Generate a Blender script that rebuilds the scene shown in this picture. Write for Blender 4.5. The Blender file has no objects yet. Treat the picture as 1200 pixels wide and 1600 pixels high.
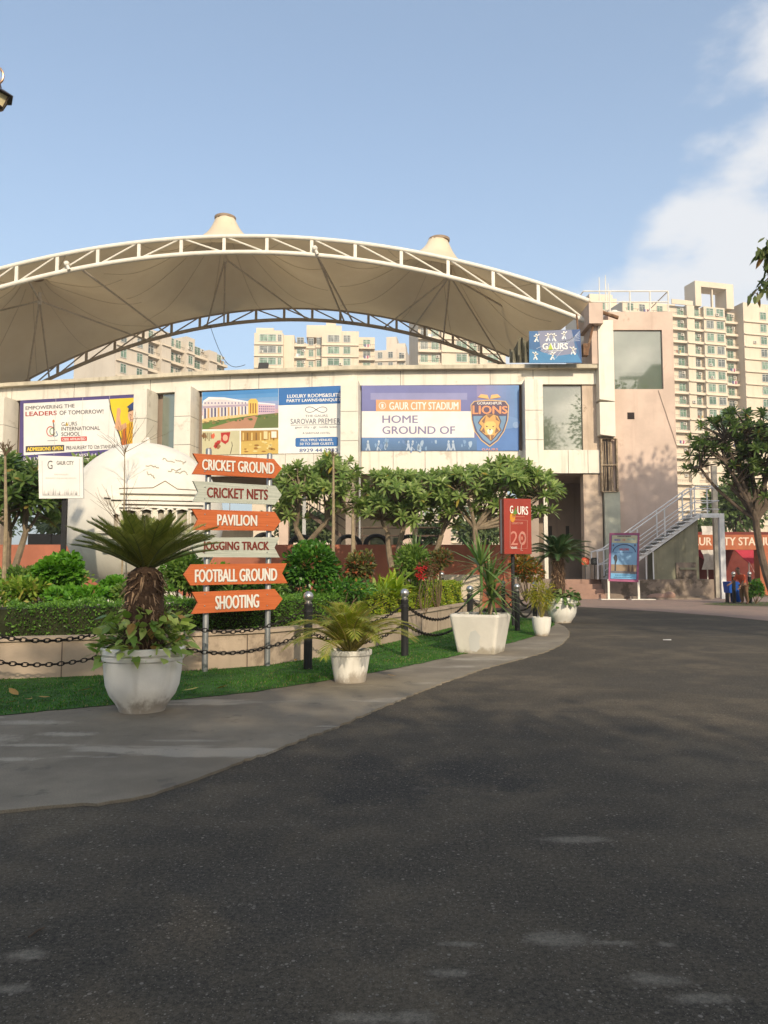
import bpy, bmesh, math, random
import numpy as np
from mathutils import Vector, Matrix

S = bpy.context.scene
COL = S.collection
R = math.radians

# ------------------------------------------------------------------ camera, sky, sun, exposure
F, CX, CY, HOR, CAMZ = 1200.0, 600.0, 800.0, 893.0, 1.4
PITCH = math.atan((HOR - CY) / F)
cam_d = bpy.data.cameras.new("camera")
cam = bpy.data.objects.new("camera", cam_d)
COL.objects.link(cam)
cam_d.sensor_fit = 'VERTICAL'
cam_d.sensor_height = 24.0
cam_d.lens = 24.0 * F / 1600.0
cam_d.clip_start = 0.05
cam_d.clip_end = 5000
cam.location = (0, 0, CAMZ)
cam.rotation_euler = (math.pi / 2 + PITCH, 0, 0)
S.camera = cam

SUN_EL = R(27.0)
SUN_AZ = R(15.0)                      # sun stands behind the camera, a little to the right
to_sun = Vector((math.sin(SUN_AZ) * math.cos(SUN_EL), -math.cos(SUN_AZ) * math.cos(SUN_EL), math.sin(SUN_EL)))
sun_d = bpy.data.lights.new("sun", 'SUN')
sun_d.energy = 2.9
sun_d.angle = R(0.8)
sun_d.color = (1.0, 0.85, 0.64)
sun = bpy.data.objects.new("sun", sun_d)
COL.objects.link(sun)
sun.location = to_sun * 60
sun.rotation_euler = to_sun.to_track_quat('Z', 'Y').to_euler()

W = bpy.data.worlds.new("World")
S.world = W
W.use_nodes = True
wt = W.node_tree
wt.nodes.clear()
wn, wl = wt.nodes.new, wt.links.new
w_out = wn('ShaderNodeOutputWorld')
w_bg = wn('ShaderNodeBackground')
w_bg.inputs['Strength'].default_value = 0.15
sky = wn('ShaderNodeTexSky')
sky.sky_type = 'NISHITA'
sky.sun_disc = False
sky.sun_elevation = SUN_EL
sky.sun_rotation = math.pi - SUN_AZ
sky.air_density = 1.0
sky.dust_density = 3.0
sky.ozone_density = 1.2
# soft clouds: thickness from noise over the sky's directions, gathered low in the north-east
tc = wn('ShaderNodeTexCoord')
sep = wn('ShaderNodeSeparateXYZ')
wl(tc.outputs['Generated'], sep.inputs[0])
def wmath(op, a, b=None, c=None, clamp=False):
    n = wn('ShaderNodeMath'); n.operation = op; n.use_clamp = clamp
    for i, v in enumerate((a, b, c)):
        if v is None: continue
        if isinstance(v, (int, float)): n.inputs[i].default_value = v
        else: wl(v, n.inputs[i])
    return n.outputs[0]
def wramp(v, a, b):
    n = wn('ShaderNodeMapRange'); n.interpolation_type = 'SMOOTHSTEP'
    wl(v, n.inputs['Value']); n.inputs['From Min'].default_value = a; n.inputs['From Max'].default_value = b
    return n.outputs[0]
az = wmath('DIVIDE', sep.outputs['X'], wmath('MAXIMUM', sep.outputs['Y'], 0.05))
el = sep.outputs['Z']
mp = wn('ShaderNodeMapping'); mp.inputs['Scale'].default_value = (1.0, 1.0, 1.9)
mp.inputs['Location'].default_value = (0.62, 0.1, 0.31)
wl(tc.outputs['Generated'], mp.inputs[0])
nz = wn('ShaderNodeTexNoise'); nz.inputs['Scale'].default_value = 6.2; nz.inputs['Detail'].default_value = 7.0
nz.inputs['Roughness'].default_value = 0.52
wl(mp.outputs[0], nz.inputs['Vector'])
low = wramp(wmath('SUBTRACT', az, wmath('MULTIPLY', wmath('SUBTRACT', el, 0.365), 1.9)), 0.05, 0.36)
high = wmath('MULTIPLY', wramp(az, 0.27, 0.46), wramp(el, 0.46, 0.54))
east = wmath('MULTIPLY', wmath('MAXIMUM', wmath('MULTIPLY', wmath('MULTIPLY', low, wramp(az, 0.10, 0.22)), wramp(el, 0.53, 0.45)), wmath('MULTIPLY', high, 0.8)), 0.42)
cov = wmath('ADD', nz.outputs[0], east)
cl = wmath('MULTIPLY', wramp(cov, 0.72, 0.94), 0.72)
veil = wmath('ADD', wmath('MULTIPLY', wramp(el, 0.62, 0.02), 0.34), 0.20)     # milky air towards the horizon
mix1 = wn('ShaderNodeMix'); mix1.data_type = 'RGBA'
wl(veil, mix1.inputs['Factor']); wl(sky.outputs[0], mix1.inputs[6]); mix1.inputs[7].default_value = (2.75, 3.5, 4.1, 1)
mix2 = wn('ShaderNodeMix'); mix2.data_type = 'RGBA'
wl(cl, mix2.inputs['Factor']); wl(mix1.outputs[2], mix2.inputs[6]); mix2.inputs[7].default_value = (4.4, 4.3, 4.2, 1)
wl(mix2.outputs[2], w_bg.inputs['Color'])
wl(w_bg.outputs[0], w_out.inputs['Surface'])

S.view_settings.view_transform = 'Standard'
S.view_settings.look = 'None'
S.view_settings.exposure = 0.66
S.view_settings.gamma = 1.0
S.cycles.max_bounces = 6
S.cycles.transparent_max_bounces = 6
S.cycles.use_denoising = True

# ------------------------------------------------------------------ pixel -> world
_cp, _sp = math.cos(PITCH), math.sin(PITCH)
CAM = Vector((0, 0, CAMZ))
def ray(px, py):
    u, v = (px - CX) / F, (CY - py) / F
    y, z = _cp - v * _sp, _sp + v * _cp
    return Vector((u / y, 1.0, z / y))
def at(px, py, Y): return CAM + ray(px, py) * Y
def gnd(px, py, z=0.0):
    d = ray(px, py)
    return CAM + d * ((z - CAMZ) / d.z)
def vplane(A, B):
    """upright plane through two points, its normal towards the camera"""
    d = Vector((B[0] - A[0], B[1] - A[1], 0)).normalized()
    n = Vector((d.y, -d.x, 0))
    if n.dot(CAM - Vector(A)) < 0: n = -n
    return (Vector(A), n)
def hit(px, py, pl, off=0.0):
    d = ray(px, py)
    p0 = pl[0] + pl[1] * off
    return CAM + d * ((p0 - CAM).dot(pl[1]) / d.dot(pl[1]))

# ------------------------------------------------------------------ materials
def lin(r, g, b, k=1.0):
    f = lambda c: (c / 255 / 12.92) if c <= 10.3 else ((c / 255 + 0.055) / 1.055) ** 2.4
    return (min(f(r) * k, 1), min(f(g) * k, 1), min(f(b) * k, 1))
def nodes_of(name):
    m = bpy.data.materials.new(name); m.use_nodes = True
    t = m.node_tree; t.nodes.clear()
    out = t.nodes.new('ShaderNodeOutputMaterial')
    b = t.nodes.new('ShaderNodeBsdfPrincipled')
    t.links.new(b.outputs[0], out.inputs[0])
    return m, t, b, out
def N(t, kind, **kw):
    n = t.nodes.new(kind)
    for k, v in kw.items():
        if k in n.inputs: n.inputs[k].default_value = v
        else: setattr(n, k, v)
    return n
def mixc(t, fac, a, b, mode='MIX'):
    n = t.nodes.new('ShaderNodeMix'); n.data_type = 'RGBA'; n.blend_type = mode
    for i, v in ((0, fac), (6, a), (7, b)):
        if isinstance(v, (int, float)): n.inputs[i].default_value = v
        elif isinstance(v, tuple): n.inputs[i].default_value = (*v, 1) if len(v) == 3 else v
        else: t.links.new(v, n.inputs[i])
    return n.outputs[2]
def ramp(t, v, a, b, lo=0.0, hi=1.0):
    n = t.nodes.new('ShaderNodeMapRange'); n.interpolation_type = 'SMOOTHSTEP'
    t.links.new(v, n.inputs[0])
    for i, x in ((1, a), (2, b), (3, lo), (4, hi)): n.inputs[i].default_value = x
    return n.outputs[0]
def noise(t, scale, detail=5, rough=0.6, vec=None, stretch=None, dist=0.0):
    n = N(t, 'ShaderNodeTexNoise', Scale=scale, Detail=detail, Roughness=rough, Distortion=dist)
    if vec is None:
        vec = t.nodes.new('ShaderNodeTexCoord').outputs['Object']
    if stretch:
        m = t.nodes.new('ShaderNodeMapping'); m.inputs['Scale'].default_value = stretch
        t.links.new(vec, m.inputs[0]); vec = m.outputs[0]
    t.links.new(vec, n.inputs['Vector'])
    return n.outputs[0]
def bump(t, b, h, strength=0.3, dist=0.02):
    n = N(t, 'ShaderNodeBump', Strength=strength, Distance=dist)
    t.links.new(h, n.inputs['Height']); t.links.new(n.outputs[0], b.inputs['Normal'])
MATS = {}
def mat(name, col, rough=0.7, var=0.12, scale=4.0, bmp=0.0, bscale=60.0, metal=0.0, spec=0.3,
        streak=None, stain=None, stain_lo=0.55, stain_scale=1.2, coat=0.0):
    if name in MATS: return MATS[name]
    m, t, b, _ = nodes_of(name)
    b.inputs['Roughness'].default_value = rough
    b.inputs['Metallic'].default_value = metal
    b.inputs['Specular IOR Level'].default_value = spec
    b.inputs['Coat Weight'].default_value = coat
    a = tuple(c * (1 - var) for c in col); d = tuple(min(1, c * (1 + var)) for c in col)
    c = mixc(t, ramp(t, noise(t, scale), 0.3, 0.7), a, d)
    if streak:                      # rain streaks running down
        s = noise(t, 1.0, 4, 0.6, stretch=(2.6, 2.6, 0.16))
        c = mixc(t, ramp(t, s, 0.52, 0.75, 0, 0.55), c, streak)
    if stain:
        s = noise(t, stain_scale, 8, 0.7)
        c = mixc(t, ramp(t, s, stain_lo, stain_lo + 0.1, 0, 0.8), c, stain)
    t.links.new(c, b.inputs['Base Color'])
    if bmp: bump(t, b, noise(t, bscale, 4), bmp, 0.02)
    MATS[name] = m
    return m
def leafmat(name, c1, c2, trans=0.3, rough=0.45, c3=None, p3=0.08):
    if name in MATS: return MATS[name]
    m, t, b, out = nodes_of(name)
    g = t.nodes.new('ShaderNodeNewGeometry')
    c = mixc(t, g.outputs['Random Per Island'], c1, c2)
    c = mixc(t, ramp(t, noise(t, 2.2, 3), 0.35, 0.65, 0, 0.45), c, tuple(x * 0.62 for x in c1))
    if c3:
        w = N(t, 'ShaderNodeTexWhiteNoise', noise_dimensions='1D')
        t.links.new(g.outputs['Random Per Island'], w.inputs['W'])
        c = mixc(t, ramp(t, w.outputs[0], 1 - p3 - 0.01, 1 - p3), c, c3)
    b.inputs['Roughness'].default_value = rough
    b.inputs['Specular IOR Level'].default_value = 0.35
    t.links.new(c, b.inputs['Base Color'])
    tr = t.nodes.new('ShaderNodeBsdfTranslucent')
    hs = N(t, 'ShaderNodeHueSaturation', Value=1.5, Saturation=1.1)
    t.links.new(c, hs.inputs['Color']); t.links.new(hs.outputs[0], tr.inputs['Color'])
    mx = t.nodes.new('ShaderNodeMixShader'); mx.inputs[0].default_value = trans
    t.links.new(b.outputs[0], mx.inputs[1]); t.links.new(tr.outputs[0], mx.inputs[2])
    t.links.new(mx.outputs[0], out.inputs[0])
    MATS[name] = m
    return m
def flat(rgb, k=0.85, rough=0.5):
    """printed vinyl of one colour (sRGB 0-255)"""
    key = "print_%d_%d_%d" % rgb
    if key in MATS: return MATS[key]
    return mat(key, lin(*rgb, k), rough, 0.07, 0.8, spec=0.25, bmp=.10, bscale=1.6)

# ------------------------------------------------------------------ mesh building
def link(o, parent=None):
    COL.objects.link(o)
    if parent is not None: o.parent = parent
    return o
def thing(name, label, cat, loc=(0, 0, 0), group=None, rz=0.0):
    o = bpy.data.objects.new(name, None)
    o.empty_display_size = 0.2
    COL.objects.link(o)
    o.location = loc; o.rotation_euler = (0, 0, rz)
    tag(o, label, cat, group)
    return o
def tag(o, label, cat, group=None, kind=None):
    if label: o['label'] = label
    if cat: o['category'] = cat
    if group: o['group'] = group
    if kind: o['kind'] = kind
    return o
def np_mesh(name, V, Q, mats, parent=None, local=False, smooth=False, midx=None):
    V = np.asarray(V, dtype=np.float32); Q = np.asarray(Q, dtype=np.int32)
    me = bpy.data.meshes.new(name)
    me.vertices.add(len(V)); me.vertices.foreach_set('co', V.ravel())
    k = Q.shape[1]
    me.loops.add(len(Q) * k); me.loops.foreach_set('vertex_index', Q.ravel())
    me.polygons.add(len(Q))
    me.polygons.foreach_set('loop_start', np.arange(0, len(Q) * k, k, dtype=np.int32))
    for m in (mats if isinstance(mats, (list, tuple)) else [mats]): me.materials.append(m)
    if midx is not None: me.polygons.foreach_set('material_index', np.asarray(midx, dtype=np.int32))
    me.update(calc_edges=True); me.validate()
    if smooth: me.shade_smooth()
    return fin(me, name, parent, local)
def fin(me, name, parent, local):
    if parent is not None and not local:
        me.transform(parent.matrix_basis.inverted())
    return link(bpy.data.objects.new(name, me), parent)

class MB:
    def __init__(s): s.v = []; s.f = []; s.m = []; s.cm = 0
    def add(s, vs, fs):
        o = len(s.v); s.v += [tuple(v) for v in vs]
        for f in fs: s.f.append(tuple(i + o for i in f)); s.m.append(s.cm)
        return s
    def box(s, lo, hi, rz=0.0, piv=None):
        (a, b, c), (d, e, f) = lo, hi
        v = [(a, b, c), (d, b, c), (d, e, c), (a, e, c), (a, b, f), (d, b, f), (d, e, f), (a, e, f)]
        if rz:
            px, py = piv if piv else ((a + d) / 2, (b + e) / 2)
            cs, sn = math.cos(rz), math.sin(rz)
            v = [(px + (x - px) * cs - (y - py) * sn, py + (x - px) * sn + (y - py) * cs, z) for x, y, z in v]
        return s.add(v, [(0, 3, 2, 1), (4, 5, 6, 7), (0, 1, 5, 4), (1, 2, 6, 5), (2, 3, 7, 6), (3, 0, 4, 7)])
    def hexa(s, v): return s.add(v, [(0, 3, 2, 1), (4, 5, 6, 7), (0, 1, 5, 4), (1, 2, 6, 5), (2, 3, 7, 6), (3, 0, 4, 7)])
    def tube(s, pts, r, n=8, cap=True):
        pts = [Vector(p) for p in pts]
        rs = r if isinstance(r, (list, tuple)) else [r] * len(pts)
        vs, fs = [], []
        ref = None
        for i, p in enumerate(pts):
            t = (pts[min(i + 1, len(pts) - 1)] - pts[max(i - 1, 0)]).normalized()
            if ref is None: ref = Vector((0, 0, 1)) if abs(t.z) < 0.9 else Vector((1, 0, 0))
            a = t.cross(ref)
            if a.length < 1e-4: a = t.cross(Vector((0, 1, 0.1)))
            a.normalize(); b = a.cross(t); ref = b
            for k in range(n):
                th = 2 * math.pi * k / n
                vs.append(p + (a * math.cos(th) + b * math.sin(th)) * rs[i])
        for i in range(len(pts) - 1):
            for k in range(n):
                k2 = (k + 1) % n
                fs.append((i * n + k, i * n + k2, (i + 1) * n + k2, (i + 1) * n + k))
        if cap:
            fs.append(tuple(range(n - 1, -1, -1))); fs.append(tuple((len(pts) - 1) * n + k for k in range(n)))
        return s.add(vs, fs)
    def lathe(s, prof, c=(0, 0, 0), n=32, jit=None):
        vs, fs = [], []
        for r, z in prof:
            for k in range(n):
                th = 2 * math.pi * k / n
                vs.append((c[0] + r * math.cos(th), c[1] + r * math.sin(th), c[2] + z))
        for i in range(len(prof) - 1):
            for k in range(n):
                k2 = (k + 1) % n
                fs.append((i * n + k, i * n + k2, (i + 1) * n + k2, (i + 1) * n + k))
        fs.append(tuple(range(n - 1, -1, -1))); fs.append(tuple((len(prof) - 1) * n + k for k in range(n)))
        return s.add(vs, fs)
    def ball(s, c, r, n=16, m=10, sq=(1, 1, 1)):
        vs = [(c[0], c[1], c[2] - r * sq[2])]; fs = []
        for i in range(1, m):
            ph = -math.pi / 2 + math.pi * i / m
            for k in range(n):
                th = 2 * math.pi * k / n
                vs.append((c[0] + r * sq[0] * math.cos(ph) * math.cos(th), c[1] + r * sq[1] * math.cos(ph) * math.sin(th), c[2] + r * sq[2] * math.sin(ph)))
        vs.append((c[0], c[1], c[2] + r * sq[2])); L = len(vs) - 1
        for k in range(n):
            k2 = (k + 1) % n
            fs.append((0, 1 + k2, 1 + k)); fs.append((L, 1 + (m - 2) * n + k, 1 + (m - 2) * n + k2))
            for i in range(m - 2): fs.append((1 + i * n + k, 1 + i * n + k2, 1 + (i + 1) * n + k2, 1 + (i + 1) * n + k))
        return s.add(vs, fs)
    def prism(s, pts, d):
        """flat outline pushed back by the vector d"""
        n = len(pts); d = Vector(d)
        vs = [Vector(p) for p in pts] + [Vector(p) + d for p in pts]
        fs = [tuple(range(n)), tuple(range(2 * n - 1, n - 1, -1))]
        for i in range(n):
            j = (i + 1) % n; fs.append((i, i + n, j + n, j))
        return s.add(vs, fs)
    def build(s, name, mats, parent=None, local=False, smooth=False, fix=True):
        me = bpy.data.meshes.new(name)
        me.from_pydata(s.v, [], s.f)
        for m in (mats if isinstance(mats, (list, tuple)) else [mats]): me.materials.append(m)
        if any(s.m): me.polygons.foreach_set('material_index', s.m)
        if fix:
            bm = bmesh.new(); bm.from_mesh(me); bmesh.ops.recalc_face_normals(bm, faces=bm.faces); bm.to_mesh(me); bm.free()
        me.update()
        if smooth:
            me.shade_smooth()
            me.set_sharp_from_angle(angle=R(38))
        return fin(me, name, parent, local)

def leaves(P, D, U, L, Wd, rows=((0, .12), (.4, 1), (.75, .72), (1, .03)), droop=0.12):
    """one strip of faces for each leaf: base P, direction D, upper side U, length L, width Wd"""
    P = np.asarray(P, float); D = np.asarray(D, float); U = np.asarray(U, float)
    n = len(P)
    L = np.broadcast_to(np.asarray(L, float), (n,)); Wd = np.broadcast_to(np.asarray(Wd, float), (n,))
    D = D / (np.linalg.norm(D, axis=1, keepdims=True) + 1e-9)
    Sd = np.cross(D, U); Sd /= (np.linalg.norm(Sd, axis=1, keepdims=True) + 1e-9)
    K = len(rows); V = np.zeros((n, K, 2, 3))
    for k, (t, w) in enumerate(rows):
        c = P + D * (L * t)[:, None]
        c[:, 2] -= droop * L * t * t
        V[:, k, 0] = c + Sd * (Wd * w * 0.5)[:, None]
        V[:, k, 1] = c - Sd * (Wd * w * 0.5)[:, None]
    q = []
    for k in range(K - 1): q.append([2 * k, 2 * k + 1, 2 * k + 3, 2 * k + 2])
    Q = (np.array(q)[None] + (np.arange(n) * 2 * K)[:, None, None]).reshape(-1, 4)
    return V.reshape(-1, 3), Q
KITE = ((0, .06), (.5, 1), (1, .05))
def cat(parts):
    V, Q, o = [], [], 0
    for v, q in parts:
        V.append(v); Q.append(q + o); o += len(v)
    return np.concatenate(V), np.concatenate(Q)
def unit(v): return v / (np.linalg.norm(v, axis=-1, keepdims=True) + 1e-9)
def rdirs(g, n): return unit(g.normal(size=(n, 3)))

# ------------------------------------------------------------------ print and lettering
_txt = {}
def text2d(s, bold=0.0):
    k = (s, bold)
    if k in _txt: return _txt[k]
    cu = bpy.data.curves.new("lettering", 'FONT'); cu.body = s; cu.offset = bold; cu.resolution_u = 3
    o = bpy.data.objects.new("lettering", cu); COL.objects.link(o)
    dg = bpy.context.evaluated_depsgraph_get(); dg.update()
    me = bpy.data.meshes.new_from_object(o.evaluated_get(dg))
    v = np.array([x.co[:2] for x in me.vertices]); f = [tuple(p.vertices) for p in me.polygons]
    bpy.data.objects.remove(o); bpy.data.curves.remove(cu); bpy.data.meshes.remove(me)
    lo, hi = v.min(0), v.max(0)
    _txt[k] = ((v - lo) / (hi - lo), f)
    return _txt[k]
class Print:
    """flat shapes printed on an upright board: outlines and text boxes given in photo pixels, laid on the board's plane"""
    def __init__(s, plane, base=0.0, fade=0.0): s.fade = fade; s.pl = plane; s.b = base; s.mb = MB(); s.mats = []
    def _mi(s, rgb):
        if isinstance(rgb, tuple) and s.fade:      # pale reflection off the vinyl mixed into the print colours
            rgb = tuple(int(c + (f - c) * s.fade) for c, f in zip(rgb, (214, 208, 214)))
        m = rgb if not isinstance(rgb, tuple) else flat(rgb)
        if m not in s.mats: s.mats.append(m)
        s.mb.cm = s.mats.index(m)
    def poly(s, pts, rgb, layer=1):
        s._mi(rgb)
        s.mb.add([hit(x, y, s.pl, s.b + 0.004 * layer) for x, y in pts], [tuple(range(len(pts)))])
    def rect(s, x0, y0, x1, y1, rgb, layer=1, dy=0.0):
        s.poly([(x0, y0), (x1, y0 + dy), (x1, y1 + dy), (x0, y1)], rgb, layer)
    def disc(s, cx, cy, rx, ry, rgb, layer=1, n=20):
        s.poly([(cx + rx * math.cos(2 * math.pi * k / n), cy + ry * math.sin(2 * math.pi * k / n)) for k in range(n)], rgb, layer)
    def line(s, pts, w, rgb, layer=1):
        s._mi(rgb)
        L = []
        for i, (x, y) in enumerate(pts):
            a = pts[max(i - 1, 0)]; b = pts[min(i + 1, len(pts) - 1)]
            dx, dy = b[0] - a[0], b[1] - a[1]; l = math.hypot(dx, dy) or 1
            L.append((x - dy / l * w / 2, y + dx / l * w / 2, x + dy / l * w / 2, y - dx / l * w / 2))
        vs = []
        for a, b, c, d in L: vs += [hit(a, b, s.pl, s.b + 0.004 * layer), hit(c, d, s.pl, s.b + 0.004 * layer)]
        s.mb.add(vs, [(2 * i, 2 * i + 1, 2 * i + 3, 2 * i + 2) for i in range(len(L) - 1)])
    def text(s, body, x0, y0, x1, y1, rgb, layer=2, bold=0.0, dy=0.0, dyb=None):
        if bold > 0:                       # heavier strokes: the line printed again a hair to each side
            h = (y1 - y0) * min(bold, .03) * 1.6
            for k, (ox, oy) in enumerate(((-h, 0), (h, 0), (0, h * .7))): s._text(body, x0 + ox, y0 + oy, x1 + ox, y1 + oy, rgb, layer + .12 * (k + 1), dy, dyb)
        s._text(body, x0, y0, x1, y1, rgb, layer, dy, dyb)
    def _text(s, body, x0, y0, x1, y1, rgb, layer, dy, dyb):
        """dy, dyb: how far the upper and the lower edge of the line sink from its start to its end"""
        s._mi(rgb)
        if dyb is None: dyb = dy
        v, f = text2d(body, 0.0)
        P = []
        for a, b in v:
            x = x0 + (x1 - x0) * a
            P.append(hit(x, (y1 + dyb * a) * (1 - b) + (y0 + dy * a) * b, s.pl, s.b + 0.004 * layer))
        s.mb.add(P, f)
    def build(s, name, parent): return s.mb.build(name, s.mats, parent, fix=False)

# ================================================================== ground
def pix_poly(pts, z): return [gnd(x, y, z) for x, y in pts]
def sheet(name, pts, m, kind='structure', thick=None, label=None):
    b = MB()
    if thick: b.prism([Vector(p) for p in pts], (0, 0, -thick))
    else: b.add(pts, [tuple(range(len(pts)))])
    o = b.build(name, m, fix=False)
    if not thick and o.data.polygons[0].normal.z < 0: o.data.flip_normals()
    return tag(o, label, None, kind=kind)

def spots(t, c, v, pts, col, amount):
    """paler and darker spots at given places on the ground, their outline broken up by noise"""
    for px, py, rx, ry in pts:
        p = gnd(px, py); m = t.nodes.new('ShaderNodeMapping'); m.inputs['Location'].default_value = (-p.x / rx, -p.y / ry, 0); m.inputs['Scale'].default_value = (1 / rx, 1 / ry, 0)
        t.links.new(v, m.inputs[0]); l = N(t, 'ShaderNodeVectorMath', operation='LENGTH'); t.links.new(m.outputs[0], l.inputs[0])
        ad = N(t, 'ShaderNodeMath', operation='MULTIPLY_ADD'); t.links.new(noise(t, 9.0, 7, .75, v), ad.inputs[0]); ad.inputs[1].default_value = 1.9; t.links.new(l.outputs['Value'], ad.inputs[2])
        c = mixc(t, ramp(t, ad.outputs[0], 1.15, 1.95, amount, 0), c, col)
    return c
def asphalt_mat():
    m, t, b, _ = nodes_of("asphalt")
    v = t.nodes.new('ShaderNodeTexCoord').outputs['Object']
    c = mixc(t, ramp(t, noise(t, 0.55, 6, 0.6, v), 0.35, 0.68), (0.044, 0.037, 0.027), (0.130, 0.103, 0.069))
    c = mixc(t, ramp(t, noise(t, 2.1, 5, 0.65, v), 0.42, 0.62, 0, 0.62), c, (0.030, 0.027, 0.023))
    c = mixc(t, ramp(t, noise(t, 0.33, 4, 0.6, v, dist=1.2), 0.55, 0.60, 0, 0.6), c, (0.036, 0.033, 0.029))
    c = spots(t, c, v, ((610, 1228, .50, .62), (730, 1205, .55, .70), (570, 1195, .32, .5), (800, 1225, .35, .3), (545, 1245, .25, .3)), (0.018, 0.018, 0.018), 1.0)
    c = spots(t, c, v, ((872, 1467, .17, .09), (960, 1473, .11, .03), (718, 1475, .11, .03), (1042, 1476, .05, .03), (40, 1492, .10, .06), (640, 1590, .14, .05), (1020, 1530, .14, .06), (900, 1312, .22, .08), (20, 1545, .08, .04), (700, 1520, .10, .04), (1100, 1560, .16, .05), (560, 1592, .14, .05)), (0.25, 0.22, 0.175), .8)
    d = noise(t, 0.9, 7, 0.7, v, stretch=(1.0, 1.7, 1.0))
    c = mixc(t, ramp(t, d, 0.62, 0.72, 0, 0.40), c, (0.22, 0.195, 0.155))
    g1, g2 = noise(t, 150, 3, 0.75, v), noise(t, 48, 4, 0.75, v)
    dark = mixc(t, 0.72, c, (0.008, 0.008, 0.008)); lite = mixc(t, 0.34, c, (0.24, 0.21, 0.165))
    c = mixc(t, 0.55, c, mixc(t, ramp(t, g1, 0.40, 0.60), dark, lite)); c = mixc(t, 0.45, c, mixc(t, ramp(t, g2, 0.36, 0.64), dark, lite))
    for sc, lo in ((46, .90), (85, .86), (140, .84)):
        vo = N(t, 'ShaderNodeTexVoronoi', Scale=float(sc)); t.links.new(v, vo.inputs['Vector'])
        sp = t.nodes.new('ShaderNodeSeparateXYZ'); t.links.new(vo.outputs['Color'], sp.inputs[0])
        pick = ramp(t, sp.outputs[0], lo + .02, lo + .05); dot = ramp(t, vo.outputs['Distance'], 0.42, 0.28)
        mu = N(t, 'ShaderNodeMath', operation='MULTIPLY'); t.links.new(pick, mu.inputs[0]); t.links.new(dot, mu.inputs[1])
        c = mixc(t, mu.outputs[0], c, mixc(t, sp.outputs[1], (0.085, 0.075, 0.060), (0.22, 0.195, 0.16)))
    t.links.new(c, b.inputs['Base Color'])
    b.inputs['Roughness'].default_value = 0.9; b.inputs['Specular IOR Level'].default_value = 0.2
    bump(t, b, g1, 0.35, 0.006)
    return m
def concrete_mat():
    m, t, b, _ = nodes_of("worn_concrete")
    v = t.nodes.new('ShaderNodeTexCoord').outputs['Object']
    c = mixc(t, ramp(t, noise(t, 0.8, 7, 0.65, v), 0.35, 0.68), (0.165, 0.138, 0.100), (0.265, 0.225, 0.165))
    c = mixc(t, ramp(t, noise(t, 0.7, 6, 0.62, v, stretch=(0.5, 1.6, 1)), 0.57, 0.64, 0, 0.75), c, (0.38, 0.34, 0.275))
    c = mixc(t, ramp(t, noise(t, 2.6, 6, 0.7, v), 0.60, 0.66, 0, 0.5), c, (0.085, 0.075, 0.060))
    c = spots(t, c, v, ((40, 1132, .55, .14), (105, 1150, .35, .12), (60, 1168, .4, .07), (15, 1190, .3, .08), (290, 1103, .35, .07), (-60, 1160, .6, .3)), (0.42, 0.375, 0.30), .8)
    g = noise(t, 110, 3, 0.7, v)
    c = mixc(t, ramp(t, g, 0.35, 0.65, 0, 0.40), c, (0.075, 0.065, 0.052))
    t.links.new(c, b.inputs['Base Color']); b.inputs['Roughness'].default_value = 0.9
    bump(t, b, g, 0.4, 0.006)
    return m
def pavers_mat():
    m, t, b, _ = nodes_of("pink_pavers")
    v = t.nodes.new('ShaderNodeTexCoord').outputs['Object']
    br = N(t, 'ShaderNodeTexBrick', Scale=4.0)
    br.inputs['Color1'].default_value = (0.30, 0.205, 0.165, 1); br.inputs['Color2'].default_value = (0.235, 0.165, 0.135, 1)
    br.inputs['Mortar'].default_value = (0.12, 0.095, 0.08, 1); br.inputs['Mortar Size'].default_value = 0.012
    t.links.new(v, br.inputs['Vector'])
    c = mixc(t, ramp(t, noise(t, 0.7, 6, 0.65, v), 0.45, 0.7, 0, 0.5), br.outputs[0], (0.15, 0.125, 0.105))
    t.links.new(c, b.inputs['Base Color']); b.inputs['Roughness'].default_value = 0.9
    return m
def lawn_mat():
    return mat("lawn_soil", (0.035, 0.100, 0.014), 0.95, 0.4, 5.0, stain=(0.07, 0.055, 0.03), stain_lo=0.64, stain_scale=3.0)
M_EARTH = mat("dry_earth", (0.16, 0.14, 0.09), 0.95, 0.3, 0.2, stain=(0.05, 0.075, 0.025), stain_lo=0.5, stain_scale=0.1)
sheet("ground", [(-700, -160, -0.03), (700, -160, -0.03), (700, 900, -0.03), (-700, 900, -0.03)], M_EARTH)
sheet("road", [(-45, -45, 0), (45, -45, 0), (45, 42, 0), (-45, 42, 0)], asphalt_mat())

APRON_EDGE = [(-260, 1272), (-100, 1270), (0, 1265), (60, 1261), (150, 1254), (200, 1247), (240, 1239), (285, 1224), (330, 1206), (375, 1190),
              (420, 1174), (470, 1155), (520, 1137), (560, 1120), (600, 1103), (640, 1086), (700, 1063), (760, 1043), (810, 1030),
              (850, 1019), (875, 1008), (888, 996), (890, 988), (884, 980), (872, 974)]
GRASS_EDGE = [(-260, 1132), (-100, 1124), (0, 1117), (100, 1108), (160, 1103), (230, 1096), (300, 1091), (400, 1080), (500, 1065), (580, 1051),
              (640, 1040), (700, 1027), (760, 1014), (800, 1004), (835, 994), (856, 984), (866, 976), (866, 970)]
WALL_PX = [(-260, 1078), (-100, 1071), (0, 1064.5), (160, 1058), (320, 1049.5), (417, 1042), (480, 1033), (540, 1022), (590, 1011), (640, 999), (690, 986), (725, 976)]
wallpts = [gnd(x, y).to_2d() for x, y in WALL_PX]
tip = [(2.75, 22.0), (2.75, 23.8), (1.9, 25.2), (0.2, 25.9), (-4, 26.3), (-9, 26.3), (-16, 25.5), (-16, 13.0)]
wallpts += [Vector(p) for p in tip]
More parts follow.
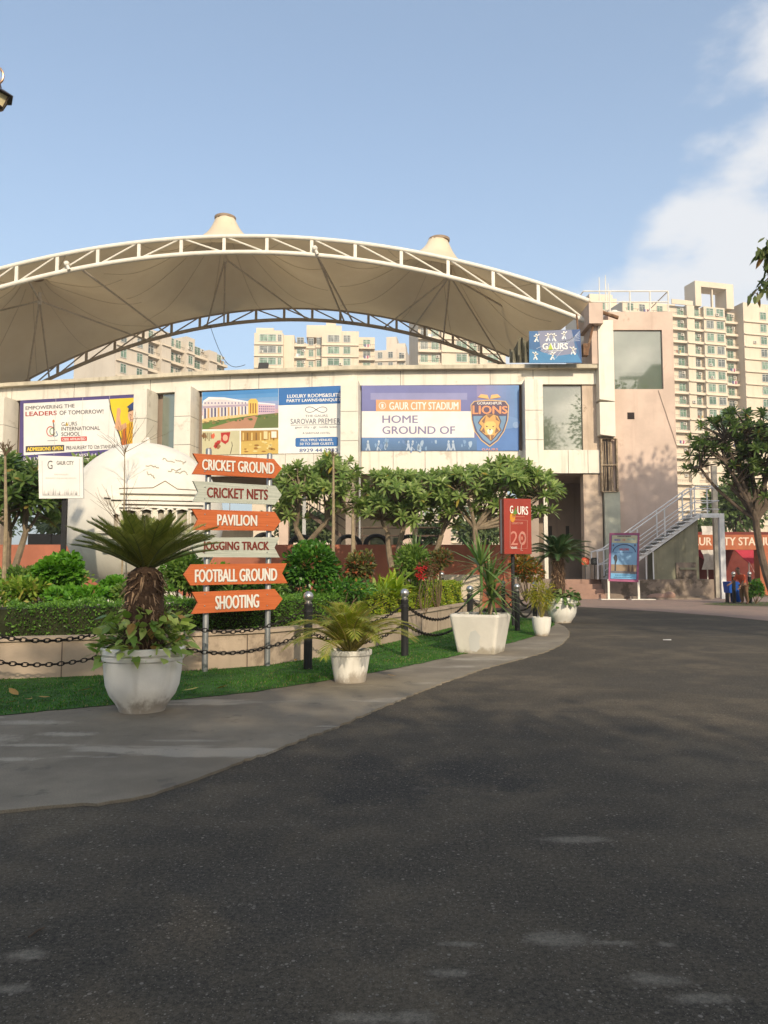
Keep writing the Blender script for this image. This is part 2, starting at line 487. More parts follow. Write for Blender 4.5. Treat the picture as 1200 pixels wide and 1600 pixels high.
def wavy(pts, amp, step, seed):
    """hand-laid edges: points every step metres, pushed about a little"""
    g = random.Random(seed); out = []
    for a, b in zip(pts[:-1], pts[1:]):
        n = max(1, int((b - a).length / step))
        for i in range(n):
            p = a.lerp(b, i / n); out.append(Vector((p.x + g.uniform(-amp, amp), p.y + g.uniform(-amp, amp), p.z)))
    return out + [pts[-1]]
back_side = [Vector((3.4, 25.5, 0)), Vector((0, 28, 0)), Vector((-16, 28, 0))]
ap = wavy(pix_poly(APRON_EDGE, 0.018), 0.022, 0.07, 3) + [Vector((p.x + 1.6 if i == 0 else p.x, p.y, 0.018)) for i, p in enumerate(back_side)]
sheet("pavement", ap, concrete_mat(), thick=0.03)
gr = wavy(pix_poly(GRASS_EDGE, 0.024), 0.02, 0.12, 5) + [Vector((p.x, p.y - 0.4, 0.024)) for p in back_side]
sheet("lawn", gr, lawn_mat())
# grass blades over the visible strip of lawn
def in_poly(px, py, poly):
    c = np.zeros(len(px), bool); n = len(poly)
    for i in range(n):
        x1, y1 = poly[i]; x2, y2 = poly[(i + 1) % n]
        k = ((y1 > py) != (y2 > py)) & (px < (x2 - x1) * (py - y1) / (y2 - y1 + 1e-12) + x1)
        c ^= k
    return c
def grass(name, poly, n, hmin, hmax, m, seed, holes=(), z=0.02):
    g = np.random.default_rng(seed)
    a = np.array(poly); lo, hi = a.min(0), a.max(0)
    X = g.uniform(lo[0], hi[0], n); Y = g.uniform(lo[1], hi[1], n)
    k = in_poly(X, Y, poly)
    for h in holes: k &= ~in_poly(X, Y, h)
    X, Y = X[k], Y[k]; n = len(X)
    thin = np.sin(X * 2.3 + 2 * np.sin(Y * 1.7)) * np.sin(Y * 3.9 + 1.1 * np.sin(X * 3.3)) + .5 * np.sin(X * 9.1 + Y * 7.3)
    k = g.uniform(-1.5, .2, n) < thin + .35; X, Y = X[k], Y[k]; n = len(X)
    P = np.stack([X, Y, np.full(n, z)], 1)
    az_ = g.uniform(0, 2 * np.pi, n)
    D = np.stack([np.cos(az_) * .45, np.sin(az_) * .45, np.ones(n)], 1)
    U = np.stack([np.cos(az_ + .6), np.sin(az_ + .6), np.zeros(n)], 1)
    patch = 0.7 + 0.3 * np.sin(X * 3.1 + 1.3 * np.sin(Y * 2.3)) * np.sin(Y * 2.7)
    V, Q = leaves(P, D, U, g.uniform(hmin, hmax, n) * patch, g.uniform(.006, .010, n), rows=((0, 1), (.6, .7), (1, .08)), droop=.35)
    o = np_mesh(name, V, Q, m)
    return tag(o, None, None, kind='stuff')
M_GRASS = leafmat("grass_blades", (0.034, 0.120, 0.012), (0.100, 0.255, 0.028), 0.45, 0.5, c3=(0.26, 0.22, 0.09), p3=0.09)
lawn_poly = [(p.x, p.y) for p in gr]
hole = [(p.x, p.y) for p in wallpts]
grass("lawn_grass", [(x, y) for x, y in lawn_poly], 520000, 0.035, 0.075, M_GRASS, 11, holes=[hole])
# forecourt paving in front of the building
FORE = [(700, 944), (890, 947.5), (960, 951), (1040, 956), (1120, 962), (1200, 970), (1330, 982)]
fp = [gnd(x, y, 0.006) for x, y in FORE]
sheet("forecourt", fp + [Vector((24, 42.5, 0.006)), Vector((2.2, 42.5, 0.006))], pavers_mat())
vp = [gnd(x, y, 0.010) for x, y in ((1095, 944), (1130, 946.5), (1200, 947.5), (1290, 948), (1290, 941), (1180, 940.5), (1120, 942))]
sheet("verge", vp, mat("verge_soil", (0.105, 0.095, 0.055), .95, .3, 3.0, stain=(0.05, 0.075, 0.02), stain_lo=.52, stain_scale=1.5))
grass("verge_grass", [(p.x, p.y) for p in vp], 1800, .05, .13, M_GRASS, 12)

# ================================================================== stadium building
M_CLAD = mat("cream_cladding", (0.66, 0.62, 0.53), 0.5, 0.05, 1.5, streak=(0.30, 0.26, 0.20), stain=(0.43, 0.38, 0.30), stain_lo=0.58, stain_scale=0.8)
M_COPING = mat("weathered_coping", (0.52, 0.47, 0.36), 0.8, 0.15, 1.3, streak=(0.20, 0.16, 0.10), stain=(0.30, 0.20, 0.09), stain_lo=0.58, stain_scale=0.9)
M_SEAM = mat("dark_seam", (0.05, 0.045, 0.04), 0.9)
M_PINK = mat("pink_render", (0.545, 0.425, 0.35), 0.9, 0.10, 0.7, bmp=0.15, bscale=25, streak=(0.44, 0.325, 0.26), stain=(0.40, 0.29, 0.22), stain_lo=0.60, stain_scale=0.7)
M_PEEL = mat("peeling_render", (0.50, 0.40, 0.31), 0.9, 0.15, 0.9, bmp=0.2, bscale=20, streak=(0.30, 0.22, 0.16), stain=(0.085, 0.05, 0.028), stain_lo=0.60, stain_scale=0.9)
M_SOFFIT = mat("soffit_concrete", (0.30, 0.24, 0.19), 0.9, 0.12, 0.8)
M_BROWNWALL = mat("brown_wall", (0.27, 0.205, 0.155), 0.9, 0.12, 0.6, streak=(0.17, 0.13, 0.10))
M_STEELGREY = mat("grey_steel", (0.36, 0.36, 0.35), 0.5, 0.1, 3, metal=0.3)
M_WHITESTEEL = mat("white_painted_steel", (0.66, 0.63, 0.55), 0.45, 0.06, 2.0, stain=(0.22, 0.12, 0.06), stain_lo=0.68, stain_scale=2.2)
def glass_mat(name, tint, rough=0.03):
    m, t, b, _ = nodes_of(name)
    c = mixc(t, ramp(t, noise(t, 0.5, 4), 0.35, 0.65), tuple(x * .8 for x in tint), tint)
    t.links.new(c, b.inputs['Base Color'])
    b.inputs['Roughness'].default_value = rough; b.inputs['Specular IOR Level'].default_value = 0.9
    b.inputs['IOR'].default_value = 1.9
    MATS[name] = m
    return m
M_GLASS = glass_mat("grey_green_glass", (0.115, 0.145, 0.108))
FAC = [(-170, 48.6), (15, 46.2), (235, 44.2), (298, 43.6), (550, 42.3), (829, 42.0), (940, 42.0)]
FP = [((px - CX) / F * Y / (1), Y) for px, Y in FAC]
FP = [Vector((at(px, 650, Y).x, Y)) for px, Y in FAC]
FN = []
for i in range(len(FP)):
    a = FP[max(i - 1, 0)]; b = FP[min(i + 1, len(FP) - 1)]
    d = (b - a).normalized(); FN.append(Vector((d.y, -d.x)))
Z_COP, Z_FAS, Z_BAN, Z_SILL, Z_SOF = 12.77, 12.55, 11.74, 8.04, 6.78
bld = thing("stadium_building", "cream clad stadium building with advertising banners between its pillars", "building", (-6, 44, 0))
def strip(b, i0, i1, front, back, z0, z1):
    for i in range(i0, i1):
        A, B, n, m = FP[i], FP[i + 1], FN[i], FN[i + 1]
        p = [A + n * front, B + m * front, B + m * back, A + n * back]
        b.hexa([(q.x, q.y, z0) for q in p] + [(q.x, q.y, z1) for q in p])
def fac_plane(i): return vplane((*FP[i], 0), (*FP[i + 1], 0))
def fac_x(px):
    for i in range(len(FAC) - 1):
        if px <= FAC[i + 1][0]: break
    return hit(px, 650, fac_plane(i)).to_2d(), fac_plane(i)[1].to_2d(), i
b = MB(); strip(b, 0, 6, 0.55, -0.5, Z_FAS + .003, Z_COP); b.build("coping", M_COPING, bld)
b = MB(); strip(b, 0, 6, 0.15, -0.4, Z_BAN, Z_FAS)
b.cm = 1
for px in (-60, 20, 117, 236, 360, 405, 488, 626, 766, 833):
    p, n, i = fac_x(px); t = Vector((-n.y, n.x))
    q = [p + n * .154 - t * .012, p + n * .154 + t * .012, p + n * .10 + t * .012, p + n * .10 - t * .012]
    b.hexa([(v.x, v.y, Z_BAN - .004) for v in q] + [(v.x, v.y, Z_FAS) for v in q])
b.build("fascia", [M_CLAD, M_SEAM], bld)
b = MB(); strip(b, 0, 6, 0.05, -0.4, Z_SOF + .02, Z_SILL)
b.cm = 1
for a0, a1 in ((-170, 0), (31, 219), (315, 536), (565, 812), (846, 939)):
    n_ = max(1, round((a1 - a0) / 46.5))
    if a0 == 846: cuts = [846, 885.5, 916, 939]
    else: cuts = [a0 + (a1 - a0) * k / n_ for k in range(n_ + 1)]
    b.cm = 0
    for c0, c1 in zip(cuts[:-1], cuts[1:]):
        p, n, i = fac_x(c0 + .35); q, n2, _ = fac_x(c1 - .35)
        v = [p + n * .17, q + n * .17, q + n * .06, p + n * .06]
        b.hexa([(w.x, w.y, Z_SOF) for w in v] + [(w.x, w.y, Z_SILL + .02) for w in v])
sill = b.build("sill_cladding", [M_CLAD, M_SEAM], bld)
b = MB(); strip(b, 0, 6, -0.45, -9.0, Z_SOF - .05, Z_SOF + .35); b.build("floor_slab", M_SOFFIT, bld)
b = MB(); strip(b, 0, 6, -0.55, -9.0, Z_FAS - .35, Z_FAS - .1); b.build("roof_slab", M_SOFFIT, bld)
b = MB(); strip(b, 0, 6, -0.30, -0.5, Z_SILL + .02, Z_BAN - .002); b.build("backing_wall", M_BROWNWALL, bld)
# clad pillars standing proud of the front: three panels each
for k, px in enumerate((15, 235, 298, 550, 829)):
    i = [f[0] for f in FAC].index(px); c, n = FP[i], FN[i]; t = Vector((-n.y, n.x))
    w = 0.48 if px > 30 else 0.55; fr = 1.15
    if px == 235: w = 0.42
    b = MB()
    def blk(z0, z1, f, bk, ww):
        q = [c + n * f - t * ww, c + n * f + t * ww, c + n * bk + t * ww, c + n * bk - t * ww]
        b.hexa([(v.x, v.y, z0) for v in q] + [(v.x, v.y, z1) for v in q])
    for z0, z1 in ((Z_SOF - .02, 8.45), (8.475, 10.06), (10.085, 11.77)): blk(z0, z1, fr, -.1, w)
    b.cm = 1; blk(Z_SOF, 11.73, fr - .03, -.12, w - .03)
    b.build("pillar", [M_CLAD, M_SEAM], bld)
    b = MB(); blk(0, Z_SOF - .05, fr - .45, fr - .95, .24); b.build("column", M_SOFFIT, bld)
for px, off, w, m in ((462, -2.2, .10, M_STEELGREY), (636, -3.5, .28, M_PINK), (700, -3.5, .28, M_PINK), (420, -3.5, .28, M_PINK), (852, -.4, .10, M_CLAD), (830, -3.5, .2, M_CLAD)):
    p, n, i = fac_x(px); c = p + n * off
    b = MB(); b.box((c.x - w, c.y - w, 0), (c.x + w, c.y + w, Z_SOF - .06)); b.build("column", m, bld)
b = MB()
p = hit(562.5, 650, fac_plane(4)); b.tube([(p.x, p.y - .30, 11.4), (p.x, p.y - .30, 0.3)], .055, 8)
b.build("drain_pipe", M_STEELGREY, bld)
# glazing
def pane(px0, px1, z0, z1, i, off, m, name, mull=()):
    pl = fac_plane(i); A = hit(px0, 650, pl, off); B = hit(px1, 650, pl, off)
    n = pl[1]
    b = MB(); q = [A, B, B - n * .05, A - n * .05]
    b.hexa([(v.x, v.y, z0) for v in q] + [(v.x, v.y, z1) for v in q])
    o = b.build(name, m, bld)
    f = MB()
    for px in (px0, px1) + tuple(mull):
        c = hit(px, 650, pl, off + .04); t = Vector((-n.y, n.x, 0)) * .035
        q = [c - t, c + t, c + t - n * .12, c - t - n * .12]
        f.hexa([(v.x, v.y, z0) for v in q] + [(v.x, v.y, z1) for v in q])
    for za, zb in ((z0, z0 + .07), (z1 - .07, z1)):
        a_, c_ = hit(px0, 650, pl, off + .035), hit(px1, 650, pl, off + .035); q = [a_, c_, c_ - n * .09, a_ - n * .09]
        f.hexa([(v.x, v.y, za + .002) for v in q] + [(v.x, v.y, zb - .002) for v in q])
    f.build("window_frame", M_STEELGREY, o)
    return o
pane(254, 283, Z_SILL + .03, Z_BAN - .01, 2, -.12, M_GLASS, "window")
pane(846, 909, Z_SILL + .03, Z_BAN - .01, 5, -.12, M_GLASS, "window")
# pink render beside the right-hand window, the porch under it and its brown inner walls
pl5 = fac_plane(5)
b = MB(); A, B = hit(910, 650, pl5), hit(938, 650, pl5)
b.box((A.x, 41.97, Z_SILL + .03), (B.x, 42.25, Z_BAN - .005)); b.build("wall_pier", M_PEEL, bld)
b = MB(); A, B = hit(912, 800, pl5), hit(941, 800, pl5)
b.box((A.x, 41.95, 0.6), (B.x, 42.6, Z_SOF - .06)); b.build("wall_pier", M_PEEL, bld)
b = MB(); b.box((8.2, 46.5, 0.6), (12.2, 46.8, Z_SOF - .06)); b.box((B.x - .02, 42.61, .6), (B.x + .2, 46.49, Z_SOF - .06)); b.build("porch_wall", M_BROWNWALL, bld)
for x in (10.08, 11.12):
    b = MB(); b.box((x - .1, 46.47, 3.45), (x + .1, 46.498, 4.15)); b.build("window_slot", M_SEAM, bld)
# ground floor rear rooms seen between the columns
M_CREAMWALL = mat("cream_wall", (0.62, 0.53, 0.40), 0.9, 0.12, 0.8, streak=(0.42, 0.34, 0.25))
b = MB(); b.box((-3.2, 50.0, 0), (2.2, 50.3, Z_SOF - .06)); b.build("rear_wall", M_CREAMWALL, bld)
b = MB(); b.box((-14.0, 52.5, 0), (-9.0, 52.8, 4.2)); b.build("rear_wall", M_CREAMWALL, bld)
for x in (-2.4, -.9, .6):
    b = MB(); b.box((x, 49.93, 1.2), (x + .9, 49.99, 3.6)); w = b.build("window", M_GLASS, bld)
# stair tower with the big corner window
def tz(py, Y=42.0): return CAMZ + ray(600, py).z * Y
def tx(px, Y=42.0, py=700): return at(px, py, Y).x
X0, X1 = tx(955), tx(1057)
wx0, wx1, wz0, wz1 = tx(962), tx(1039.5), tz(608), tz(515.5)
zt = tz(487)
b = MB()
b.box((X0, 42, 0), (wx0, 50, zt)); b.box((wx1, 42, 0), (X1, 50, zt))
b.box((wx0, 42, 0), (wx1, 50, wz0)); b.box((wx0, 42, wz1), (wx1, 50, zt)); b.box((wx0, 46, wz0), (wx1, 50, wz1))
tower_wall = b.build("tower_wall", M_PINK, bld)
b = MB(); b.box((wx0, 42.14, wz0), (wx1, 42.2, wz1)); tw = b.build("tower_window", M_GLASS, bld)
b = MB()
for a, c in (((wx0, 42.06, wz0), (wx0 + .06, 42.139, wz1)), ((wx1 - .06, 42.06, wz0), (wx1, 42.139, wz1)), ((wx0 + .06, 42.06, wz1 - .07), (wx1 - .06, 42.139, wz1)), ((wx0 + .06, 42.06, wz0), (wx1 - .06, 42.139, wz0 + .07))): b.box(a, c)
xm = tx(1006); b.box((xm - .012, 42.12, wz0 + .07), (xm + .012, 42.139, wz1 - .07))
b.build("window_frame", mat("brown_frame", (0.10, 0.065, 0.05), 0.6), tw)
b = MB(); hx0, hx1 = tx(981.5), tx(992.5); b.box((hx0, 41.985, tz(655)), (hx1, 41.999, tz(644.5))); b.build("vent_hole", mat("dark_hole", (0.03, 0.022, 0.02), 0.9), bld)
# tall white panel at the corner, its torn lower end and the rusty rack and green sheet below
cx0, cx1 = tx(938.5, 41.3), tx(962.5, 41.3)
b = MB()
for z0, z1 in ((tz(627, 41.3), tz(500, 41.3)), (tz(682, 41.3), tz(628, 41.3))):
    b.hexa([(cx0, 41.3, z0 + .12), (cx1, 41.3, z0), (cx1, 41.99, z0), (cx0, 41.99, z0 + .12)] + [(cx0, 41.3, z1), (cx1, 41.3, z1), (cx1, 41.99, z1), (cx0, 41.99, z1)])
b.build("corner_panel", M_CLAD, bld)
M_RUST = mat("rusty_iron", (0.16, 0.085, 0.045), 0.85, 0.35, 6, stain=(0.30, 0.24, 0.17), stain_lo=0.55, stain_scale=4)
b = MB()
rz0, rz1 = tz(768, 41.6), tz(685, 41.6); rx0, rx1 = tx(940, 41.6), tx(964, 41.6)
for x in (rx0, rx1): b.box((x - .04, 41.6, rz0), (x + .04, 41.9, rz1))
for z in (rz0, (rz0 + rz1) / 2, rz1): b.box((rx0 + .041, 41.62, z - .03), (rx1 - .041, 41.88, z + .03))
g = random.Random(4)
for k in range(7): b.tube([(rx0 + .1 + .09 * k + g.uniform(-.03, .03), 41.7, rz0), (rx0 + .1 + .09 * k + g.uniform(-.09, .09), 41.8, rz1)], .025, 6)
b.build("cable_rack", mat("dusty_cables", (0.30, 0.23, 0.155), .85, .35, 6, stain=(0.09, .06, .035), stain_lo=.58, stain_scale=4), bld)
b = MB(); b.box((tx(943, 41.7), 41.7, .9), (tx(967, 41.7), 41.98, tz(768.5, 41.7))); b.build("cover_sheet", mat("grey_green_sheet", (0.40, 0.41, 0.33), 0.7, 0.12, 1.2, streak=(0.18, 0.18, 0.13)), bld)
b = MB(); g = random.Random(9); pts = []
for k in range(9):
    a = k / 8; pts.append((tx(1031 + 28 * a), 41.97, tz(610 + 92 * a) + g.uniform(-.02, .02)))
b.tube(pts, .014, 5); b.build("cable", M_SOFFIT, bld)
# concrete bearing block of the canopy, with its steel bracket
b = MB(); b.box((tx(924, 41), 40.9, tz(506, 41)), (tx(946, 41), 43.2, tz(474, 41)))
b.box((tx(928, 41.4), 41.4, Z_COP), (tx(937.5, 41.4), 43, tz(506.4, 41.4))); b.build("bearing_block", M_PINK, bld)
b = MB()
b.tube([(tx(932, 41.2), 41.2, tz(510)), (tx(920, 41.2), 41.2, tz(560))], .07, 6)
b.box((tx(914, 41.2), 41.1, tz(562)), (tx(922, 41.2), 41.5, tz(544)))
b.tube([(tx(905, 41), 41.0, tz(500)), (tx(909, 41), 41.0, tz(570))], .05, 6)
b.tube([(tx(946, 41), 41.2, tz(495)), (tx(974, 41), 41.4, tz(502))], .11, 8); b.build("steel_bracket", M_RUST, bld)

# flat roof things: railing, tank, rods, floodlight
rl = thing("roof_railing", "thin white pipe railing round the flat roof of the pink stair tower", "railing", (14, 42.4, zt))
b = MB(); rt = tz(453)
rx = [tx(918), tx(960), tx(992), tx(1024), tx(1053)]
for y in (42.2, 49.5):
    for z in ((rt, (rt + zt) / 2) if y < 43 else (rt,)): b.tube([(rx[0], y, z), (rx[-1], y, z)], .035, 6)
for x in (rx[0], rx[-1]):
    b.tube([(x, 42.2, rt), (x, 49.5, rt)], .035, 6)
b.build("rail", M_WHITESTEEL, rl)
for x in rx[1:]:
    b = MB(); b.tube([(x, 42.2, zt), (x, 42.2, rt)], .04, 6); b.build("post", M_WHITESTEEL, rl)
    b = MB(); b.tube([(x, 49.5, zt), (x, 49.5, rt)], .04, 6); b.build("post", M_WHITESTEEL, rl)
tk = thing("water_tank", "white ribbed plastic water tank on the pink tower roof", "tank", (tx(966, 46), 46, zt))
b = MB(); b.lathe([(.72, 0), (.72, .3), (.74, .33), (.72, .36), (.72, .7), (.74, .73), (.72, .76), (.70, 1.05), (.45, 1.28), (.2, 1.35)], (tx(964, 46), 46, zt), 24)
b.build("tank_body", mat("white_plastic", (0.68, 0.66, 0.60), 0.5, 0.06, 1.0), tk, smooth=True)
b = MB(); b.lathe([(.2, 1.33), (.22, 1.36), (.22, 1.42), (.05, 1.44)], (tx(964, 46), 46, zt), 16); b.build("lid", mat("white_plastic", (0, 0, 0)), tk)
for k, (px, top, lab) in enumerate(((942, 433, "shortest thin white antenna rod nearest the canopy end"), (952, 430, "tallest thin white antenna rod above the water tank"), (956, 443, "white antenna rod with a thick foot beside the railing"))):
    b = MB(); z0 = tz(487, 43.5); b.tube([(tx(px, 43.5), 43.5, z0), (tx(px, 43.5), 43.5, tz((top + 487) / 2, 43.5)), (tx(px, 43.5), 43.5, tz(top, 43.5))], [.045, .035, .018], 6)
    tag(b.build("antenna_rod", M_WHITESTEEL), lab, "antenna", "rods on the tower roof")
fl = thing("floodlight", "small black floodlight on the building parapet", "floodlight", (*fac_x(410)[0], Z_COP))
p, n, i = fac_x(410); b = MB()
b.hexa([(p.x - .28, p.y - .1, Z_COP + .12), (p.x + .28, p.y - .1, Z_COP + .12), (p.x + .28, p.y + .15, Z_COP + .12), (p.x - .28, p.y + .15, Z_COP + .12), (p.x - .24, p.y - .02, Z_COP + .50), (p.x + .32, p.y - .02, Z_COP + .50), (p.x + .30, p.y + .18, Z_COP + .48), (p.x - .24, p.y + .18, Z_COP + .48)])
b.build("lamp_housing", mat("black_metal", (0.02, 0.02, 0.021), 0.45, 0.1, 5), fl)
b = MB(); b.tube([(p.x - .2, p.y, Z_COP), (p.x - .2, p.y, Z_COP + .14)], .02, 6); b.tube([(p.x + .2, p.y, Z_COP), (p.x + .2, p.y, Z_COP + .14)], .02, 6); b.tube([(p.x - .2, p.y, Z_COP + .02), (p.x + .2, p.y, Z_COP + .02)], .02, 6); b.build("bracket", mat("black_metal", 0), fl)

# ================================================================== canopy
M_FABRIC_m, t, bb, out = nodes_of("membrane_fabric")
c = mixc(t, ramp(t, noise(t, 0.35, 5), 0.35, 0.7), (0.66, 0.55, 0.385), (0.73, 0.635, 0.47))
t.links.new(c, bb.inputs['Base Color']); bb.inputs['Roughness'].default_value = 0.6
trn = t.nodes.new('ShaderNodeBsdfTranslucent'); trn.inputs[0].default_value = (0.62, 0.50, 0.30, 1)
mxs = t.nodes.new('ShaderNodeMixShader'); mxs.inputs[0].default_value = 0.17
t.links.new(bb.outputs[0], mxs.inputs[1]); t.links.new(trn.outputs[0], mxs.inputs[2]); t.links.new(mxs.outputs[0], out.inputs[0])
M_FABRIC = M_FABRIC_m
M_SEAMFAB = mat("membrane_seam", (0.40, 0.32, 0.22), 0.7)
RIBN = 11
CONES = [(-10.36, 48.5, 24.40), (3.59, 48.5, 22.95), (-22.8, 48.5, 20.5)]
def nb(s): return (-7.84 + 19.6 * s, 42.0, 20.26 - 3.84 * s * s)
def fbm(s): return (-6.7 + 16.4 * s, 55.0, 20.68 - 3.85 * s * s)
def fab(s, t_):
    a, c = nb(s), fbm(s)
    x = a[0] + (c[0] - a[0]) * t_; y = 42 + 13 * t_; z = a[2] + (c[2] - a[2]) * t_
    zb = z
    z -= 0.22 * math.sin(math.pi * t_) * (0.5 + .5 * math.cos(2 * math.pi * (x + 10.0) / 13.0 + math.pi))
    for cx, cy, cz in CONES:
        r = math.hypot(x - cx, y - cy)
        zc = zb_at(cx); A = cz - zc
        if r < 6.6:
            w = 1 - max(0, min(1, (r - 1.5) / 5.0)); w = w * w * (3 - 2 * w)
            th = math.atan2(y - cy, x - cx)
            z += A * (0.62 / max(r, 0.62)) ** 0.47 * w * (1 - .010 * min(1, r) * abs(math.sin(7 * th)))
    return (x, y, z)
_zb = {}
def zb_at(cx):
    if cx not in _zb:
        s = (cx + 7.27) / 18.0
        _zb[cx] = (nb(s)[2] + fbm(s)[2]) / 2
    return _zb[cx]
cv = thing("tensile_canopy", "big cream membrane canopy with conical peaks on white arched trusses", "canopy", (-7.5, 42, 12.6))
NSX, NTY = 230, 84
V = [fab(-1.36 + 2.36 * i / NSX, j / NTY) for j in range(NTY + 1) for i in range(NSX + 1)]
Q = [(j * (NSX + 1) + i, j * (NSX + 1) + i + 1, (j + 1) * (NSX + 1) + i + 1, (j + 1) * (NSX + 1) + i) for j in range(NTY) for i in range(NSX)]
fabric = np_mesh("membrane", V, Q, M_FABRIC, cv, smooth=True)
for cx, cy, cz in CONES:
    b = MB(); b.lathe([(.58, -.14), (.68, -.12), (.70, .02), (.65, .05), (.58, .03)], (cx, cy, cz), 28)
    b.build("peak_ring", mat("brown_ring", (0.26, 0.19, 0.13), 0.6), cv)
def fab_xy(x, y):
    t_ = (y - 42) / 13; s = (x + 7.84 - 1.14 * t_) / (19.6 - 3.2 * t_)
    return fab(s, t_) if -1.36 <= s <= 1 and 0 <= t_ <= 1 else None
for cx, cy, cz in CONES:
    b = MB()
    for k in range(RIBN):
        th = 2 * math.pi * k / RIBN + .22; pts = []
        for j in range(40):
            r = .8 + j * .3
            if r > 9 or abs(r * math.cos(th)) > 6.7: break
            p = fab_xy(cx + r * math.cos(th), cy + r * math.sin(th))
            if p is None: break
            pts.append((p[0], p[1], p[2] - .05))
        if len(pts) > 2: b.tube([pts[0], pts[len(pts) // 2], pts[-1]] if 0 else pts, .011, 4)
    b.build("rib_seam", M_SEAMFAB, cv)
def truss(fn_top, fn_bot, xs, r1, r2, y, name, peak, rs=.055, M_WHITESTEEL=M_WHITESTEEL):
    tr = MB()
    X = np.linspace(xs[0], xs[-1], 60)
    tr.tube([(x, y, fn_top(x)) for x in X], r1, 10); tr.build(name + "_top_chord", M_WHITESTEEL, cv, smooth=True)
    tr = MB(); tr.tube([(x, y, fn_bot(x)) for x in X], r2, 10); tr.build(name + "_bottom_chord", M_WHITESTEEL, cv, smooth=True)
    tr = MB()
    for x in xs[1:-1]: tr.box((x - .09, y - .05, fn_bot(x)), (x + .09, y + .05, fn_top(x)))
    for a, c in zip(xs[:-1], xs[1:]):
        if c <= peak + .1: tr.tube([(a, y, fn_bot(a)), (c, y, fn_top(c))], rs, 6)
        else: tr.tube([(a, y, fn_top(a)), (c, y, fn_bot(c))], rs, 6)
    tr.build(name + "_web", M_WHITESTEEL, cv)
px_v = [-540, -468, -395, -322, -250, -180, -110, -40, 27, 90, 153, 217, 283, 350, 417, 487, 555, 627, 700, 770, 840, 918]
xs = [at(p, 400, 42).x for p in px_v]
truss(lambda x: 20.26 - .0100 * (x + 7.84) ** 2, lambda x: 19.33 - .01087 * (x + 7.84) ** 2, xs, .125, .135, 42.0, "front_truss", at(300, 400, 42).x, .05)
xs2 = [-29.98 + 2.06 * k for k in range(20)]
truss(lambda x: 20.68 - .0143 * (x + 6.7) ** 2, lambda x: 19.81 - .0141 * (x + 6.7) ** 2, xs2, .10, .13, 55.05, "rear_truss", -8.0, .05, mat("shaded_truss_steel", (0.40, 0.35, 0.285), .6, .12, 1.5))  # rear truss darkened by colour: the shade under the membrane is put in
def fbz(x): return 19.33 - .01087 * (x + 7.84) ** 2
def rbz(x): return 19.81 - .0141 * (x + 6.7) ** 2
b = MB()
def strut(pxa, pxb, ra=.07, ya=42.3, yb=54.9):
    xa, xb = at(pxa, 400, ya).x, at(pxb, 500, yb).x
    b.tube([(xa, ya, fbz(xa)), (xb, yb, rbz(xb))], ra, 7)
for a, c in ((130, 263), (497, 538), (497, 552)): strut(a, c, .065)
def hub(px, py, Y, ends):
    h = at(px, py, Y)
    b.tube([h - Vector((0, 0, .25)), h + Vector((0, 0, .5))], .12, 8)
    for q in ends:
        xb = at(q, 500, 54.9).x; b.tube([h, (xb, 54.9, rbz(xb))], .06, 6)
hub(62, 470, 45.0, (45, 80, 230)); hub(352, 404, 44.5, (323, 350, 480)); hub(703, 431, 44.5, (600, 640, 692, 787))
b.tube([at(62, 470, 45.0), at(43, 436, 42.1)], .07, 6); b.tube([at(62, 470, 45), at(-60, 500, 50)], .06, 6)
b.tube([at(703, 431, 44.5), at(850, 516, 52)], .06, 6)
b.build("strut", mat("shade_grey_steel", (0.48, 0.43, 0.36), 0.6), cv)
for px, py in ((104, 412), (492, 388)):
    b = MB(); p = at(px, py, 41.8); b.ball(p, .16, 10, 6); b.tube([p, p + Vector((.15, 0, -.35))], .09, 8)
    b.build("spotlight", M_WHITESTEEL, cv)
# canvas gathered at the corner of the roof
b = MB(); g = random.Random(2)
tarp = []
for i in range(13):
    for j in range(7):
        a, h = i / 12, j / 6
        p = at(796 + 32 * a, 567 - (22 + 22 * a) * h * (1 - .2 * math.sin(a * 9)), 43.6 + .35 * math.sin(a * 22 + h * 2) + .25 * h)
        tarp.append(p)
b.add(tarp, [(j + 7 * i, j + 1 + 7 * i, j + 8 + 7 * i, j + 7 + 7 * i) for i in range(12) for j in range(6)])
o = b.build("tarpaulin", mat("grey_green_canvas", (0.20, 0.19, 0.135), 0.9, 0.25, 1.5), smooth=True)
tag(o, "crumpled grey green tarpaulin beside the blue flex banner on the roof edge", "tarpaulin")
# slack cable over the roof
b = MB(); q0, q1 = at(328, 508, 53), at(383, 570, 45)
b.tube([q0.lerp(q1, k / 14) - Vector((0, 0, 1.2 * math.sin(math.pi * k / 14))) for k in range(15)], .018, 5)
tag(b.build("overhead_cable", M_SEAM), "thin black cable hanging slack from the canopy to the parapet", "cable")

# ================================================================== banners on the building
WHITE, PURPLE, NAVY = (238, 236, 228), (88, 78, 128), (40, 60, 110)
def board(name, label, plane, pts, thick, m, part, cat_="banner", off=0.0, group=None):
    p = [hit(x, y, plane, off) for x, y in pts]
    base = Vector((sum(v.x for v in p) / len(p), sum(v.y for v in p) / len(p), min(v.z for v in p)))
    th = thing(name, label, cat_, base, group)
    b = MB(); b.prism(p, -plane[1] * thick); b.build(part, m, th)
    return th
